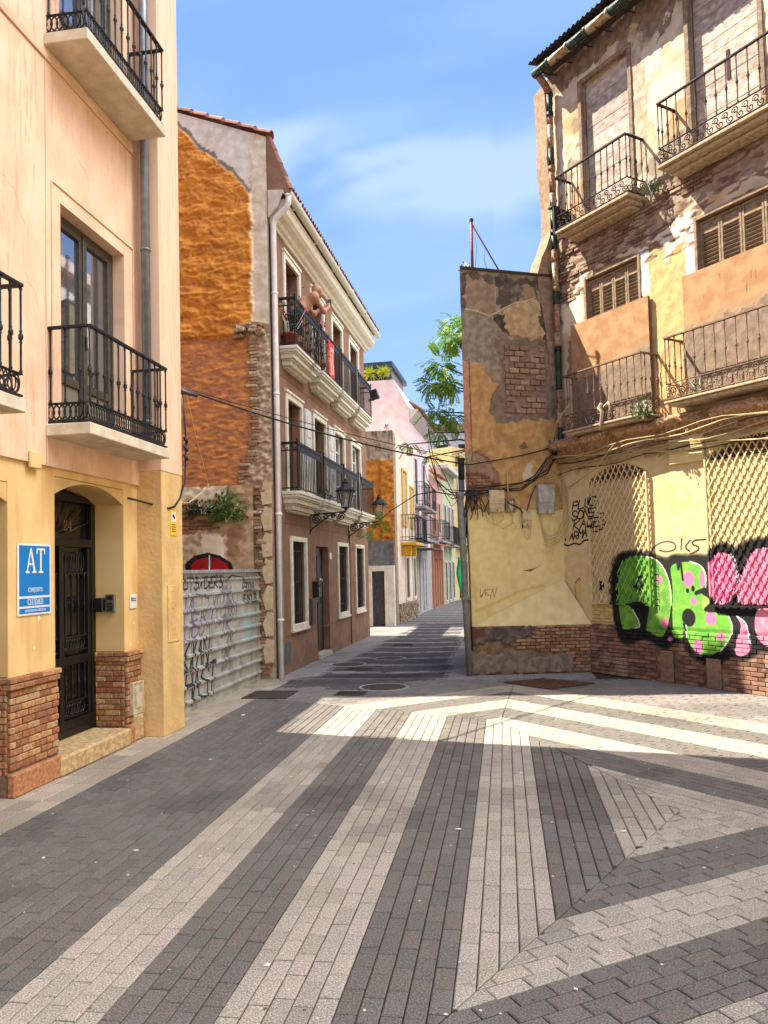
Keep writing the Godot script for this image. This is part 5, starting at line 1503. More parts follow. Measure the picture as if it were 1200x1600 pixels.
	cb.poly([Vector2(0.0, 0.0), Vector2(1.62, 0.0), Vector2(1.60, 0.26), Vector2(1.35, 0.30), Vector2(1.1, 0.24), Vector2(0.95, 0.33), Vector2(0.65, 0.36), Vector2(0.35, 0.28), Vector2(0.15, 0.36), Vector2(0.0, 0.30)], Color(0.54, 0.48, 0.40), 1.0, 0.03, 0.045, Color(0.43, 0.38, 0.32))
	cb.poly([Vector2(0.25, 0.76), Vector2(0.95, 0.76), Vector2(1.02, 0.66), Vector2(0.85, 0.52), Vector2(0.55, 0.48), Vector2(0.42, 0.55), Vector2(0.25, 0.52), Vector2(0.0, 0.40), Vector2(0.0, 0.76)], Color(0.44, 0.38, 0.34), 1.0, 0.04, 0.03, Color(0.31, 0.27, 0.24))
	cb.poly([Vector2(0.02, 0.50), Vector2(0.2, 0.62), Vector2(0.22, 0.74), Vector2(0.03, 0.72)], Color(0.42, 0.24, 0.17), 0.8, 0.03)
	part(base, "face", holed(0.0, 1.90, 0.0, 0.76, [], 0.0, 0.022, func(x, y): return cb.height(x, y) + 0.010 * gn.get_noise_2d(x * 6.0, y * 6.0) + 0.005 * gn.get_noise_2d(x * 20.0, y * 20.0)), painted("footing_cement", cb.tex(), 0.95))
	part(base, "wall_core", boxm(Vector3(0.01, 0.0, -0.3), Vector3(1.89, 0.735, -0.025)), mats["old_rubble"])
	var bb := colors([Color(0.70, 0.54, 0.39), Color(0.63, 0.46, 0.34), Color(0.74, 0.60, 0.43), Color(0.58, 0.42, 0.31), Color(0.68, 0.57, 0.43)], "footing_brick", 0.95, "stone", 2.0)
	brick_field(base, at(0.02, 0.02, 0.035), 1.86, 0.74, 0.155, 0.053, 0.011, bb, 0.06, 0.012, func(x, y): return (x > 1.06 + (0.35 if y < 0.3 else 0.0) + (0.16 if y < 0.24 else 0.0)) or (y > 0.38 and y < 0.50 + (x - 0.75) * 0.5 and x > 0.62) )
	# sloping render from the footing up into the corner
	var st := begin()
	var A := Vector3(-0.575, 0.745, -12.395); var B := Vector3(1.33, 0.745, -12.70); var C := Vector3(0.945, 1.46, -13.12)
	var wn := noise(1.0, 107, 4)
	var N := 26
	var nrm := (B - A).cross(C - A).normalized()
	var V := func(i: int, j: int) -> Vector3:
		var u := float(i) / N; var v := float(j) / N
		var p := A + (B - A) * u + (C - A) * v
		return p + nrm * (0.008 * wn.get_noise_2d(u * 9.0, v * 9.0))
	st.set_smooth_group(0)
	for i in N:
		for j in N - i:
			tri(st, V.call(i, j), V.call(i, j + 1), V.call(i + 1, j))
			if i + j < N - 1: tri(st, V.call(i + 1, j), V.call(i, j + 1), V.call(i + 1, j + 1))
	part(sw, "render_slope", done(st), mat("yellow_render", Color(0.895, 0.82, 0.59), 0.92, "plaster", 1.0), sw.transform.affine_inverse())
	# leaning mast on top of the stub
	var mast := thing("steel_mast", "thin pink steel mast with diagonal stay on top of the stub wall", "mast", Vector3(-0.57, 0, -12.42), deg_to_rad(25.5))
	var pk := mat("faded_red_steel", Color(0.62, 0.34, 0.34), 0.6, "rust", 2.0, 0.2)
	part(mast, "pole", tubem([Vector3(0.31, 6.45, -0.2), Vector3(0.32, 7.4, -0.2)], 0.024, 7), pk)
	part(mast, "stay", tubem([Vector3(0.32, 7.36, -0.2), Vector3(0.86, 6.5, -0.2)], 0.012, 6), pk)
	part(mast, "cap", boxm(Vector3(0.295, 7.38, -0.23), Vector3(0.345, 7.44, -0.17), 0.006), iron())
	part(mast, "wire", tubem([Vector3(0.38, 7.15, -0.2), Vector3(0.40, 6.95, -0.2), Vector3(0.37, 6.7, -0.2), Vector3(0.36, 6.53, -0.2)], 0.004, 4), iron())
	part(mast, "wire", tubem([Vector3(0.55, 6.98, -0.2), Vector3(0.53, 6.75, -0.2), Vector3(0.60, 6.53, -0.2)], 0.004, 4), iron())
	# grey pipe up the corner towards the street
	var gp := thing("corner_pipe", "leaning grey drain pipe at the street corner of the yellow wall", "pipe", Vector3(-0.62, 0, -12.36))
	part(gp, "pipe", tubem([Vector3(0.03, 0.0, 0.0), Vector3(0.0, 1.0, 0.0), Vector3(-0.02, 2.0, 0.0), Vector3(-0.045, 2.86, 0.0)], 0.055, 10), mat("grey_paint_pipe", Color(0.52, 0.51, 0.47), 0.6, "metal", 1.0))
	part(gp, "socket", lathem([[0.055, 0.0], [0.068, 0.01], [0.068, 0.10], [0.055, 0.11], [0.045, 0.11], [0.045, 0.0]], 10), mats["grey_paint_pipe"], at(-0.045, 2.78, 0.0))
	part(gp, "sheath", tubem([Vector3(0.075, 0.4, 0.01), Vector3(0.07, 1.6, 0.01), Vector3(0.05, 2.9, 0.01)], 0.012, 5), iron())
	part(gp, "bracket", boxm(Vector3(-0.07, 1.18, -0.06), Vector3(0.09, 1.22, 0.062), 0.004), mats["grey_paint_pipe"])

# ------------------------------------------------------------------ right: decayed three-storey building
const GRAFFITI := {
	"black": [0.56, 1.75, 0.72, 1.84, 0.97, 1.86, 1.22, 1.82, 1.40, 1.76, 1.55, 1.72, 1.64, 1.78, 1.81, 1.77, 2.07, 1.77, 2.23, 1.74, 2.31, 1.87, 2.52, 1.93, 2.64, 1.79, 2.72, 1.88, 2.85, 1.94, 3.09, 1.95, 3.24, 1.90, 3.31, 1.48, 3.18, 0.64, 3.02, 0.56, 2.92, 0.60, 2.77, 0.46, 2.62, 0.43, 2.53, 0.52, 2.45, 0.43, 2.24, 0.32, 2.02, 0.35, 1.86, 0.47, 1.76, 0.63, 1.58, 0.60, 1.46, 0.44, 1.10, 0.64, 0.73, 0.46, 0.60, 0.63, 0.51, 0.84, 0.47, 1.36],
	"green_one": [0.67, 1.67, 0.80, 1.77, 1.00, 1.82, 1.22, 1.79, 1.40, 1.71, 1.51, 1.56, 1.58, 1.34, 1.58, 1.10, 1.52, 0.86, 1.43, 0.60, 1.16, 0.70, 1.10, 0.76, 1.20, 1.04, 1.12, 1.10, 0.96, 1.11, 0.81, 1.08, 0.87, 1.01, 0.98, 0.86, 0.99, 0.76, 0.67, 0.68, 0.62, 0.89, 0.59, 1.28],
	"green_two": [1.57, 1.61, 1.67, 1.69, 1.92, 1.70, 2.09, 1.65, 2.16, 1.53, 2.14, 1.35, 2.02, 1.29, 2.23, 1.19, 2.20, 1.12, 2.14, 1.00, 2.32, 1.02, 2.48, 0.97, 2.53, 0.84, 2.49, 0.66, 2.35, 0.51, 2.16, 0.43, 1.97, 0.46, 1.87, 0.57, 1.83, 0.71, 1.81, 0.82, 1.74, 0.87, 1.82, 0.66, 1.60, 0.61, 1.58, 0.88, 1.62, 1.37],
	"pink_one": [2.25, 1.71, 2.36, 1.80, 2.49, 1.81, 2.61, 1.73, 2.64, 1.57, 2.65, 1.42, 2.53, 1.13, 2.25, 1.12, 2.21, 1.49],
	"pink_two": [2.70, 1.48, 2.76, 1.66, 2.86, 1.81, 3.08, 1.87, 3.19, 1.78, 3.16, 1.16, 3.04, 1.14, 2.58, 1.13],
	"tail": [2.58, 0.99, 2.72, 0.91, 2.74, 0.78, 2.79, 0.63, 2.78, 0.52, 2.65, 0.46, 2.55, 0.50, 2.60, 0.68, 2.67, 0.87],
	"pink_three": [2.88, 1.09, 3.04, 1.10, 3.15, 1.06, 3.13, 0.66, 3.02, 0.61, 2.90, 0.70, 2.84, 0.83],
}

func pairs(l: Array) -> Array:
	var o := []
	for k in range(0, l.size(), 2): o.append(Vector2(l[k], l[k + 1]))
	return o

func rounded(l: Array, closed: bool) -> Array:   # corner cutting
	var o := l
	for r in 2:
		var q := []
		var n := o.size()
		if not closed: q.append(o[0])
		for k in (n if closed else n - 1):
			var a: Vector2 = o[k]; var c: Vector2 = o[(k + 1) % n]
			q.append(a.lerp(c, 0.25)); q.append(a.lerp(c, 0.75))
		if not closed: q.append(o[n - 1])
		o = q
	return o

const FX0 := -0.66
const PIER := [Vector2(1.72, 9.8), Vector2(1.57, 9.8), Vector2(1.60, 9.1), Vector2(1.58, 8.5), Vector2(1.64, 7.8), Vector2(1.63, 7.3), Vector2(1.52, 7.0), Vector2(1.42, 6.8), Vector2(1.33, 6.5), Vector2(1.38, 6.1), Vector2(1.44, 5.7), Vector2(1.50, 5.1), Vector2(1.57, 4.7), Vector2(1.60, 4.2), Vector2(1.64, 3.7), Vector2(1.72, 3.6)]
const FX1 := 4.40
const FY1 := 9.95

var socle := []

# brick front with the painted wall's texture coordinates
func skin_brick(x0: float, x1: float, y0: float, y1: float, z: float) -> ArrayMesh:
	var st := begin()
	var U := func(p: Vector3) -> Vector2: return Vector2((p.x - FX0) / (FX1 - FX0), 1.0 - p.y / FY1)
	var c := 0.004
	var f := [Vector3(x0 + c, y0 + c, z), Vector3(x1 - c, y0 + c, z), Vector3(x1 - c, y1 - c, z), Vector3(x0 + c, y1 - c, z)]
	var r := [Vector3(x0, y0, z - c), Vector3(x1, y0, z - c), Vector3(x1, y1, z - c), Vector3(x0, y1, z - c)]
	quad_uv(st, f, [U.call(f[0]), U.call(f[1]), U.call(f[2]), U.call(f[3])])
	for k in 4:
		var m := (k + 1) % 4
		quad_uv(st, [r[k], r[m], f[m], f[k]], [U.call(r[k]), U.call(r[m]), U.call(f[m]), U.call(f[k])])
		var d0: Vector3 = r[k] - Vector3(0, 0, 0.05); var d1: Vector3 = r[m] - Vector3(0, 0, 0.05)
		quad_uv(st, [d0, d1, r[m], r[k]], [U.call(d0), U.call(d1), U.call(r[m]), U.call(r[k])])
	return done(st)

func facade_canvas() -> Canvas:
	for row in 13:
		var y := row * 0.0575
		var x := -0.02 - (0.1 if row % 2 else 0.0)
		while x < 4.3:
			var x1 := x + 0.2
			if not (x1 > 1.36 and x < 1.60 and y < 0.46) and not (x1 > 2.13 and x < 2.35 and y < 0.41) and x1 > 0.03:
				socle.append([maxf(x, 0.01), x1, y, y + 0.0575])
			x = x1
	var cv := Canvas.new(FX0, 0.0, FX1, FY1, 125.0, 111)
	# top floor and first floor plaster
	cv.ground(Color(0.72, 0.64, 0.52), Color(0.80, 0.735, 0.63), 0.9, 0.9)
	cv.patches(Color(0.77, 0.57, 0.38), 0.55, 1.2, 1.0, 0.12, 0.75, 112, 3.4, 9.9, 0.0, 0.25)
	cv.patches(Color(0.80, 0.75, 0.66), 0.7, 1.3, 1.0, 0.20, 0.9, 113, 3.8, 9.9, 0.006, 0.06)
	cv.patches(Color(0.52, 0.46, 0.39), 0.8, 1.0, 1.0, 0.26, 0.8, 114, 3.8, 9.9, -0.006, 0.08)
	# grey render under the eaves
	cv.poly(pairs([-0.8, 9.5, 0.1, 9.55, 1.3, 9.62, 1.75, 9.2, 2.1, 9.55, 4.4, 9.6, 4.4, 9.95, -0.8, 9.95]), Color(0.55, 0.48, 0.40), 1.0, 0.09, -0.004, Color(0.44, 0.38, 0.32))
	cv.poly(pairs([1.2, 9.6, 1.45, 9.5, 1.50, 8.6, 1.42, 7.6, 1.24, 7.4, 1.22, 9.4]), Color(0.74, 0.68, 0.58), 0.9, 0.04, 0.005, Color(0.62, 0.55, 0.46))
	# yellow-orange field between the two first floor windows
	cv.poly(pairs([1.43, 6.25, 2.05, 6.3, 2.06, 3.8, 1.43, 3.8]), Color(0.80, 0.68, 0.46), 1.0, 0.02, 0.004, Color(0.75, 0.60, 0.39))
	cv.poly(pairs([1.40, 6.35, 1.60, 6.3, 1.72, 5.98, 1.95, 6.05, 2.08, 6.3, 2.2, 6.5, 1.4, 6.5]), Color(0.84, 0.79, 0.70), 1.0, 0.06, 0.008)
	cv.poly(pairs([-0.42, 5.9, 0.10, 6.0, 0.14, 5.4, -0.1, 5.3, -0.35, 5.5]), Color(0.86, 0.80, 0.68), 1.0, 0.06, 0.006)
	cv.poly(pairs([1.24, 6.3, 1.42, 6.3, 1.42, 5.6, 1.25, 5.6]), Color(0.85, 0.82, 0.76), 1.0, 0.02, 0.004)
	cv.poly(pairs([2.04, 6.5, 2.22, 6.5, 2.22, 5.6, 2.05, 5.6]), Color(0.84, 0.81, 0.75), 1.0, 0.02, 0.004)
	cv.poly(pairs([-0.28, 5.3, -0.16, 5.35, -0.16, 4.5, -0.26, 4.6, -0.3, 5.0]), Color(0.50, 0.46, 0.41), 1.0, 0.04, -0.006)
	# bare masonry between the floors
	cv.poly(pairs([-0.55, 7.15, 1.3, 7.2, 2.0, 7.1, 4.4, 7.25, 4.4, 6.75, 3.0, 6.6, 2.2, 6.75, 2.0, 6.45, 1.7, 6.45, 1.3, 6.4, 0.1, 6.35, -0.1, 6.1, -0.35, 5.95, -0.55, 5.9]), Color(0.54, 0.46, 0.38), 1.0, 0.07, -0.018, Color(0.66, 0.58, 0.49))
	cv.poly(pairs([1.3, 7.2, 2.1, 7.3, 2.4, 6.95, 3.2, 6.9, 3.3, 6.6, 2.3, 6.62, 1.9, 6.8, 1.3, 6.75]), Color(0.62, 0.56, 0.49), 0.9, 0.08, 0.004, Color(0.52, 0.45, 0.38))
	cv.patches(Color(0.40, 0.27, 0.21), 1.2, 1.5, 6.0, 0.12, 0.7, 115, 6.0, 7.1, -0.01, 0.1)
	# corner strip
	cv.poly(pairs([-0.8, 9.95, -0.62, 9.95, -0.58, 7.1, -0.58, 3.4, -0.8, 3.4]), Color(0.80, 0.60, 0.41), 1.0, 0.04, 0.0, Color(0.70, 0.50, 0.34))
	cv.poly(pairs([-0.8, 9.7, -0.6, 9.6, -0.62, 8.4, -0.8, 8.2]), Color(0.58, 0.48, 0.38), 1.0, 0.04, -0.012, Color(0.46, 0.38, 0.31))
	# ground floor paint
	cv.poly(pairs([-0.8, 3.42, 4.4, 3.42, 4.4, 0.74, -0.8, 0.74]), Color(0.83, 0.75, 0.57), 1.0, 0.012, 0.006, Color(0.80, 0.71, 0.52), true)
	cv.patches(Color(0.78, 0.68, 0.44), 0.9, 1.4, 0.9, 0.24, 0.45, 116, 0.8, 3.4, 0.0, 0.3)
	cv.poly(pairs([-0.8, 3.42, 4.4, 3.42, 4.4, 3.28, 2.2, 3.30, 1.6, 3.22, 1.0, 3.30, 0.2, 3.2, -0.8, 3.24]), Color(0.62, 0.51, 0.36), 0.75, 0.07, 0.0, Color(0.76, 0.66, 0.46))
	cv.poly(pairs([-0.30, 1.40, -0.20, 1.48, -0.16, 1.30, -0.20, 1.08, -0.29, 1.06, -0.31, 1.22]), Color(0.80, 0.68, 0.43), 0.8, 0.02, -0.004)
	cv.stroke(pairs([-0.30, 1.40, -0.20, 1.48, -0.18, 1.44]), 0.012, Color(0.36, 0.29, 0.22), 0.9)
	cv.stroke(pairs([-0.31, 1.38, -0.31, 1.15, -0.27, 1.04, -0.22, 1.06]), 0.007, Color(0.45, 0.37, 0.27), 0.9)
	# brick socle colour behind the bricks
	cv.poly(pairs([-0.8, 0.76, 4.4, 0.78, 4.4, 0.0, -0.8, 0.0]), Color(0.44, 0.33, 0.26), 1.0, 0.01, -0.012, Color(0.52, 0.41, 0.33), true)
	for q in socle:
		var tone: Color = [Color(0.58, 0.43, 0.34), Color(0.52, 0.38, 0.30), Color(0.63, 0.49, 0.39), Color(0.47, 0.34, 0.27), Color(0.60, 0.45, 0.35)][rng.randi() % 5]
		cv.poly([Vector2(q[0], q[2]), Vector2(q[1], q[2]), Vector2(q[1], q[3]), Vector2(q[0], q[3])], tone, 1.0, 0.0, 0.0, tone * 0.82)
	cv.patches(Color(0.70, 0.60, 0.50), 1.5, 1.0, 1.0, 0.25, 0.6, 118, 0.0, 0.75, 0.0, 0.1)
	# spray-painted piece
	var halo := rounded(pairs(GRAFFITI["black"]), true)
	halo.append(halo[0])
	cv.stroke(halo, 0.055, Color(0.08, 0.075, 0.08), 0.55, 1.0)
	for b in [["black", Color(0.055, 0.05, 0.055), 0.02], ["green_one", Color(0.36, 0.60, 0.22), 0.0], ["green_two", Color(0.38, 0.68, 0.24), 0.0], ["pink_one", Color(0.86, 0.40, 0.56), 0.0], ["pink_two", Color(0.88, 0.47, 0.58), 0.0], ["tail", Color(0.86, 0.52, 0.62), 0.0], ["pink_three", Color(0.90, 0.48, 0.56), 0.0]]:
		var c2: Color = Color(0, 0, 0, 0)
		if b[0].begins_with("green"): c2 = Color(0.50, 0.70, 0.25)
		if b[0].begins_with("pink"): c2 = Color(0.93, 0.58, 0.68)
		cv.poly(rounded(pairs(GRAFFITI[b[0]]), true), b[1], 0.96, b[2], 0.0, c2)
	for s in [[1.88, 1.46, 0.11, 0.13], [1.39, 1.45, 0.06, 0.07], [1.45, 0.84, 0.07, 0.08], [1.95, 1.16, 0.06, 0.07], [2.21, 0.93, 0.10, 0.10], [2.01, 0.55, 0.09, 0.11], [2.36, 0.70, 0.09, 0.06], [2.10, 1.46, 0.05, 0.14], [1.55, 0.62, 0.05, 0.04]]:
		cv.blob(Vector2(s[0], s[1]), s[2], s[3], Color(0.88, 0.44, 0.66), 0.95, 0.3)
	cv.blob(Vector2(2.42, 0.92), 0.10, 0.09, Color(0.42, 0.80, 0.22), 0.9, 0.3)
	cv.blob(Vector2(2.14, 1.12), 0.07, 0.10, Color(0.66, 0.78, 0.42), 0.9, 0.3)
	var k := Color(0.05, 0.045, 0.05)
	cv.blob(Vector2(1.86, 0.93), 0.115, 0.13, k, 1.0, 0.1)
	cv.poly(pairs([0.79, 1.09, 0.95, 1.13, 1.12, 1.12, 1.19, 1.06, 1.12, 0.78, 1.02, 0.72, 0.98, 0.86, 0.87, 1.01]), k, 1.0, 0.0)
	cv.blob(Vector2(1.86, 1.30), 0.03, 0.035, k); cv.blob(Vector2(1.95, 1.33), 0.03, 0.045, k)
	cv.stroke(pairs([0.97, 1.27, 0.96, 1.39, 1.01, 1.48, 1.08, 1.50, 1.11, 1.41, 1.05, 1.33, 0.97, 1.27]), 0.018, k)
	cv.stroke(pairs([2.0, 1.27, 2.12, 1.31, 2.22, 1.25, 2.25, 1.14, 2.14, 1.05]), 0.035, k)
	cv.stroke(pairs([2.84, 1.12, 2.78, 0.98, 2.74, 0.92]), 0.05, k)
	cv.stroke(pairs([2.62, 1.12, 2.72, 1.0, 2.76, 0.9]), 0.04, k)
	cv.stroke(pairs([1.70, 1.72, 1.72, 1.60, 1.76, 1.72, 1.79, 1.45]), 0.022, k)
	cv.blob(Vector2(0.28, 1.36), 0.045, 0.075, k, 1.0, 0.1)
	var w := Color(0.90, 0.92, 0.90)
	for s in [[1.22, 1.79, 1.40, 1.71, 1.51, 1.56, 1.58, 1.34, 1.58, 1.10], [1.92, 1.70, 2.09, 1.65, 2.17, 1.53, 2.15, 1.35], [2.48, 0.97, 2.54, 0.84, 2.49, 0.66, 2.35, 0.51], [0.87, 1.01, 0.98, 0.86, 1.00, 0.76, 0.92, 0.74], [1.81, 0.82, 1.83, 0.66], [2.55, 1.78, 2.61, 1.73, 2.65, 1.57, 2.66, 1.42], [2.60, 0.98, 2.73, 0.91, 2.75, 0.78, 2.80, 0.63]]:
		cv.stroke(rounded(pairs(s), false), 0.012, w, 0.9)
	for j in 7: cv.stroke(pairs([1.30, 1.62 - j * 0.09, 1.37, 1.62 - j * 0.09, 1.37, 1.56 - j * 0.09]), 0.008, k, 0.8)
	# signature and tags
	cv.stroke(rounded(pairs([1.25, 1.84, 1.32, 1.93, 1.50, 2.00, 1.68, 1.97, 1.70, 1.87, 1.53, 1.84, 1.41, 1.87]), false), 0.014, Color(0.24, 0.19, 0.20), 0.8)
	cv.stroke(rounded(pairs([1.80, 2.02, 1.78, 1.87]), false), 0.014, Color(0.16, 0.12, 0.14), 0.9)
	cv.stroke(rounded(pairs([1.94, 1.99, 1.84, 1.90, 1.92, 1.84]), false), 0.014, Color(0.16, 0.12, 0.14), 0.9)
	cv.stroke(rounded(pairs([2.19, 1.99, 1.99, 1.99, 1.96, 1.93, 2.07, 1.90, 2.07, 1.85, 1.93, 1.80]), false), 0.014, Color(0.16, 0.12, 0.14), 0.9)
	cv.write("PLUG", Vector2(-0.31, 2.58), 0.13, 0.013, k, 0.95, 0.25, 0.10, 0.1, 1.25)
	cv.write("SONE", Vector2(-0.33, 2.42), 0.13, 0.013, k, 0.95, 0.25, 0.06, 0.1, 1.2)
	cv.write("KACE", Vector2(-0.30, 2.26), 0.14, 0.013, k, 0.95, 0.25, 0.04, 0.1, 1.25)
	cv.write("ARMA", Vector2(-0.40, 2.09), 0.12, 0.013, k, 0.95, 0.25, 0.12, 0.1, 1.0)
	cv.stroke(rounded(pairs([0.10, 2.30, 0.20, 2.18, 0.34, 2.24, 0.42, 2.36, 0.36, 2.48]), false), 0.013, k, 0.9)
	cv.stroke(rounded(pairs([-0.51, 2.03, -0.42, 2.00, -0.27, 2.05, -0.16, 2.00, -0.08, 2.08, 0.05, 2.08]), false), 0.015, k, 0.95)
	cv.blob(Vector2(-0.49, 2.11), 0.02, 0.025, k); cv.blob(Vector2(0.02, 2.30), 0.018, 0.02, k)
	return cv

func right_building() -> void:
	var b := thing("decayed_building", "decayed three storey corner building with peeling plaster, rusty balconies and boarded doors", "building", Vector3(1.31, 0, -12.74), deg_to_rad(-51.0))
	var cv := facade_canvas()
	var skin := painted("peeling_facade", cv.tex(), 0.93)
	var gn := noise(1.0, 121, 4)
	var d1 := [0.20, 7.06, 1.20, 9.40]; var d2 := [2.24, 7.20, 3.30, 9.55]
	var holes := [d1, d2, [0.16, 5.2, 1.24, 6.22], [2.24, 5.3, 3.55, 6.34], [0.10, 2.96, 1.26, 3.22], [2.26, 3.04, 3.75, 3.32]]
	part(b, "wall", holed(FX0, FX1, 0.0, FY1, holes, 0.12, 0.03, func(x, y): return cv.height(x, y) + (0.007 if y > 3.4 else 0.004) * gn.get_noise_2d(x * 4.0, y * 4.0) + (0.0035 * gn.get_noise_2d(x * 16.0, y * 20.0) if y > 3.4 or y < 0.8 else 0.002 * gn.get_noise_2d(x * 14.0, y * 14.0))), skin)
	var plain := mat("faded_plaster", Color(0.78, 0.66, 0.49), 0.93, "plaster", 0.6)
	var core := begin()
	add_box(core, Vector3(FX0 + 0.02, 0.0, -7.0), Vector3(13.0, FY1, -0.36))
	add_box(core, Vector3(FX1, 0.0, -0.359), Vector3(13.0, FY1, 0.0))
	add_box(core, Vector3(FX0 + 0.02, 0.0, -0.359), Vector3(FX0 + 0.1, FY1, -0.03))
	part(b, "core", done(core), plain)
	# brick socle, its bricks carrying whatever was sprayed over them
	for q in socle:
		var o := part(b, "brick", skin_brick(q[0] + 0.0045, q[1] - 0.0045, q[2] + 0.0045, q[3] - 0.0045, rng.randf_range(0.020, 0.034)), skin)
	part(b, "cement_patch", boxm(Vector3(1.37, 0.0, 0.013), Vector3(1.59, 0.45, 0.036), 0.01), mat("socle_cement", Color(0.60, 0.48, 0.38), 0.95, "stone", 1.5))
	part(b, "cement_patch", boxm(Vector3(2.13, 0.0, 0.013), Vector3(2.35, 0.40, 0.034), 0.01), mats["socle_cement"])
	# painted courses under the left grille
	brick_field(b, at(0.06, 0.79, 0.022), 0.42, 0.27, 0.19, 0.0575, 0.009, colors([Color(0.87, 0.78, 0.52), Color(0.84, 0.74, 0.48)], "painted_brick", 0.9, "stone", 1.5), 0.03, 0.003)
	# weathered cornice over the ground floor
	var cr := begin()
	var pn := noise(1.0, 123, 4)
	var steps := [[3.40, 0.05], [3.47, 0.07], [3.49, 0.14], [3.56, 0.16], [3.585, 0.26], [3.66, 0.27], [3.72, 0.20], [3.76, 0.04]]
	cr.set_smooth_group(0)
	for k in steps.size() - 1:
		var x := -0.72
		while x < 5.0:
			var p := []
			for q in [[x, k], [x + 0.06, k], [x + 0.06, k + 1], [x, k + 1]]:
				var s: Array = steps[q[1]]
				var bite := maxf(0.0, pn.get_noise_2d(q[0] * 1.6, s[0] * 3.0) - 0.0) * 0.6 * float(s[1] > 0.1)
				p.append(Vector3(q[0], s[0] + 0.014 * pn.get_noise_2d(q[0] * 5.0, 7.0 + q[1]), maxf(0.02, s[1] - bite) + 0.018 * pn.get_noise_2d(q[0] * 9.0, s[0] * 30.0)))
			quad(cr, p[0], p[1], p[2], p[3])
			x += 0.06
	var crm := mat("cornice_weathered", Color(0.84, 0.73, 0.57), 0.95, "rust", 1.3)
	part(b, "ledge", done(cr), crm)
	part(b, "plaster_block", boxm(Vector3(1.68, 3.06, 0.012), Vector3(2.24, 3.42, 0.06), 0.008), mat("yellow_render", Color(0.895, 0.82, 0.59), 0.92, "plaster", 1.0))
	# bare stones and bricks between the floors
	var grey_bricks := colors([Color(0.60, 0.50, 0.41), Color(0.55, 0.45, 0.37), Color(0.66, 0.57, 0.48), Color(0.50, 0.40, 0.34), Color(0.70, 0.63, 0.55)], "bare_course", 0.95, "stone", 2.0)
	var cn := noise(1.1, 127, 3)
	brick_field(b, at(-0.48, 5.98, 0.004), 3.0, 1.0, 0.21, 0.056, 0.012, grey_bricks, 0.05, 0.012, func(x, y):
		var px: float = x - 0.48; var py: float = y + 5.98
		if py < 6.40 and px > 0.02: return false
		if py < 6.78 and px > 1.35: return false
		for h in holes:
			if px > h[0] - 0.14 and px < h[2] + 0.14 and py > h[1] - 0.03 and py < h[3] + 0.10: return false
		return cn.get_noise_2d(px, py * 2.0) > -0.12, "stone")
	windows_and_doors(b, d1, d2)
	balconies_right(b)
	grilles(b, skin)
	roof_edge(b)

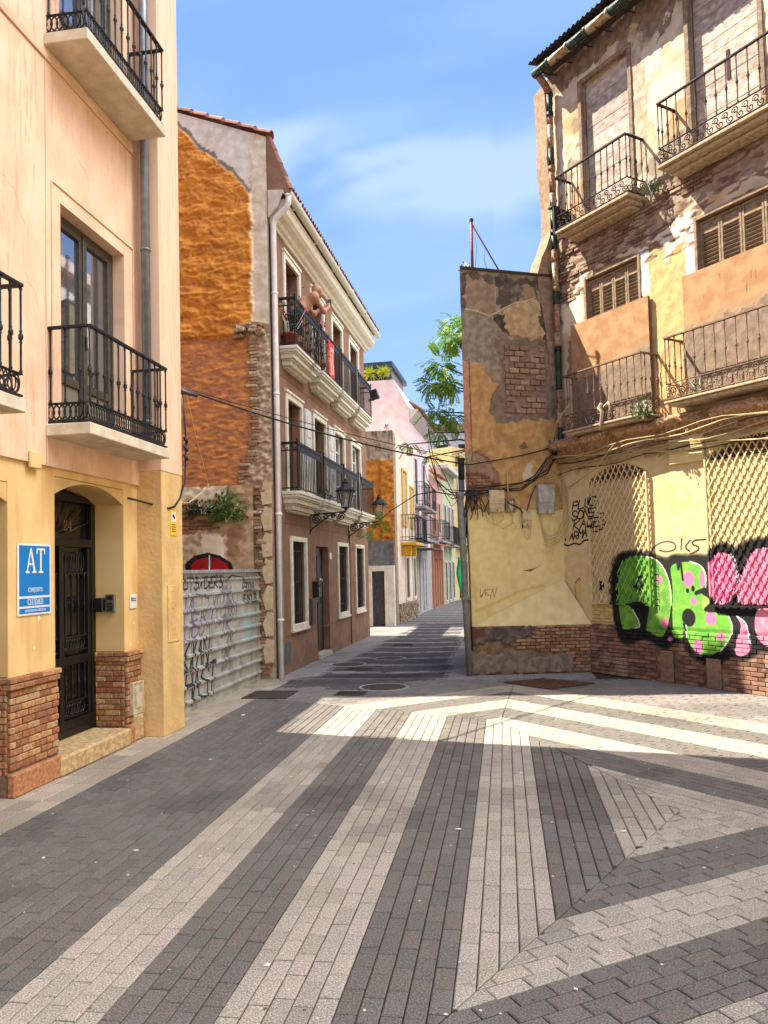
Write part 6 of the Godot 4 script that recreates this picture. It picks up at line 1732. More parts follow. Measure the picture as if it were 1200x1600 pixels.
func windows_and_doors(b: Node, d1: Array, d2: Array) -> void:
	var grey := mat("weathered_board", Color(0.86, 0.81, 0.76), 0.9, "wood", 0.9)
	var grey2 := mat("weathered_board_dark", Color(0.78, 0.73, 0.68), 0.9, "wood", 0.9)
	var frame := mat("old_frame_wood", Color(0.62, 0.54, 0.45), 0.9, "wood", 1.0)
	for d in [d1, d2]:
		var door := Node3D.new(); door.name = "boarded_door"; b.add_child(door, true)
		var st := begin()
		frame_rect(st, d[0] - 0.05, d[2] + 0.05, d[1], d[3] + 0.06, 0.075, -0.05, 0.025, 0.006, false)
		part(door, "frame", done(st), frame)
		part(door, "backing", boxm(Vector3(d[0] - 0.02, d[1] - 0.05, -0.16), Vector3(d[2] + 0.02, d[3] + 0.02, -0.115)), frame)
		var y: float = d[1]
		while y < d[3] - 0.05:
			var h := minf(rng.randf_range(0.16, 0.24), d[3] - y)
			part(door, "plank", boxm(Vector3(d[0] + 0.028, y + 0.002, -0.114), Vector3(d[2] - 0.028, y + h - 0.002, -0.092 + rng.randf() * 0.006), 0.003), grey if rng.randf() < 0.6 else grey2)
			y += h
	part(b, "slot", boxm(Vector3(2.75, 8.05, -0.088), Vector3(2.80, 8.45, -0.08)), mat("dark_slot", Color(0.24, 0.13, 0.10), 0.9))
	# louvred shutters
	for q in [[0.16, 1.24, 5.2, 6.22], [2.24, 3.55, 5.3, 6.34]]:
		var sh := Node3D.new(); sh.name = "shutters"; b.add_child(sh, true)
		var wood := mat("shutter_wood", Color(0.66, 0.57, 0.46), 0.85, "wood", 1.0)
		part(sh, "backing", boxm(Vector3(q[0] - 0.02, q[2], -0.355), Vector3(q[1] + 0.02, q[3] + 0.02, -0.34)), mat("room_wall"))
		var fr := begin()
		frame_rect(fr, q[0] - 0.03, q[1] + 0.03, q[2], q[3] + 0.04, 0.05, -0.06, 0.02, 0.005, false)
		part(sh, "frame", done(fr), wood)
		var n := 4
		for k in n:
			var x0: float = lerpf(q[0] + 0.02, q[1] - 0.02, float(k) / n) + 0.004; var x1: float = lerpf(q[0] + 0.02, q[1] - 0.02, float(k + 1) / n) - 0.004
			var leaf := begin()
			frame_rect(leaf, x0, x1, q[2] + 0.02, q[3] - 0.03, 0.032, -0.085, -0.045, 0.003)
			add_box(leaf, Vector3(x0 + 0.032, q[3] - 0.21, -0.084), Vector3(x1 - 0.032, q[3] - 0.18, -0.046))
			add_box(leaf, Vector3(x0 + 0.032, q[3] - 0.179, -0.075), Vector3(x1 - 0.032, q[3] - 0.063, -0.06), 0.012)
			var lf := part(sh, "leaf", done(leaf), wood)
			var m := 14
			for j in m:
				part(lf, "slat", boxm(Vector3(x0 + 0.033, -0.016, -0.004), Vector3(x1 - 0.033, 0.016, 0.004)), wood, Transform3D(Basis(Vector3.RIGHT, 0.7), Vector3(0, lerpf(q[2] + 0.08, q[3] - 0.235, float(j) / (m - 1)), -0.066)))
	# boards hung in front of the first floor doors
	for q in [[-0.13, 1.44, 3.86, 5.55], [2.04, 3.75, 3.95, 5.62]]:
		var pc := Canvas.new(q[0], q[2], q[1], q[3], 110.0, 131 + int(q[0]))
		pc.ground(Color(0.62, 0.46, 0.31), Color(0.69, 0.54, 0.38), 1.0, 1.4)
		var yl: float = 4.72 if q[0] < 1.0 else 4.95; var yr: float = 4.98 if q[0] < 1.0 else 5.2
		pc.poly([Vector2(q[0] - 0.2, q[2] - 0.1), Vector2(q[1] + 0.2, q[2] - 0.1), Vector2(q[1] + 0.2, yr), Vector2(lerpf(q[0], q[1], 0.6), yl + 0.05), Vector2(q[0] - 0.2, yl)], Color(0.60, 0.51, 0.41), 0.6, 0.06, 0.0)
		pc.poly([Vector2(q[0] - 0.2, q[2] - 0.1), Vector2(q[1] + 0.2, q[2] - 0.1), Vector2(q[1] + 0.2, yr - 0.09), Vector2(lerpf(q[0], q[1], 0.6), yl - 0.04), Vector2(q[0] - 0.2, yl - 0.09)], Color(0.55, 0.47, 0.39), 1.0, 0.05, 0.0, Color(0.46, 0.40, 0.33))
		for k in 7:
			var x: float = lerpf(q[0] + 0.1, q[1] - 0.1, rng.randf()); var y: float = rng.randf_range(yl, q[3] - 0.1)
			pc.stroke([Vector2(x, y), Vector2(x + 0.004, y - rng.randf_range(0.03, 0.12))], 0.006, Color(0.45, 0.27, 0.16), 0.7)
		var pm := painted("hung_board_%d" % int(q[0] * 100.0), pc.tex(), 0.95)
		var o := Node3D.new(); o.name = "hung_board"; b.add_child(o, true)
		var bn := noise(1.0, 133, 4)
		part(o, "face", holed(q[0], q[1], q[2], q[3], [], 0.0, 0.03, func(x, y): return 0.008 * bn.get_noise_2d(x * 18.0, y * 18.0) * (1.0 if y < yl else 0.15)), pm, at(0, 0, 0.075))
		part(o, "board", boxm(Vector3(q[0], q[2], 0.03), Vector3(q[1], q[3], 0.066)), mat("board_edge", Color(0.55, 0.42, 0.28), 0.9, "wood", 1.0))

func balconies_right(b: Node) -> void:
	var rust := mat("rusty_iron", Color(0.24, 0.165, 0.15), 0.75, "rust", 2.0, 0.2)
	var pale := mat("pale_rusty_iron", Color(0.60, 0.52, 0.45), 0.75, "rust", 2.0, 0.15)
	var slab := mat("old_slab", Color(0.80, 0.72, 0.59), 0.95, "stone", 1.2)
	var sc := scroll_unit(0.14, 0.185, 0.008)
	for q in [[-0.06, 1.40, 7.02, 0], [1.98, 4.1, 7.14, 0], [-0.04, 1.52, 3.80, 1], [1.94, 4.1, 3.88, 1]]:
		var bal := Node3D.new(); bal.name = "balcony"; b.add_child(bal, true)
		var st := begin()
		if q[3] == 0:
			add_box(st, Vector3(q[0] - 0.03, q[2] - 0.045, 0.0), Vector3(q[1] + 0.03, q[2], 0.39), 0.008)
			add_box(st, Vector3(q[0] + 0.03, q[2] - 0.10, 0.0), Vector3(q[1] - 0.03, q[2] - 0.046, 0.33), 0.015)
			add_box(st, Vector3(q[0] + 0.09, q[2] - 0.15, 0.0), Vector3(q[1] - 0.09, q[2] - 0.101, 0.22), 0.015)
		else:
			add_box(st, Vector3(q[0] - 0.03, q[2] - 0.03, 0.0), Vector3(q[1] + 0.03, q[2], 0.39), 0.006)
			add_box(st, Vector3(q[0] + 0.02, q[2] - 0.075, 0.0), Vector3(q[1] - 0.04, q[2] - 0.031, 0.36), 0.012)
		part(bal, "slab", done(st), slab)
		railing(bal, q[0], q[1], 0.36, q[2] + 0.02, q[2] + 0.87, 0.21, 13 if q[1] < 2.0 else 15, rust if q[3] == 0 else pale, sc, 0.14)
	# scrap of dark sheet at the end of the upper balcony
	part(b, "dark_sheet", boxm(Vector3(-0.10, 6.98, 0.02), Vector3(-0.075, 7.42, 0.40)), mat("black_sheet", Color(0.08, 0.075, 0.075), 0.7))
	# rag tied to the lower railing
	part(b, "rag", tubem([Vector3(0.78, 4.08, 0.385), Vector3(0.74, 4.02, 0.40), Vector3(0.80, 3.95, 0.40), Vector3(0.76, 3.80, 0.40), Vector3(0.73, 3.68, 0.395)], [0.03, 0.035, 0.03, 0.02, 0.008], 6), mat("pale_rag", Color(0.72, 0.64, 0.55), 0.95))
	part(b, "rag", tubem([Vector3(0.82, 4.02, 0.385), Vector3(0.92, 4.06, 0.40), Vector3(0.96, 3.98, 0.40), Vector3(0.90, 3.84, 0.40)], [0.02, 0.028, 0.02, 0.01], 6), mats["pale_rag"])

# flat bar with texture coordinates of the painted wall behind it
func lattice_bar(p0: Vector2, p1: Vector2, w: float, z0: float, z1: float) -> ArrayMesh:
	var st := begin()
	var n := 10
	var s := (p1 - p0).normalized().orthogonal() * w / 2.0
	for k in n:
		var a := p0.lerp(p1, float(k) / n); var c := p0.lerp(p1, float(k + 1) / n)
		var ring := []
		for e in [a, c]:
			ring.append([Vector3(e.x - s.x, e.y - s.y, z1), Vector3(e.x + s.x, e.y + s.y, z1), Vector3(e.x + s.x, e.y + s.y, z0), Vector3(e.x - s.x, e.y - s.y, z0)])
		var ua := Vector2((a.x - FX0) / (FX1 - FX0), 1.0 - a.y / FY1); var uc := Vector2((c.x - FX0) / (FX1 - FX0), 1.0 - c.y / FY1)
		for j in 4:
			quad_uv(st, [ring[0][j], ring[1][j], ring[1][(j + 1) % 4], ring[0][(j + 1) % 4]], [ua, uc, uc, ua])
	return done(st)

func grilles(b: Node, skin: Material) -> void:
	for q in [[0.10, 1.26, 1.09, 3.02, 3.20], [2.26, 3.75, 1.11, 3.10, 3.30]]:
		var g := Node3D.new(); g.name = "window_grille"; b.add_child(g, true)
		var top := func(x: float) -> float: return q[3] + (q[4] - q[3]) * (1.0 - pow((x - (q[0] + q[1]) / 2.0) / ((q[1] - q[0]) / 2.0), 2.0))
		var dx := 0.108; var slope := 1.62
		for dir in [1.0, -1.0]:
			var x: float = q[0] - 2.0
			while x < q[1] + 2.0:
				# line through (x, y0), clip against the sides and the arched head
				var lo := -1.0; var hi := -1.0
				for k in 241:
					var y: float = q[2] + (q[4] - q[2]) * k / 240.0
					var xx: float = x + dir * (y - q[2]) / slope
					if xx >= q[0] and xx <= q[1] and y <= top.call(xx):
						if lo < 0.0: lo = y
						hi = y
				if hi - lo > 0.06:
					part(g, "bar", lattice_bar(Vector2(x + dir * (lo - q[2]) / slope, lo), Vector2(x + dir * (hi - q[2]) / slope, hi), 0.019, 0.045 + 0.007 * dir, 0.051 + 0.007 * dir), skin)
				x += dx
		for e in [[Vector2(q[0], q[2]), Vector2(q[1], q[2])], [Vector2(q[0], q[2]), Vector2(q[0], q[3])], [Vector2(q[1], q[2]), Vector2(q[1], q[3])]]:
			part(g, "frame_bar", lattice_bar(e[0], e[1], 0.022, 0.03, 0.065), skin)
		# masonry of the arched head round the open gap above the blocking
		var over := PackedVector2Array([Vector2(q[0], q[4] + 0.02), Vector2(q[1], q[4] + 0.02)])
		var fill := PackedVector2Array([Vector2(q[1], q[3] - 0.06), Vector2(q[0], q[3] - 0.06)])
		for k in 13:
			var x: float = lerpf(q[1], q[0], k / 12.0)
			over.append(Vector2(x, top.call(x) - 0.002))
		for k in 13:
			var x: float = lerpf(q[0], q[1], k / 12.0)
			fill.append(Vector2(x, top.call(x) - 0.012 - 0.085 * smoothstep(q[0] + 0.1, q[1], x)))
		for e in [over, fill]:
			var st := begin()
			add_prism(st, e, -0.10, 0.006)
			part(g, "arch_masonry", done(st), mat("yellow_render"))

func roof_edge(b: Node) -> void:
	# corrugated sheet roof
	var verts := PackedVector3Array(); var idx := PackedInt32Array()
	var nx := 420
	for k in nx + 1:
		var x := lerpf(-0.56, 13.0, float(k) / nx)
		var c := 0.022 * sin(x * TAU / 0.10)
		verts.append(Vector3(x, 10.03 + c, 0.44)); verts.append(Vector3(x, 10.95 + c, -3.4))
	for k in nx:
		var a := k * 2
		idx.append_array(PackedInt32Array([a, a + 1, a + 3, a, a + 3, a + 2]))
	part(b, "roof_sheet", indexed(verts, PackedVector2Array(), idx), mat("fibre_cement", Color(0.34, 0.32, 0.30), 0.9, "stone", 1.0))
	part(b, "roof_sheet", boxm(Vector3(-0.56, 9.95, -7.0), Vector3(13.0, 9.99, 0.10)), mats["fibre_cement"])
	part(b, "eave_board", boxm(Vector3(-0.52, 9.96, 0.101), Vector3(13.0, 10.0, 0.30), 0.004), mat("old_frame_wood"))
	# gutter of glazed clay pipe, green and cream
	var green := mat("green_glaze", Color(0.14, 0.30, 0.23), 0.5, "rust", 1.2)
	var cream := mat("cream_glaze", Color(0.80, 0.75, 0.63), 0.6, "rust", 0.8)
	var clay := mat("bare_clay", Color(0.74, 0.60, 0.48), 0.8, "rust", 1.0)
	var gut := Node3D.new(); gut.name = "gutter"; b.add_child(gut, true)
	var x := -0.50
	var k := 0
	while x < 5.0:
		var l: float = [0.36, 0.44, 0.40, 0.46][k % 4]
		part(gut, "gutter_length", tubem([Vector3(x, 9.86, 0.33), Vector3(x + l, 9.86, 0.33)], [0.072, 0.066], 10), [green, cream, green, cream][k % 4])
		part(gut, "collar", tubem([Vector3(x + l - 0.03, 9.86, 0.33), Vector3(x + l + 0.02, 9.86, 0.33)], 0.082, 10), [green, cream, green, cream][k % 4])
		part(gut, "hook", tubem([Vector3(x + 0.2, 9.78, 0.38), Vector3(x + 0.22, 9.77, 0.28), Vector3(x + 0.22, 9.82, 0.02)], 0.009, 5), iron())
		x += l; k += 1
	var dp := Node3D.new(); dp.name = "downpipe"; b.add_child(dp, true)
	var px := -0.42
	part(dp, "elbow", tubem([Vector3(-0.43, 9.80, 0.30), Vector3(-0.43, 9.70, 0.18), Vector3(px, 9.58, 0.09)], 0.06, 9), clay)
	var y := 9.58
	k = 0
	while y > 3.85:
		var l: float = [0.34, 0.22, 0.40, 0.30, 0.46, 0.24, 0.38][k % 7]
		part(dp, "pipe_length", tubem([Vector3(px, y, 0.09), Vector3(px, y - l + 0.003, 0.09)], 0.052, 9), [green, clay, cream, green, clay, cream, green][k % 7])
		if k % 3 == 1: part(dp, "collar", tubem([Vector3(px, y, 0.09), Vector3(px, y - 0.08, 0.09)], 0.062, 9), iron() if k % 2 else clay)
		y -= l; k += 1
	part(dp, "strap", boxm(Vector3(px - 0.065, 7.6, 0.0), Vector3(px + 0.065, 7.63, 0.155), 0.003), iron())

# ------------------------------------------------------------------ plants
func leaf_mat(key: String, c := Color.WHITE, back := 0.5) -> StandardMaterial3D:
	if mats.has(key): return mats[key]
	var m := mat(key, c, 0.55, "leaf", 2.0)
	m.backlight_enabled = true
	m.backlight = Color(c.r * back, c.g * back, c.b * back * 0.5)
	m.cull_mode = BaseMaterial3D.CULL_DISABLED
	return m

# one leaflet: a bent diamond from p along d
func leaflet(st: SurfaceTool, p: Vector3, d: Vector3, side: Vector3, l: float, w: float) -> void:
	var n := d.cross(side).normalized() * l * 0.08
	var m := p + d * l * 0.45 - n
	var e := p + d * l
	tri(st, p, m + side * w, e); tri(st, p, e, m - side * w)

func pinnate(st: SurfaceTool, p: Vector3, d: Vector3, l: float, pairs_: int, ll: float) -> void:
	var side := d.cross(Vector3.UP + Vector3(rng.randf_range(-0.5, 0.5), 0, rng.randf_range(-0.5, 0.5))).normalized()
	var q := p
	var dir := d
	for k in pairs_:
		dir = (dir + Vector3(0, -0.07, 0)).normalized()
		q += dir * l / pairs_
		for s in [-1.0, 1.0]:
			var ld: Vector3 = (side * s + dir * 0.55 + Vector3(0, rng.randf_range(-0.25, 0.1), 0)).normalized()
			leaflet(st, q, ld, dir, ll * rng.randf_range(0.8, 1.1), ll * 0.27)
	leaflet(st, q, dir, side, ll, ll * 0.2)

func tree() -> void:
	var t := thing("street_tree", "light feathery leaved tree leaning into the street from behind the stub wall", "tree", Vector3(0.55, 0, -16.2))
	var bark := mat("bark", Color(0.36, 0.29, 0.22), 0.95, "rust", 1.5)
	part(t, "trunk", tubem([Vector3(0, 0, 0), Vector3(-0.05, 1.5, 0.02), Vector3(-0.2, 3.0, 0.0), Vector3(-0.35, 4.3, 0.05), Vector3(-0.5, 5.6, 0.1)], [0.14, 0.12, 0.10, 0.075, 0.045], 8), bark)
	var o := Vector3(0.55, 0, -16.2)
	var clumps := [[-0.95, 6.40, 0.42, 30], [-1.16, 5.82, 0.34, 24], [-1.36, 5.50, 0.26, 14], [-1.02, 5.45, 0.30, 22], [-1.36, 4.97, 0.25, 15], [-0.99, 4.81, 0.26, 13], [-1.18, 4.45, 0.20, 9], [-1.85, 4.25, 0.16, 4], [-1.48, 4.02, 0.16, 4], [-0.86, 6.85, 0.30, 16], [-0.4, 6.6, 0.6, 40], [0.2, 6.9, 0.7, 40], [0.0, 6.0, 0.7, 40], [0.9, 6.3, 0.7, 36], [0.6, 5.4, 0.6, 26], [-0.9, 4.05, 0.18, 3]]
	var limbs := begin(0)
	var crown := begin()
	for c in clumps:
		var e := Vector3(c[0], c[1], -16.0 + rng.randf_range(-0.3, 0.3)) - o
		var r: float = c[2]
		var root := Vector3(-0.3, 3.8, 0.0).lerp(Vector3(-0.5, 5.4, 0.1), clampf((c[1] - 3.8) / 3.0, 0.0, 1.0))
		var mid := root.lerp(e, 0.5) + Vector3(0, 0.18, rng.randf_range(-0.15, 0.15))
		add_tube(limbs, [root, mid, e, e + (e - mid).normalized() * r * 0.8], [0.028, 0.018, 0.011, 0.004], 5)
		for k in int(c[3] * 1.9):
			var dv := Vector3(rng.randfn(0, 1), rng.randfn(0, 0.7), rng.randfn(0, 1)).normalized()
			var p := e + dv * r * rng.randf_range(0.1, 0.75)
			var d := (dv + Vector3(0, -0.35, 0)).normalized()
			pinnate(crown, p, d, rng.randf_range(0.20, 0.32), 8, rng.randf_range(0.065, 0.095))
	# a long bare shoot arching across the street mouth, leafy at its tip
	var shoot := [Vector3(-0.3, 3.8, 0.0) + o, Vector3(-0.84, 3.15, -16.0), Vector3(-1.37, 3.26, -16.0), Vector3(-1.76, 3.22, -16.0), Vector3(-2.31, 2.88, -15.9), Vector3(-2.75, 2.45, -15.8), Vector3(-2.95, 2.32, -15.8)]
	var sp := []
	for p in shoot: sp.append(p - o)
	add_tube(limbs, sp, [0.02, 0.016, 0.013, 0.011, 0.009, 0.007, 0.004], 5)
	for k in 22:
		var tt := rng.randf()
		var p: Vector3 = sp[4].lerp(sp[6], tt) + Vector3(rng.randfn(0, 0.06), rng.randfn(0, 0.07), rng.randfn(0, 0.1))
		pinnate(crown, p, Vector3(rng.randfn(-0.3, 0.6), rng.randfn(-0.3, 0.4), rng.randfn(0, 0.6)).normalized(), rng.randf_range(0.16, 0.26), 6, 0.07)
	add_tube(limbs, [sp[2], sp[2] + Vector3(-0.15, 0.25, 0.1), sp[2] + Vector3(-0.2, 0.6, 0.15)], [0.01, 0.008, 0.004], 4)
	part(t, "limb", done(limbs), bark)
	part(t, "crown", done(crown), leaf_mat("locust_leaf", Color(0.62, 0.74, 0.30), 1.0))

# tuft of leaves in an ellipsoid, on a few stems
func bush(called: String, label: String, where: Vector3, r: Vector3, n: int, m: Material, leaf: float, group := "") -> Node3D:
	var o := thing(called, label, "plant", where, 0.0, group)
	var st := begin()
	for k in n:
		var d := Vector3(rng.randfn(0, 1), absf(rng.randfn(0, 1)) * 0.9, rng.randfn(0, 1)).normalized()
		var p := d * r * rng.randf_range(0.2, 1.0)
		var dir := (d + Vector3(rng.randfn(0, 0.5), rng.randfn(0.1, 0.5), rng.randfn(0, 0.5))).normalized()
		leaflet(st, p, dir, dir.cross(Vector3(rng.randfn(0, 1), 1, rng.randfn(0, 1))).normalized(), leaf * rng.randf_range(0.6, 1.3), leaf * 0.28)
	part(o, "leaves", done(st), m)
	var sm := begin(0)
	for k in 5:
		var d := Vector3(rng.randfn(0, 0.5), 1, rng.randfn(0, 0.5)).normalized()
		add_tube(sm, [Vector3(0, -0.02, 0), d * r * 0.5, d * r * 0.9], [0.006, 0.004, 0.002], 4)
	part(o, "stem", done(sm), mat("green_stem", Color(0.30, 0.34, 0.16), 0.8))
	return o

func brown_at(s: float, y: float, out: float) -> Vector3:
	return Transform3D(Basis(Vector3.UP, deg_to_rad(88.8)), Vector3(-3.62, 0, -12.1)) * Vector3(s, y, out)

func decayed_at(s: float, y: float, out: float) -> Vector3:
	return Transform3D(Basis(Vector3.UP, deg_to_rad(-51.0)), Vector3(1.31, 0, -12.74)) * Vector3(s, y, out)

func stub_at(a: float, y: float, out: float) -> Vector3:
	return Transform3D(Basis(Vector3.UP, deg_to_rad(25.5)), Vector3(-0.57, 0, -12.42)) * Vector3(a, y, out)

# ------------------------------------------------------------------ cables
func sag(a: Vector3, c: Vector3, drop: float, n := 14) -> Array:
	var o := []
	for k in n + 1:
		var t := float(k) / n
		o.append(a.lerp(c, t) + Vector3(0, -4.0 * drop * t * (1.0 - t), 0))
	return o

func cables() -> void:
	var blk := mat("cable_black", Color(0.05, 0.05, 0.055), 0.6)
	var buff := mat("cable_buff", Color(0.72, 0.64, 0.46), 0.7)
	# spanning the street
	var c1 := thing("street_cable", "thick black cable spanning from peach building corner to yellow corner", "cable")
	var A := Vector3(-3.55, 3.80, -8.36)
	part(c1, "cable", tubem(sag(A, stub_at(0.05, 3.32, 0.05), 0.10, 20) + sag(stub_at(0.4, 3.38, 0.05), stub_at(1.5, 3.62, 0.06), 0.02, 5), 0.011, 6), blk)
	part(c1, "cable", tubem(sag(A + Vector3(0, 0.02, -0.02), stub_at(0.02, 3.40, 0.06), 0.06, 20), 0.006, 5), blk)
	part(c1, "clamp", tubem([A + Vector3(-0.03, -0.02, 0.02), A + Vector3(0.12, -0.06, -0.12)], [0.03, 0.02], 6), mat("grey_iron"))
	part(c1, "drop", tubem([A + Vector3(-0.02, -0.02, 0), A + Vector3(0.0, -0.35, -0.02), A + Vector3(0.02, -0.62, -0.01), A + Vector3(0.0, -1.05, 0.0), A + Vector3(-0.01, -1.25, 0.10), Vector3(-3.56, 2.44, -8.1), Vector3(-3.56, 2.41, -7.95), Vector3(-3.72, 2.46, -7.75), Vector3(-3.84, 2.50, -7.58)], 0.011, 6), blk)
	for k in 3: part(c1, "splice", tubem([A + Vector3(0.01, -0.55 - k * 0.10, 0.03), A + Vector3(0.04, -0.62 - k * 0.10, 0.0)], 0.018, 5), blk)
	var c2 := thing("loose_wire", "thin pale wire dangling in front of the orange foam wall", "cable")
	part(c2, "cable", tubem([A + Vector3(0, -0.06, -0.1), Vector3(-3.75, 3.4, -9.2), Vector3(-3.85, 3.1, -9.7), Vector3(-3.86, 2.85, -9.9), Vector3(-4.02, 2.62, -9.6), Vector3(-4.1, 2.6, -9.2)], 0.005, 5), buff)
	# bundle along the top of the yellow wall
	var c3 := thing("cable_bundle", "tangle of black cables running along the top of yellow wall", "cable", Vector3(-0.57, 0, -12.42), deg_to_rad(25.5))
	for k in 6:
		var y := 2.86 + k * 0.014
		part(c3, "cable", tubem([Vector3(-0.12 + rng.randf() * 0.10, y - 0.4 - rng.randf() * 0.5, 0.05), Vector3(-0.06 + rng.randf() * 0.06, y - 0.16, 0.08), Vector3(0.12, y + rng.randfn(0, 0.03), 0.06), Vector3(0.5, y + 0.03 + rng.randfn(0, 0.02), 0.05), Vector3(0.95, y + 0.10 + rng.randfn(0, 0.02), 0.05), Vector3(1.2, y + 0.22 + rng.randfn(0, 0.03), 0.05), Vector3(1.42, y + 0.45 + rng.randfn(0, 0.05), 0.06), Vector3(1.58, y + 0.62, 0.10)], rng.randf_range(0.006, 0.011), 5), blk)
	for k in 12:
		var x := rng.randf_range(0.0, 0.4)
		part(c3, "cable", tubem([Vector3(x, 2.92, 0.06), Vector3(x + rng.randfn(0, 0.06), 2.78, 0.09), Vector3(x + rng.randfn(0, 0.08), 2.62 - rng.randf() * 0.2, 0.07)], 0.008, 5), blk)
	for k in 6:
		var x := -0.05 - rng.randf() * 0.12
		part(c3, "cable", tubem([Vector3(0.05, 2.90, 0.06), Vector3(x - 0.1, 2.80 + rng.randfn(0, 0.08), 0.02), Vector3(x - 0.25, 3.05 + rng.randfn(0, 0.15), -0.2), Vector3(x - 0.3, 3.5 + rng.randfn(0, 0.2), -0.4)], 0.007, 5), blk)
	part(c3, "cable", tubem([Vector3(0.68, 2.72, 0.06), Vector3(0.9, 2.62, 0.06), Vector3(1.02, 2.45, 0.06)], 0.012, 5), blk)
	part(c3, "cable", tubem([Vector3(1.2, 3.0, 0.06), Vector3(1.1, 2.8, 0.07), Vector3(0.98, 2.45, 0.06), Vector3(0.94, 2.3, 0.05)], 0.009, 5), blk)
	part(c3, "joint_box", tubem([Vector3(-0.09, 3.08, 0.05), Vector3(-0.085, 3.42, 0.05)], 0.055, 8), blk)
	# cream loops beside the big box
	var c4 := thing("cable_loops", "coil of cream cables looping down beside the grey junction box", "cable", Vector3(-0.57, 0, -12.42), deg_to_rad(25.5))
	for k in 4:
		var r := 0.10 * k + rng.randf() * 0.06
		part(c4, "cable", tubem([Vector3(1.38, 3.02 + r * 0.4, 0.07), Vector3(1.50, 3.08 + r * 0.3, 0.10), Vector3(1.60 + r * 0.3, 2.98, 0.13), Vector3(1.64 + r * 0.4, 2.7, 0.15), Vector3(1.62 + r * 0.4, 2.42, 0.15), Vector3(1.52 + r * 0.2, 2.20 - r * 0.3, 0.12), Vector3(1.38, 2.16 - r * 0.5, 0.08), Vector3(1.30, 2.32, 0.05), Vector3(1.27, 2.52, 0.05)], 0.008, 5), buff)
	for q in [[0.30, 0.62, 2.36], [0.42, 0.78, 2.30], [0.75, 0.90, 2.32], [0.95, 1.1, 2.12]]:
		part(c4, "cable", tubem([Vector3(q[0], 2.62, 0.05), Vector3(q[0] + 0.02, q[2] + 0.08, 0.06), Vector3((q[0] + q[1]) / 2.0, q[2], 0.06), Vector3(q[1] - 0.02, q[2] + 0.08, 0.06), Vector3(q[1], 2.60, 0.05)], 0.006, 5), buff)
	part(c4, "cable", tubem([Vector3(0.70, 3.25, 0.05), Vector3(0.71, 2.62, 0.055)], 0.012, 5), buff)
	# runs along the ledge of the decayed building
	var c5 := thing("ledge_cables", "bundle of dusty cables sagging along the ledge of decayed building", "cable", Vector3(1.31, 0, -12.74), deg_to_rad(-51.0))
	for k in 9:
		var pts := []
		for j in 16:
			var x := -0.5 + j * 0.32
			pts.append(Vector3(x, 3.20 + k * 0.035 + 0.03 * sin(j * 1.3 + k) + 0.05 * sin(x * 1.1 + k * 0.6), 0.09 + 0.02 * (k % 3) + 0.12 * float(k > 5)))
		part(c5, "cable", tubem(pts, 0.007 + 0.003 * (k % 2), 5), buff if k % 3 else blk)
	part(c5, "cable", tubem([Vector3(-0.55, 3.55, 0.2), Vector3(-0.2, 3.95, 0.4), Vector3(0.15, 4.2, 0.42)], 0.010, 5), buff)
	part(c5, "cable", tubem([Vector3(-0.35, 2.95, 0.03), Vector3(0.3, 3.16, 0.1), Vector3(0.9, 3.45, 0.3)], 0.008, 5), buff)
	# boxes
	for q in [["junction_box", "large grey junction box with a split lid near the yellow corner", 1.22, 1.50, 2.53, 3.00, 0.12, Color(0.72, 0.71, 0.68)], ["junction_box", "cream junction box under the black cables on yellow wall", 0.36, 0.61, 2.56, 2.91, 0.10, Color(0.82, 0.74, 0.60)], ["junction_box", "smallest cream junction box hanging low between the other two", 0.95, 1.10, 2.33, 2.57, 0.07, Color(0.80, 0.73, 0.56)]]:
		var o := thing(q[0], q[1], "box", Vector3(-0.57, 0, -12.42), deg_to_rad(25.5), "junction boxes on the yellow wall")
		var m := mat("box_%d" % int(q[2] * 100), q[7], 0.6, "metal", 1.0)
		part(o, "case", boxm(Vector3(q[2], q[4], 0.012), Vector3(q[3], q[5], q[6]), 0.012), m)
		part(o, "lid", boxm(Vector3(q[2] - 0.006, lerpf(q[4], q[5], 0.38), q[6] + 0.001), Vector3(q[3] + 0.006, q[5] + 0.004, q[6] + 0.012), 0.005), m)
		part(o, "lock", lathem([[0.0, 0.0], [0.01, 0.0], [0.01, 0.01], [0.0, 0.01]], 8), iron(), Transform3D(Basis(Vector3.RIGHT, PI / 2), Vector3((q[2] + q[3]) / 2.0, q[4] + 0.03, q[6])))
	var fb := thing("fuse_frame", "small open fuse frame with three white fuses on yellow wall", "box", Vector3(-0.57, 0, -12.42), deg_to_rad(25.5))
	var st := begin()
	frame_rect(st, 0.66, 0.83, 2.56, 2.79, 0.02, 0.01, 0.06, 0.003)
	part(fb, "frame", done(st), mat("fuse_frame", Color(0.52, 0.45, 0.33), 0.8))
	for k in 3: part(fb, "fuse", boxm(Vector3(0.70 + k * 0.037, 2.62, 0.012), Vector3(0.722 + k * 0.037, 2.74, 0.05), 0.005), mat("white_tile"))

# ------------------------------------------------------------------ signs, drains, balcony things, lanterns, the man with a phone
func sheet_text(parent: Node, called: String, text: String, h: float, squeeze: float, at_: Vector3, m: Material, font: Font, depth := 0.002) -> void:
	var t := TextMesh.new()
	t.text = text; t.font = font; t.font_size = 64; t.pixel_size = h / 46.0; t.depth = depth
	part(parent, called, t, m, Transform3D(Basis.from_scale(Vector3(squeeze, 1, 1)), at_))

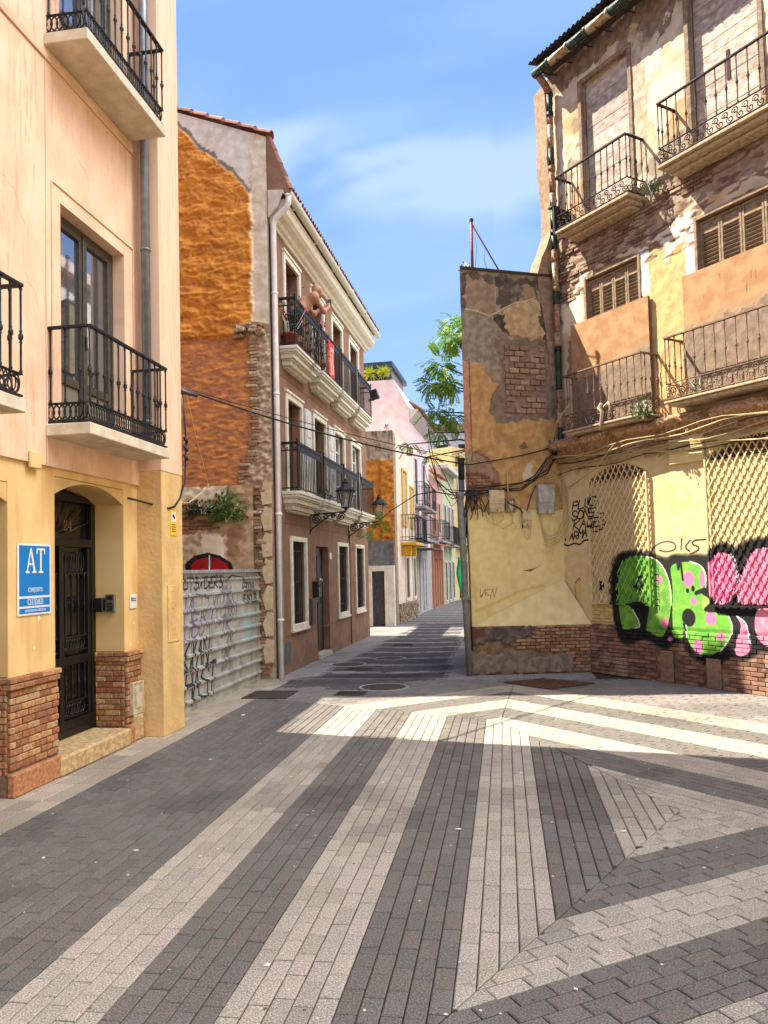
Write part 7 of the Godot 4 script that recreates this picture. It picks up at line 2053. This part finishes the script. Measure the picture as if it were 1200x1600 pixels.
func small_things() -> void:
	var L := Vector3(-3.85, 0, 0)
	var white := mat("sign_white", Color(0.86, 0.87, 0.86), 0.4)
	var blue := mat("sign_blue", Color(0.01, 0.46, 0.74), 0.35)
	var s := thing("lodging_sign", "blue and white plate reading AT CONJUNTO CIUDAD beside the black door", "sign", L, PI / 2)
	part(s, "plate", boxm(Vector3(5.715, 1.392, 0.004), Vector3(6.175, 1.978, 0.012), 0.002), white)
	part(s, "field", boxm(Vector3(5.735, 1.552, 0.0125), Vector3(6.157, 1.962, 0.0145)), blue)
	part(s, "field", boxm(Vector3(5.735, 1.470, 0.0125), Vector3(6.157, 1.532, 0.0145)), blue)
	part(s, "field", boxm(Vector3(5.735, 1.410, 0.0125), Vector3(6.157, 1.452, 0.0145)), blue)
	sheet_text(s, "lettering", "AT", 0.205, 0.74, Vector3(5.955, 1.835, 0.0155), white, serif())
	sheet_text(s, "lettering", "CONJUNTO", 0.034, 0.80, Vector3(5.95, 1.60, 0.0155), white, serif())
	sheet_text(s, "lettering", "CIUDAD", 0.048, 0.86, Vector3(5.95, 1.501, 0.0155), white, serif())
	sheet_text(s, "lettering", "APARTAMENTOS TURISTICOS", 0.018, 0.82, Vector3(5.95, 1.431, 0.0155), white, serif())
	var al := thing("alarm_sign", "yellow alarm sign with camera symbol high on the ochre pilaster", "sign", L, PI / 2)
	part(al, "plate", boxm(Vector3(8.00, 2.12, 0.281), Vector3(8.16, 2.40, 0.287), 0.002), mat("sign_yellow", Color(0.88, 0.74, 0.06), 0.5))
	part(al, "field", boxm(Vector3(8.02, 2.27, 0.2875), Vector3(8.14, 2.375, 0.289)), white)
	var cm := begin()
	add_box(cm, Vector3(-0.035, -0.012, 0), Vector3(0.03, 0.016, 0.003))
	part(al, "symbol", done(cm), iron(), Transform3D(Basis(Vector3(0, 0, 1), -0.6), Vector3(8.08, 2.325, 0.2892)))
	for k in 4: part(al, "print", boxm(Vector3(8.03, 2.235 - k * 0.024, 0.2872), Vector3(8.13, 2.243 - k * 0.024, 0.2885)), iron())
	var pl := thing("name_plate", "small white plate with blue print on ochre wall right of door", "sign", L, PI / 2)
	part(pl, "plate", boxm(Vector3(7.60, 1.355, 0.003), Vector3(7.745, 1.50, 0.016), 0.003), white)
	part(pl, "symbol", boxm(Vector3(7.62, 1.43, 0.0162), Vector3(7.65, 1.47, 0.0175)), mat("navy_print", Color(0.10, 0.16, 0.30), 0.5))
	for k in 2: part(pl, "print", boxm(Vector3(7.66, 1.45 - k * 0.022, 0.0162), Vector3(7.725, 1.462 - k * 0.022, 0.0175)), mats["navy_print"])
	# intercom and key box on the door jamb
	var ic := thing("intercom", "silver intercom panel with dark key box on the door jamb", "intercom", L, PI / 2)
	var silver := mat("brushed_steel", Color(0.62, 0.62, 0.60), 0.35, "metal", 3.0, 0.7)
	part(ic, "panel", boxm(Vector3(7.455, 1.33, -0.185), Vector3(7.488, 1.51, -0.085), 0.004), silver)
	part(ic, "speaker", boxm(Vector3(7.448, 1.455, -0.165), Vector3(7.4545, 1.495, -0.105), 0.003), iron())
	for k in 6: part(ic, "button", boxm(Vector3(7.449, 1.345 + (k / 2) * 0.03, -0.165 + (k % 2) * 0.035), Vector3(7.4545, 1.365 + (k / 2) * 0.03, -0.14 + (k % 2) * 0.035), 0.002), iron())
	part(ic, "key_box", boxm(Vector3(7.43, 1.335, -0.30), Vector3(7.488, 1.475, -0.20), 0.01), mat("dark_plastic", Color(0.09, 0.085, 0.08), 0.5))
	var ub := thing("meter_box", "cream water meter box set in the brick plinth beside pilaster", "box", L, PI / 2)
	var ubm := mat("meter_cream", Color(0.80, 0.75, 0.62), 0.6, "metal", 1.0)
	var fr := begin()
	frame_rect(fr, 7.53, 7.775, 0.27, 0.60, 0.022, 0.03, 0.075, 0.004)
	part(ub, "frame", done(fr), ubm)
	part(ub, "lid", boxm(Vector3(7.553, 0.293, 0.035), Vector3(7.752, 0.577, 0.068), 0.004), ubm)
	part(ub, "raised_panel", boxm(Vector3(7.585, 0.33, 0.0685), Vector3(7.735, 0.545, 0.076), 0.004), ubm)
	part(ub, "mortar_bed", boxm(Vector3(7.55, 0.02, 0.03), Vector3(7.75, 0.268, 0.078), 0.01), mat("worn_stone"))
	var mb := thing("letter_box", "black letter box with round lamp beside the brown building door", "box", brown_at(2.2, 1.2, 0.0), deg_to_rad(88.8))
	part(mb, "case", boxm(Vector3(0.0, 0.0, 0.004), Vector3(0.22, 0.30, 0.12), 0.01), mat("dark_plastic"))
	part(mb, "lamp", lathem([[0.0, 0.0], [0.05, 0.01], [0.06, 0.04], [0.045, 0.08], [0.0, 0.09]], 9), silver, at(0.2, 0.27, 0.09))
	part(mb, "flap", boxm(Vector3(0.03, 0.2, 0.1205), Vector3(0.19, 0.24, 0.128), 0.003), iron())
	var mb2 := thing("notice_case", "narrow dark case mounted low left of the brown building door", "box", brown_at(1.93, 0.72, 0.0), deg_to_rad(88.8))
	part(mb2, "case", boxm(Vector3(0.0, 0.0, 0.004), Vector3(0.22, 0.46, 0.06), 0.008), mat("brown_conduit"))
	part(mb2, "lid", boxm(Vector3(0.015, 0.015, 0.0605), Vector3(0.205, 0.445, 0.07), 0.004), mat("brown_conduit"))
	# wall lanterns
	for q in [[2.1, 0.70, "black wall lantern on scrolled bracket under first balcony, nearer one"], [5.4, 0.73, "black wall lantern on scrolled bracket at far end of brown building"]]:
		var ln := thing("wall_lantern", q[2], "lantern", brown_at(q[0], 2.74, 0.0), deg_to_rad(88.8), "street lanterns on the brown building")
		var arm := begin(0)
		add_tube(arm, [Vector3(0, 0.0, 0.0), Vector3(0, 0.02, 0.3), Vector3(0, 0.04, q[1])], 0.014, 6)
		add_tube(arm, [Vector3(0, -0.32, 0.01), Vector3(0, -0.26, 0.04), Vector3(0, -0.18, 0.16), Vector3(0, -0.08, 0.30), Vector3(0, 0.02, 0.44)], 0.011, 6)
		for sp in [[0.13, -0.09, 0.095], [0.31, -0.045, 0.06], [0.61, -0.05, 0.075], [0.45, -0.03, 0.05]]:
			var pts := []
			for k in 22:
				var a := k * 0.55
				var r: float = sp[2] * (1.0 - k / 26.0)
				pts.append(Vector3(0, sp[1] + sin(a) * r, sp[0] + cos(a) * r))
			add_tube(arm, pts, 0.011, 5)
		part(ln, "bracket", done(arm), iron())
		part(ln, "wall_plate", boxm(Vector3(-0.02, -0.36, 0.001), Vector3(0.02, 0.06, 0.016), 0.003), iron())
		var hd := begin()
		var o := Vector3(0, 0.06, q[1])
		# four tapering corner bars, roof, finial
		for k in 4:
			var a := PI / 4 + k * PI / 2
			add_tube(hd, [o + Vector3(cos(a) * 0.085, 0.06, sin(a) * 0.085), o + Vector3(cos(a) * 0.165, 0.36, sin(a) * 0.165)], 0.010, 4)
		add_lathe(hd, [[0.0, 0.0], [0.03, 0.0], [0.02, 0.03], [0.09, 0.05], [0.095, 0.065], [0.0, 0.065]], 4, o)
		add_lathe(hd, [[0.0, 0.355], [0.19, 0.355], [0.195, 0.375], [0.09, 0.46], [0.055, 0.50], [0.06, 0.53], [0.02, 0.56], [0.025, 0.58], [0.0, 0.61]], 8, o)
		part(ln, "housing", done(hd), iron())
		var gl := begin()
		add_lathe(gl, [[0.085, 0.067], [0.158, 0.353]], 4, Vector3.ZERO)
		var gm := mat("lantern_glass", Color(0.75, 0.75, 0.70, 0.25), 0.05)
		gm.transparency = BaseMaterial3D.TRANSPARENCY_ALPHA
		part(ln, "glass", done(gl), gm, Transform3D(Basis(Vector3.UP, PI / 4 * 0.0), o))
		part(ln, "lamp_holder", lathem([[0.03, 0.07], [0.03, 0.16], [0.02, 0.20], [0.0, 0.22]], 8), mat("white_tile"), Transform3D(Basis.IDENTITY, o))
	var fl := thing("floodlight", "dark box floodlight on the far end of the upper balcony", "lamp", brown_at(6.85, 5.92, 0.28), deg_to_rad(88.8))
	part(fl, "housing", boxm(Vector3(-0.02, 0.0, 0.05), Vector3(0.28, 0.2, 0.24), 0.015), mat("dark_plastic"), Transform3D(Basis(Vector3(1, 0, 0), -0.25), Vector3.ZERO))
	part(fl, "lens", boxm(Vector3(0.02, 0.03, 0.241), Vector3(0.24, 0.17, 0.25), 0.004), mat("floodlight_glass", Color(0.55, 0.52, 0.46), 0.15), Transform3D(Basis(Vector3(1, 0, 0), -0.25), Vector3.ZERO))
	part(fl, "bracket", boxm(Vector3(0.1, -0.02, -0.03), Vector3(0.14, 0.02, 0.10)), iron())
	# red banner on the railing
	var bn := thing("red_banner", "faded red and white banner tied to the upper balcony railing", "banner", brown_at(2.62, 5.50, 0.30), deg_to_rad(88.8))
	var bc := Canvas.new(0.0, 0.0, 0.5, 0.70, 220.0, 141)
	bc.ground(Color(0.78, 0.20, 0.18), Color(0.85, 0.30, 0.27), 2.0, 2.0)
	bc.poly(pairs([0.14, 0.06, 0.36, 0.06, 0.38, 0.58, 0.30, 0.62, 0.14, 0.56]), Color(0.88, 0.72, 0.68), 0.8, 0.03)
	bc.stroke(pairs([0.2, 0.12, 0.22, 0.5, 0.30, 0.5, 0.30, 0.14]), 0.02, Color(0.75, 0.28, 0.26), 0.8)
	part(bn, "cloth", holed(0.0, 0.5, 0.0, 0.70, [], 0.0, 0.05, func(x, y): return 0.012 * sin(x * 20.0) + 0.006 * sin(y * 13.0)), painted("banner_cloth", bc.tex(), 0.95))
	# pots and flowers on the balconies
	var pot := lathem([[0.0, 0.0], [0.085, 0.0], [0.125, 0.19], [0.14, 0.19], [0.14, 0.235], [0.12, 0.235], [0.11, 0.20], [0.0, 0.20]], 12, 0)
	var terra := mat("flower_pot_clay", Color(0.60, 0.30, 0.20), 0.85, "stone", 1.5)
	var gera := leaf_mat("geranium_leaf", Color(0.24, 0.36, 0.16), 0.35)
	var red := mat("red_petal", Color(0.72, 0.05, 0.12), 0.7)
	var n := 0
	for q in [[0.56, 5.475, 0.14, "clay pot of red geraniums at near end of upper balcony"], [1.52, 5.475, 0.13, "clay pot with trailing green plant below the leaning man"], [2.55, 5.475, 0.13, "clay pot of tall red flowers behind the red banner"], [1.05, 5.475, 0.10, "clay pot of grey green leaves between geraniums and leaning man"]]:
		var p := thing("flower_pot", q[3], "flower pot", brown_at(q[0], q[1], q[2]), 0.0, "pots on the upper balcony")
		part(p, "pot", pot, terra)
		var st := begin()
		for k in 70:
			var d := Vector3(rng.randfn(0, 0.7), absf(rng.randfn(0.6, 0.6)), rng.randfn(0, 0.7))
			leaflet(st, Vector3(0, 0.22, 0) + d * 0.16 + Vector3(0, 0.45 * rng.randf() * rng.randf() * (2.0 if n >= 2 else 1.0), 0), d.normalized(), d.cross(Vector3(0.3, 1, 0.2)).normalized(), 0.07 * rng.randf_range(0.7, 1.3), 0.022)
		if n == 1:
			for k in 60:
				var tt := rng.randf()
				leaflet(st, Vector3(0.17 + 0.04 * rng.randfn(), 0.3 - tt * 0.5, rng.randfn() * 0.12), Vector3(0.5, -1, rng.randfn()).normalized(), Vector3(0, 0.4, 1).normalized(), 0.06, 0.018)
		part(p, "leaves", done(st), gera)
		if n == 0 or n == 2:
			for k in 6:
				var at_ := Vector3(rng.randfn(0.03, 0.13), rng.randf_range(0.42, 0.62) + (0.45 if n == 2 else 0.0), rng.randfn(0, 0.13))
				part(p, "stem", tubem([Vector3(0, 0.2, 0), at_ * Vector3(0.6, 0.7, 0.6), at_], 0.004, 4), mat("green_stem"))
				var fs := begin()
				for j in 14:
					var d := Vector3(rng.randfn(), rng.randfn(), rng.randfn()).normalized()
					leaflet(fs, at_ + d * 0.012, d, d.cross(Vector3(0.2, 1, 0.5)).normalized(), 0.035, 0.014)
				part(p, "flower", done(fs), red)
		n += 1
	bush("balcony_plant", "low leafy plant on the lower balcony of brown building", brown_at(2.6, 3.04, 0.16), Vector3(0.22, 0.26, 0.12), 90, gera, 0.07)
	# weeds on the ruins
	var weed := leaf_mat("weed_leaf", Color(0.40, 0.50, 0.22), 0.6)
	bush("wall_shrub", "green shrub growing out of the ruined wall above the hoarding", Vector3(-4.35, 2.52, -11.88), Vector3(0.36, 0.50, 0.14), 420, weed, 0.085)
	bush("wall_shrub", "dark creeping weeds spread along the broken ledge of ruined wall", Vector3(-4.75, 2.66, -11.88), Vector3(0.45, 0.20, 0.10), 220, leaf_mat("dark_weed", Color(0.17, 0.22, 0.09), 0.3), 0.07)
	bush("ledge_weed", "bushy green weed at the right end of lower left rusty balcony", decayed_at(1.52, 3.74, 0.36), Vector3(0.18, 0.30, 0.12), 170, weed, 0.06)
	bush("ledge_weed", "pale weed growing between the two upper rusty balconies", decayed_at(1.60, 6.98, 0.10), Vector3(0.15, 0.20, 0.10), 130, leaf_mat("pale_weed", Color(0.45, 0.52, 0.27), 0.5), 0.05)
	bush("ledge_weed", "dark ivy clump in the corner above the junction boxes", decayed_at(-0.50, 3.52, 0.12), Vector3(0.20, 0.30, 0.12), 150, leaf_mat("dark_weed"), 0.06)
	bush("ledge_weed", "weeds on the floor of the right lower rusty balcony", decayed_at(2.35, 3.88, 0.18), Vector3(0.28, 0.26, 0.10), 110, weed, 0.055)
	bush("ledge_weed", "weeds on the floor of lower left rusty balcony near pipe", decayed_at(0.3, 3.80, 0.18), Vector3(0.22, 0.22, 0.10), 80, weed, 0.055)
	bush("ledge_weed", "small weed tuft beside the mast on stub wall top", stub_at(0.22, 6.53, -0.2), Vector3(0.10, 0.18, 0.08), 40, leaf_mat("pale_weed"), 0.06)
	# spiky terrace plants
	for q in [[-4.16, "right hand spiky yellow green plant on the roof terrace"], [-4.66, "left hand spiky yellow green plant on the roof terrace"]]:
		var y := thing("yucca", q[1], "plant", Vector3(q[0], 8.44, -27.85), 0.0, "spiky plants on the terrace")
		part(y, "trunk", tubem([Vector3(0, 0, 0), Vector3(0, 0.34, 0)], 0.04, 6), mat("bark"))
		var st := begin()
		for k in 80:
			var d := Vector3(rng.randfn(), rng.randfn(0.35, 0.8), rng.randfn()).normalized()
			leaflet(st, Vector3(0, 0.36, 0), d, d.cross(Vector3(0.1, 1, 0.3)).normalized(), rng.randf_range(0.30, 0.42), 0.020)
		part(y, "crown", done(st), leaf_mat("yucca_leaf", Color(0.80, 0.80, 0.26), 0.6))
	# bird on the end wall
	var bd := thing("bird", "white and grey bird standing on the ochre end wall", "bird", Vector3(-3.42, 5.90, -23.5), 0.6)
	part(bd, "body", sdf_mesh([[Vector3(0, 0.16, 0), Vector3(0.01, 0.22, 0.03), 0.055, 0.05], [Vector3(0, 0.15, -0.03), Vector3(0, 0.09, -0.15), 0.04, 0.012], [Vector3(0.01, 0.24, 0.035), Vector3(0.01, 0.30, 0.05), 0.03, 0.032], [Vector3(0.01, 0.30, 0.07), Vector3(0.01, 0.295, 0.105), 0.012, 0.004]], 0.012, 0.03), mat("feathers", Color(0.80, 0.79, 0.77), 0.8))
	part(bd, "wing", sdf_mesh([[Vector3(0.05, 0.20, 0.0), Vector3(0.04, 0.10, -0.14), 0.025, 0.008]], 0.01, 0.02), mat("wing_feathers", Color(0.30, 0.29, 0.30), 0.8))
	part(bd, "wing", sdf_mesh([[Vector3(-0.05, 0.20, 0.0), Vector3(-0.04, 0.10, -0.14), 0.025, 0.008]], 0.01, 0.02), mat("wing_feathers"))
	for x in [-0.02, 0.025]: part(bd, "leg", tubem([Vector3(x, 0.12, 0.01), Vector3(x, 0.0, 0.01), Vector3(x, 0.0, 0.04)], 0.006, 4), mat("bird_leg", Color(0.55, 0.25, 0.2), 0.7))
	# drains
	var cast := mat("cast_iron", Color(0.36, 0.33, 0.30), 0.6, "rust", 2.0, 0.3)
	var gr := thing("drain_grate", "rectangular slotted drain grate in the paving by the hoarding", "drain", Vector3(-3.25, 0.006, -10.5))
	var fs := begin()
	for e in [[-0.31, -0.28, -0.32, 0.32], [0.28, 0.31, -0.32, 0.32], [-0.28, 0.28, -0.32, -0.29], [-0.28, 0.28, 0.29, 0.32]]:
		add_box(fs, Vector3(e[0], -0.01, e[2]), Vector3(e[1], 0.006, e[3]))
	part(gr, "frame", done(fs), cast)
	for k in 13: part(gr, "slat", boxm(Vector3(-0.27 + k * 0.042, -0.01, -0.289), Vector3(-0.25 + k * 0.042, 0.004, 0.289)), cast)
	part(gr, "pit", boxm(Vector3(-0.28, -0.012, -0.29), Vector3(0.28, -0.004, 0.29)), mat("pit_silt", Color(0.40, 0.36, 0.31), 0.9))
	for q in [[-1.77, -11.18, 0.36, "round cast iron manhole cover nearest the sunlit patch"], [-2.83, -13.85, 0.33, "round manhole cover close to the brown building wall"], [-2.2, -14.75, 0.30, "round manhole cover further up in the street middle"]]:
		var mh := thing("manhole_cover", q[3], "manhole", Vector3(q[0], 0.003, q[1]), 0.0, "manhole covers")
		part(mh, "rim", lathem([[q[2] - 0.035, 0.0], [q[2] - 0.035, 0.007], [q[2], 0.007], [q[2], -0.01]], 28, -1), mat("cement_ring", Color(0.72, 0.70, 0.66), 0.9, "stone", 2.0))
		part(mh, "cover", lathem([[0.0, 0.005], [q[2] * 0.3, 0.005], [q[2] * 0.32, 0.008], [q[2] * 0.45, 0.008], [q[2] * 0.47, 0.004], [q[2] * 0.62, 0.004], [q[2] * 0.64, 0.008], [q[2] * 0.78, 0.008], [q[2] * 0.80, 0.004], [q[2] - 0.04, 0.004]].map(func(e): return e), 28, -1), cast)
	for q in [[-2.14, -10.62, 0.42, 0.34, "rectangular iron inspection cover beside the nearest manhole"], [-2.5, -13.2, 0.45, 0.34, "rectangular iron inspection cover beside the manhole near brown building"], [-2.28, -17.3, 0.5, 0.4, "slotted iron cover furthest up the street"]]:
		var pc := thing("inspection_cover", q[4], "manhole", Vector3(q[0], 0.003, q[1]), 0.0, "inspection covers")
		part(pc, "plate", boxm(Vector3(-q[2] / 2, -0.01, -q[3] / 2), Vector3(q[2] / 2, 0.006, q[3] / 2), 0.002), cast)
		for k in 6: part(pc, "rib", boxm(Vector3(-q[2] / 2 + 0.03, 0.0062, -q[3] / 2 + 0.03 + k * (q[3] - 0.06) / 6), Vector3(q[2] / 2 - 0.03, 0.010, -q[3] / 2 + 0.05 + k * (q[3] - 0.06) / 6)), cast)
	var rp := thing("rusty_plate", "large rusty steel plate lying on paving before the brick footing", "plate", Vector3(0.56, 0.004, -11.5))
	var rs := begin()
	add_prism(rs, PackedVector2Array([Vector2(-0.63, -0.1), Vector2(-0.03, -0.48), Vector2(0.65, 0.04), Vector2(-0.01, 0.56)]), 0.0, 0.012, Transform3D(Basis(Vector3(1, 0, 0), Vector3(0, 0, 1), Vector3(0, 1, 0)), Vector3.ZERO))
	part(rp, "sheet", done(rs), mat("rust_plate", Color(0.44, 0.33, 0.23), 0.85, "rust", 0.8, 0.2))
	var rj := begin()
	add_box(rj, Vector3(-0.33, 0.0125, -0.008), Vector3(0.42, 0.016, 0.008), 0.0, Transform3D(Basis(Vector3.UP, 0.18), Vector3(0.02, 0, -0.12)))
	part(rp, "seam", done(rj), mat("rust_plate"))
	# litter
	for q in [[-3.13, -9.01, 0.05, "white paper scrap on dark paving near the hoarding"], [-0.35, -5.15, 0.022, "tiny white litter scrap on the middle dark stripe"], [0.69, -5.19, 0.02, "tiny white litter scrap on the pale triangle"], [0.23, -3.27, 0.012, "cigarette end on dark band in the near foreground"], [-2.3, -4.6, 0.018, "tiny pale litter scrap on dark paving at left foreground"]]:
		var lt := thing("litter", q[3], "litter", Vector3(q[0], 0.004, q[1]), rng.randf() * 3.0)
		var ls := begin()
		add_prism(ls, PackedVector2Array([Vector2(-q[2], -q[2] * 0.3), Vector2(q[2] * 0.7, -q[2] * 0.4), Vector2(q[2], q[2] * 0.3), Vector2(-q[2] * 0.2, q[2] * 0.5)]), 0.0, 0.004, Transform3D(Basis(Vector3(1, 0, 0), Vector3(0, 0, 1), Vector3(0, 1, 0)), Vector3.ZERO))
		part(lt, "scrap", done(ls), white)
	leaning_man()

# ------------------------------------------------------------------ surface nets for the figure
func sdf_mesh(bones: Array, cell: float, blend: float) -> ArrayMesh:
	var lo := Vector3.ONE * 1e9; var hi := -lo
	for b in bones:
		var r: float = maxf(b[2], b[3]) + cell * 3.0
		lo = lo.min(b[0] - Vector3.ONE * r).min(b[1] - Vector3.ONE * r); hi = hi.max(b[0] + Vector3.ONE * r).max(b[1] + Vector3.ONE * r)
	var n := Vector3i(((hi - lo) / cell).ceil()) + Vector3i.ONE
	var f := PackedFloat32Array(); f.resize(n.x * n.y * n.z); f.fill(1.0)
	for b in bones:
		var a: Vector3 = b[0]; var c: Vector3 = b[1]
		var r: float = maxf(b[2], b[3]) + blend + cell * 2.0
		var i0 := Vector3i(((a.min(c) - Vector3.ONE * r - lo) / cell).floor()).clamp(Vector3i.ZERO, n - Vector3i.ONE)
		var i1 := Vector3i(((a.max(c) + Vector3.ONE * r - lo) / cell).ceil()).clamp(Vector3i.ZERO, n - Vector3i.ONE)
		var ac := c - a; var l2 := maxf(ac.length_squared(), 1e-9)
		for z in range(i0.z, i1.z + 1):
			for y in range(i0.y, i1.y + 1):
				for x in range(i0.x, i1.x + 1):
					var p := lo + Vector3(x, y, z) * cell
					var t := clampf((p - a).dot(ac) / l2, 0.0, 1.0)
					var d := (a + ac * t).distance_to(p) - lerpf(b[2], b[3], t)
					var k := x + n.x * (y + n.y * z)
					var e := f[k]
					var h := maxf(blend - absf(e - d), 0.0) / blend
					f[k] = minf(e, d) - h * h * blend * 0.25
	var id := {}
	var verts := PackedVector3Array(); var idx := PackedInt32Array()
	for z in n.z - 1:
		for y in n.y - 1:
			for x in n.x - 1:
				var k := x + n.x * (y + n.y * z)
				var s := 0
				var sum := Vector3.ZERO; var cnt := 0
				var v := [f[k], f[k + 1], f[k + n.x], f[k + n.x + 1], f[k + n.x * n.y], f[k + n.x * n.y + 1], f[k + n.x * n.y + n.x], f[k + n.x * n.y + n.x + 1]]
				for j in 8:
					if v[j] < 0.0: s += 1
				if s == 0 or s == 8: continue
				for e in [[0, 1], [2, 3], [4, 5], [6, 7], [0, 2], [1, 3], [4, 6], [5, 7], [0, 4], [1, 5], [2, 6], [3, 7]]:
					var a: float = v[e[0]]; var c: float = v[e[1]]
					if (a < 0.0) != (c < 0.0):
						var t := a / (a - c)
						var p0 := Vector3(e[0] & 1, (e[0] >> 1) & 1, e[0] >> 2); var p1 := Vector3(e[1] & 1, (e[1] >> 1) & 1, e[1] >> 2)
						sum += p0.lerp(p1, t); cnt += 1
				id[k] = verts.size()
				verts.append(lo + (Vector3(x, y, z) + sum / cnt) * cell)
	var sx := 1; var sy := n.x; var sz := n.x * n.y
	for z in range(1, n.z - 1):
		for y in range(1, n.y - 1):
			for x in range(1, n.x - 1):
				var k := x + n.x * (y + n.y * z)
				for ax in [[sx, sy, sz], [sy, sz, sx], [sz, sx, sy]]:
					var a := f[k] < 0.0; var c := f[k + ax[0]] < 0.0
					if a == c: continue
					var q := [id[k], id[k - ax[1]], id[k - ax[1] - ax[2]], id[k - ax[2]]]
					if not a: q.reverse()
					idx.append_array(PackedInt32Array([q[0], q[2], q[1], q[0], q[3], q[2]]))
	return indexed(verts, PackedVector2Array(), idx)

func leaning_man() -> void:
	# local frame of the brown facade: x along the street, y up, z out over the street
	var o := thing("person", "shirtless bald bearded man leaning over the upper balcony holding up a phone", "person", brown_at(0.0, 5.47, 0.0), deg_to_rad(88.8))
	var skin := mat("skin", Color(0.76, 0.55, 0.44), 0.6, "plaster", 2.0)
	var P := func(x: float, y: float, z: float) -> Vector3: return Vector3(x, y - 5.47, z)
	var hipL: Vector3 = P.call(1.20, 6.20, 0.06); var hipR: Vector3 = P.call(1.33, 6.20, -0.06)
	var chest: Vector3 = P.call(1.46, 6.52, 0.17); var neck: Vector3 = P.call(1.57, 6.68, 0.28)
	var shL: Vector3 = P.call(1.42, 6.62, 0.35); var shR: Vector3 = P.call(1.66, 6.60, 0.10)
	var elL: Vector3 = P.call(1.68, 6.43, 0.46); var elR: Vector3 = P.call(1.86, 6.46, 0.22)
	var haL: Vector3 = P.call(1.90, 6.58, 0.50); var haR: Vector3 = P.call(1.97, 6.64, 0.44)
	var head: Vector3 = P.call(1.655, 6.815, 0.345); var jaw: Vector3 = P.call(1.705, 6.755, 0.385)
	var mid: Vector3 = P.call(1.34, 6.34, 0.07)
	var bones := [
		[hipL, hipR, 0.105, 0.105], [hipL, mid, 0.11, 0.115], [hipR, mid, 0.11, 0.115], [mid, chest, 0.125, 0.125], [shL, shR, 0.085, 0.085], [chest, shL, 0.11, 0.085], [chest, shR, 0.11, 0.085], [chest, neck, 0.11, 0.06],
		[neck, head, 0.055, 0.055], [head, head + Vector3(0.0, 0.03, -0.01), 0.088, 0.09], [head, jaw, 0.078, 0.056],
		[shL, elL, 0.056, 0.043], [elL, haL, 0.043, 0.029], [shR, elR, 0.056, 0.043], [elR, haR, 0.043, 0.029],
		[hipL, P.call(1.20, 5.86, 0.10), 0.095, 0.07], [P.call(1.20, 5.86, 0.10), P.call(1.13, 5.56, 0.06), 0.066, 0.042], [P.call(1.13, 5.56, 0.06), P.call(1.20, 5.50, 0.12), 0.036, 0.03],
		[hipR, P.call(1.36, 5.86, -0.02), 0.095, 0.07], [P.call(1.36, 5.86, -0.02), P.call(1.30, 5.56, -0.05), 0.066, 0.042], [P.call(1.30, 5.56, -0.05), P.call(1.37, 5.50, 0.0), 0.036, 0.03],
		# nose, brow and ears
		[P.call(1.728, 6.80, 0.405), P.call(1.738, 6.785, 0.415), 0.014, 0.016], [P.call(1.70, 6.835, 0.40), P.call(1.735, 6.835, 0.37), 0.016, 0.016],
		[P.call(1.61, 6.80, 0.415), P.call(1.612, 6.825, 0.418), 0.016, 0.018], [P.call(1.71, 6.80, 0.275), P.call(1.712, 6.825, 0.273), 0.016, 0.018],
	]
	part(o, "body", sdf_mesh(bones, 0.014, 0.045), skin)
	# hands closed round the phone
	for h in [[haL, Vector3(0.06, 0.035, 0.0)], [haR, Vector3(0.02, 0.03, 0.06)]]:
		var w: Vector3 = h[0]; var d: Vector3 = h[1].normalized()
		var s := d.cross(Vector3.UP).normalized(); var u := s.cross(d)
		var palm := w + d * 0.05
		var fb := [[w, palm, 0.026, 0.03], [palm - u * 0.022, palm + u * 0.022, 0.02, 0.02]]
		for k in 4:
			var root := palm + u * (0.028 - 0.018 * k) + d * 0.015
			var l: float = [0.030, 0.034, 0.032, 0.025][k]
			var kn := root + d * l; var tip := kn + (d * 0.4 - s * 0.9).normalized() * l * 0.8
			fb.append([root, kn, 0.0092, 0.0085]); fb.append([kn, tip, 0.0085, 0.007])
		fb.append([w + u * 0.02 + d * 0.02, w + u * 0.05 + d * 0.045, 0.011, 0.009]); fb.append([w + u * 0.05 + d * 0.045, w + u * 0.06 + d * 0.075 - s * 0.01, 0.009, 0.008])
		part(o, "hand", sdf_mesh(fb, 0.0045, 0.012), skin)
	part(o, "beard", sdf_mesh([[P.call(1.70, 6.745, 0.40), P.call(1.735, 6.74, 0.375), 0.034, 0.034], [P.call(1.655, 6.775, 0.415), P.call(1.70, 6.745, 0.405), 0.018, 0.03], [P.call(1.735, 6.765, 0.32), P.call(1.735, 6.74, 0.37), 0.018, 0.03]], 0.008, 0.02), mat("dark_beard", Color(0.10, 0.075, 0.06), 0.9))
	part(o, "shorts", sdf_mesh([[hipL, hipR, 0.117, 0.117], [hipL, P.call(1.20, 5.90, 0.10), 0.115, 0.095], [hipR, P.call(1.36, 5.90, -0.02), 0.115, 0.095], [hipL, mid + Vector3(-0.04, -0.06, 0), 0.12, 0.118]], 0.014, 0.04), mat("dark_shorts", Color(0.14, 0.15, 0.19), 0.95))
	var ph := thing("phone", "dark smartphone held up by the man on the balcony", "phone", brown_at(1.975, 6.665, 0.50), deg_to_rad(88.8))
	part(ph, "case", boxm(Vector3(-0.005, -0.065, -0.036), Vector3(0.005, 0.085, 0.036), 0.003), mat("phone_case", Color(0.13, 0.15, 0.20), 0.35), at(0, 0, 0, 0.5))
	part(ph, "lens", lathem([[0.0, 0.0], [0.008, 0.0], [0.008, 0.003], [0.0, 0.003]], 8), silver_lens(), Transform3D(Basis(Vector3.UP, 0.5) * Basis(Vector3(0, 0, 1), -PI / 2), Vector3(0.006, 0.06, 0.012)))

func silver_lens() -> Material: return mat("phone_lens", Color(0.05, 0.05, 0.06), 0.1)
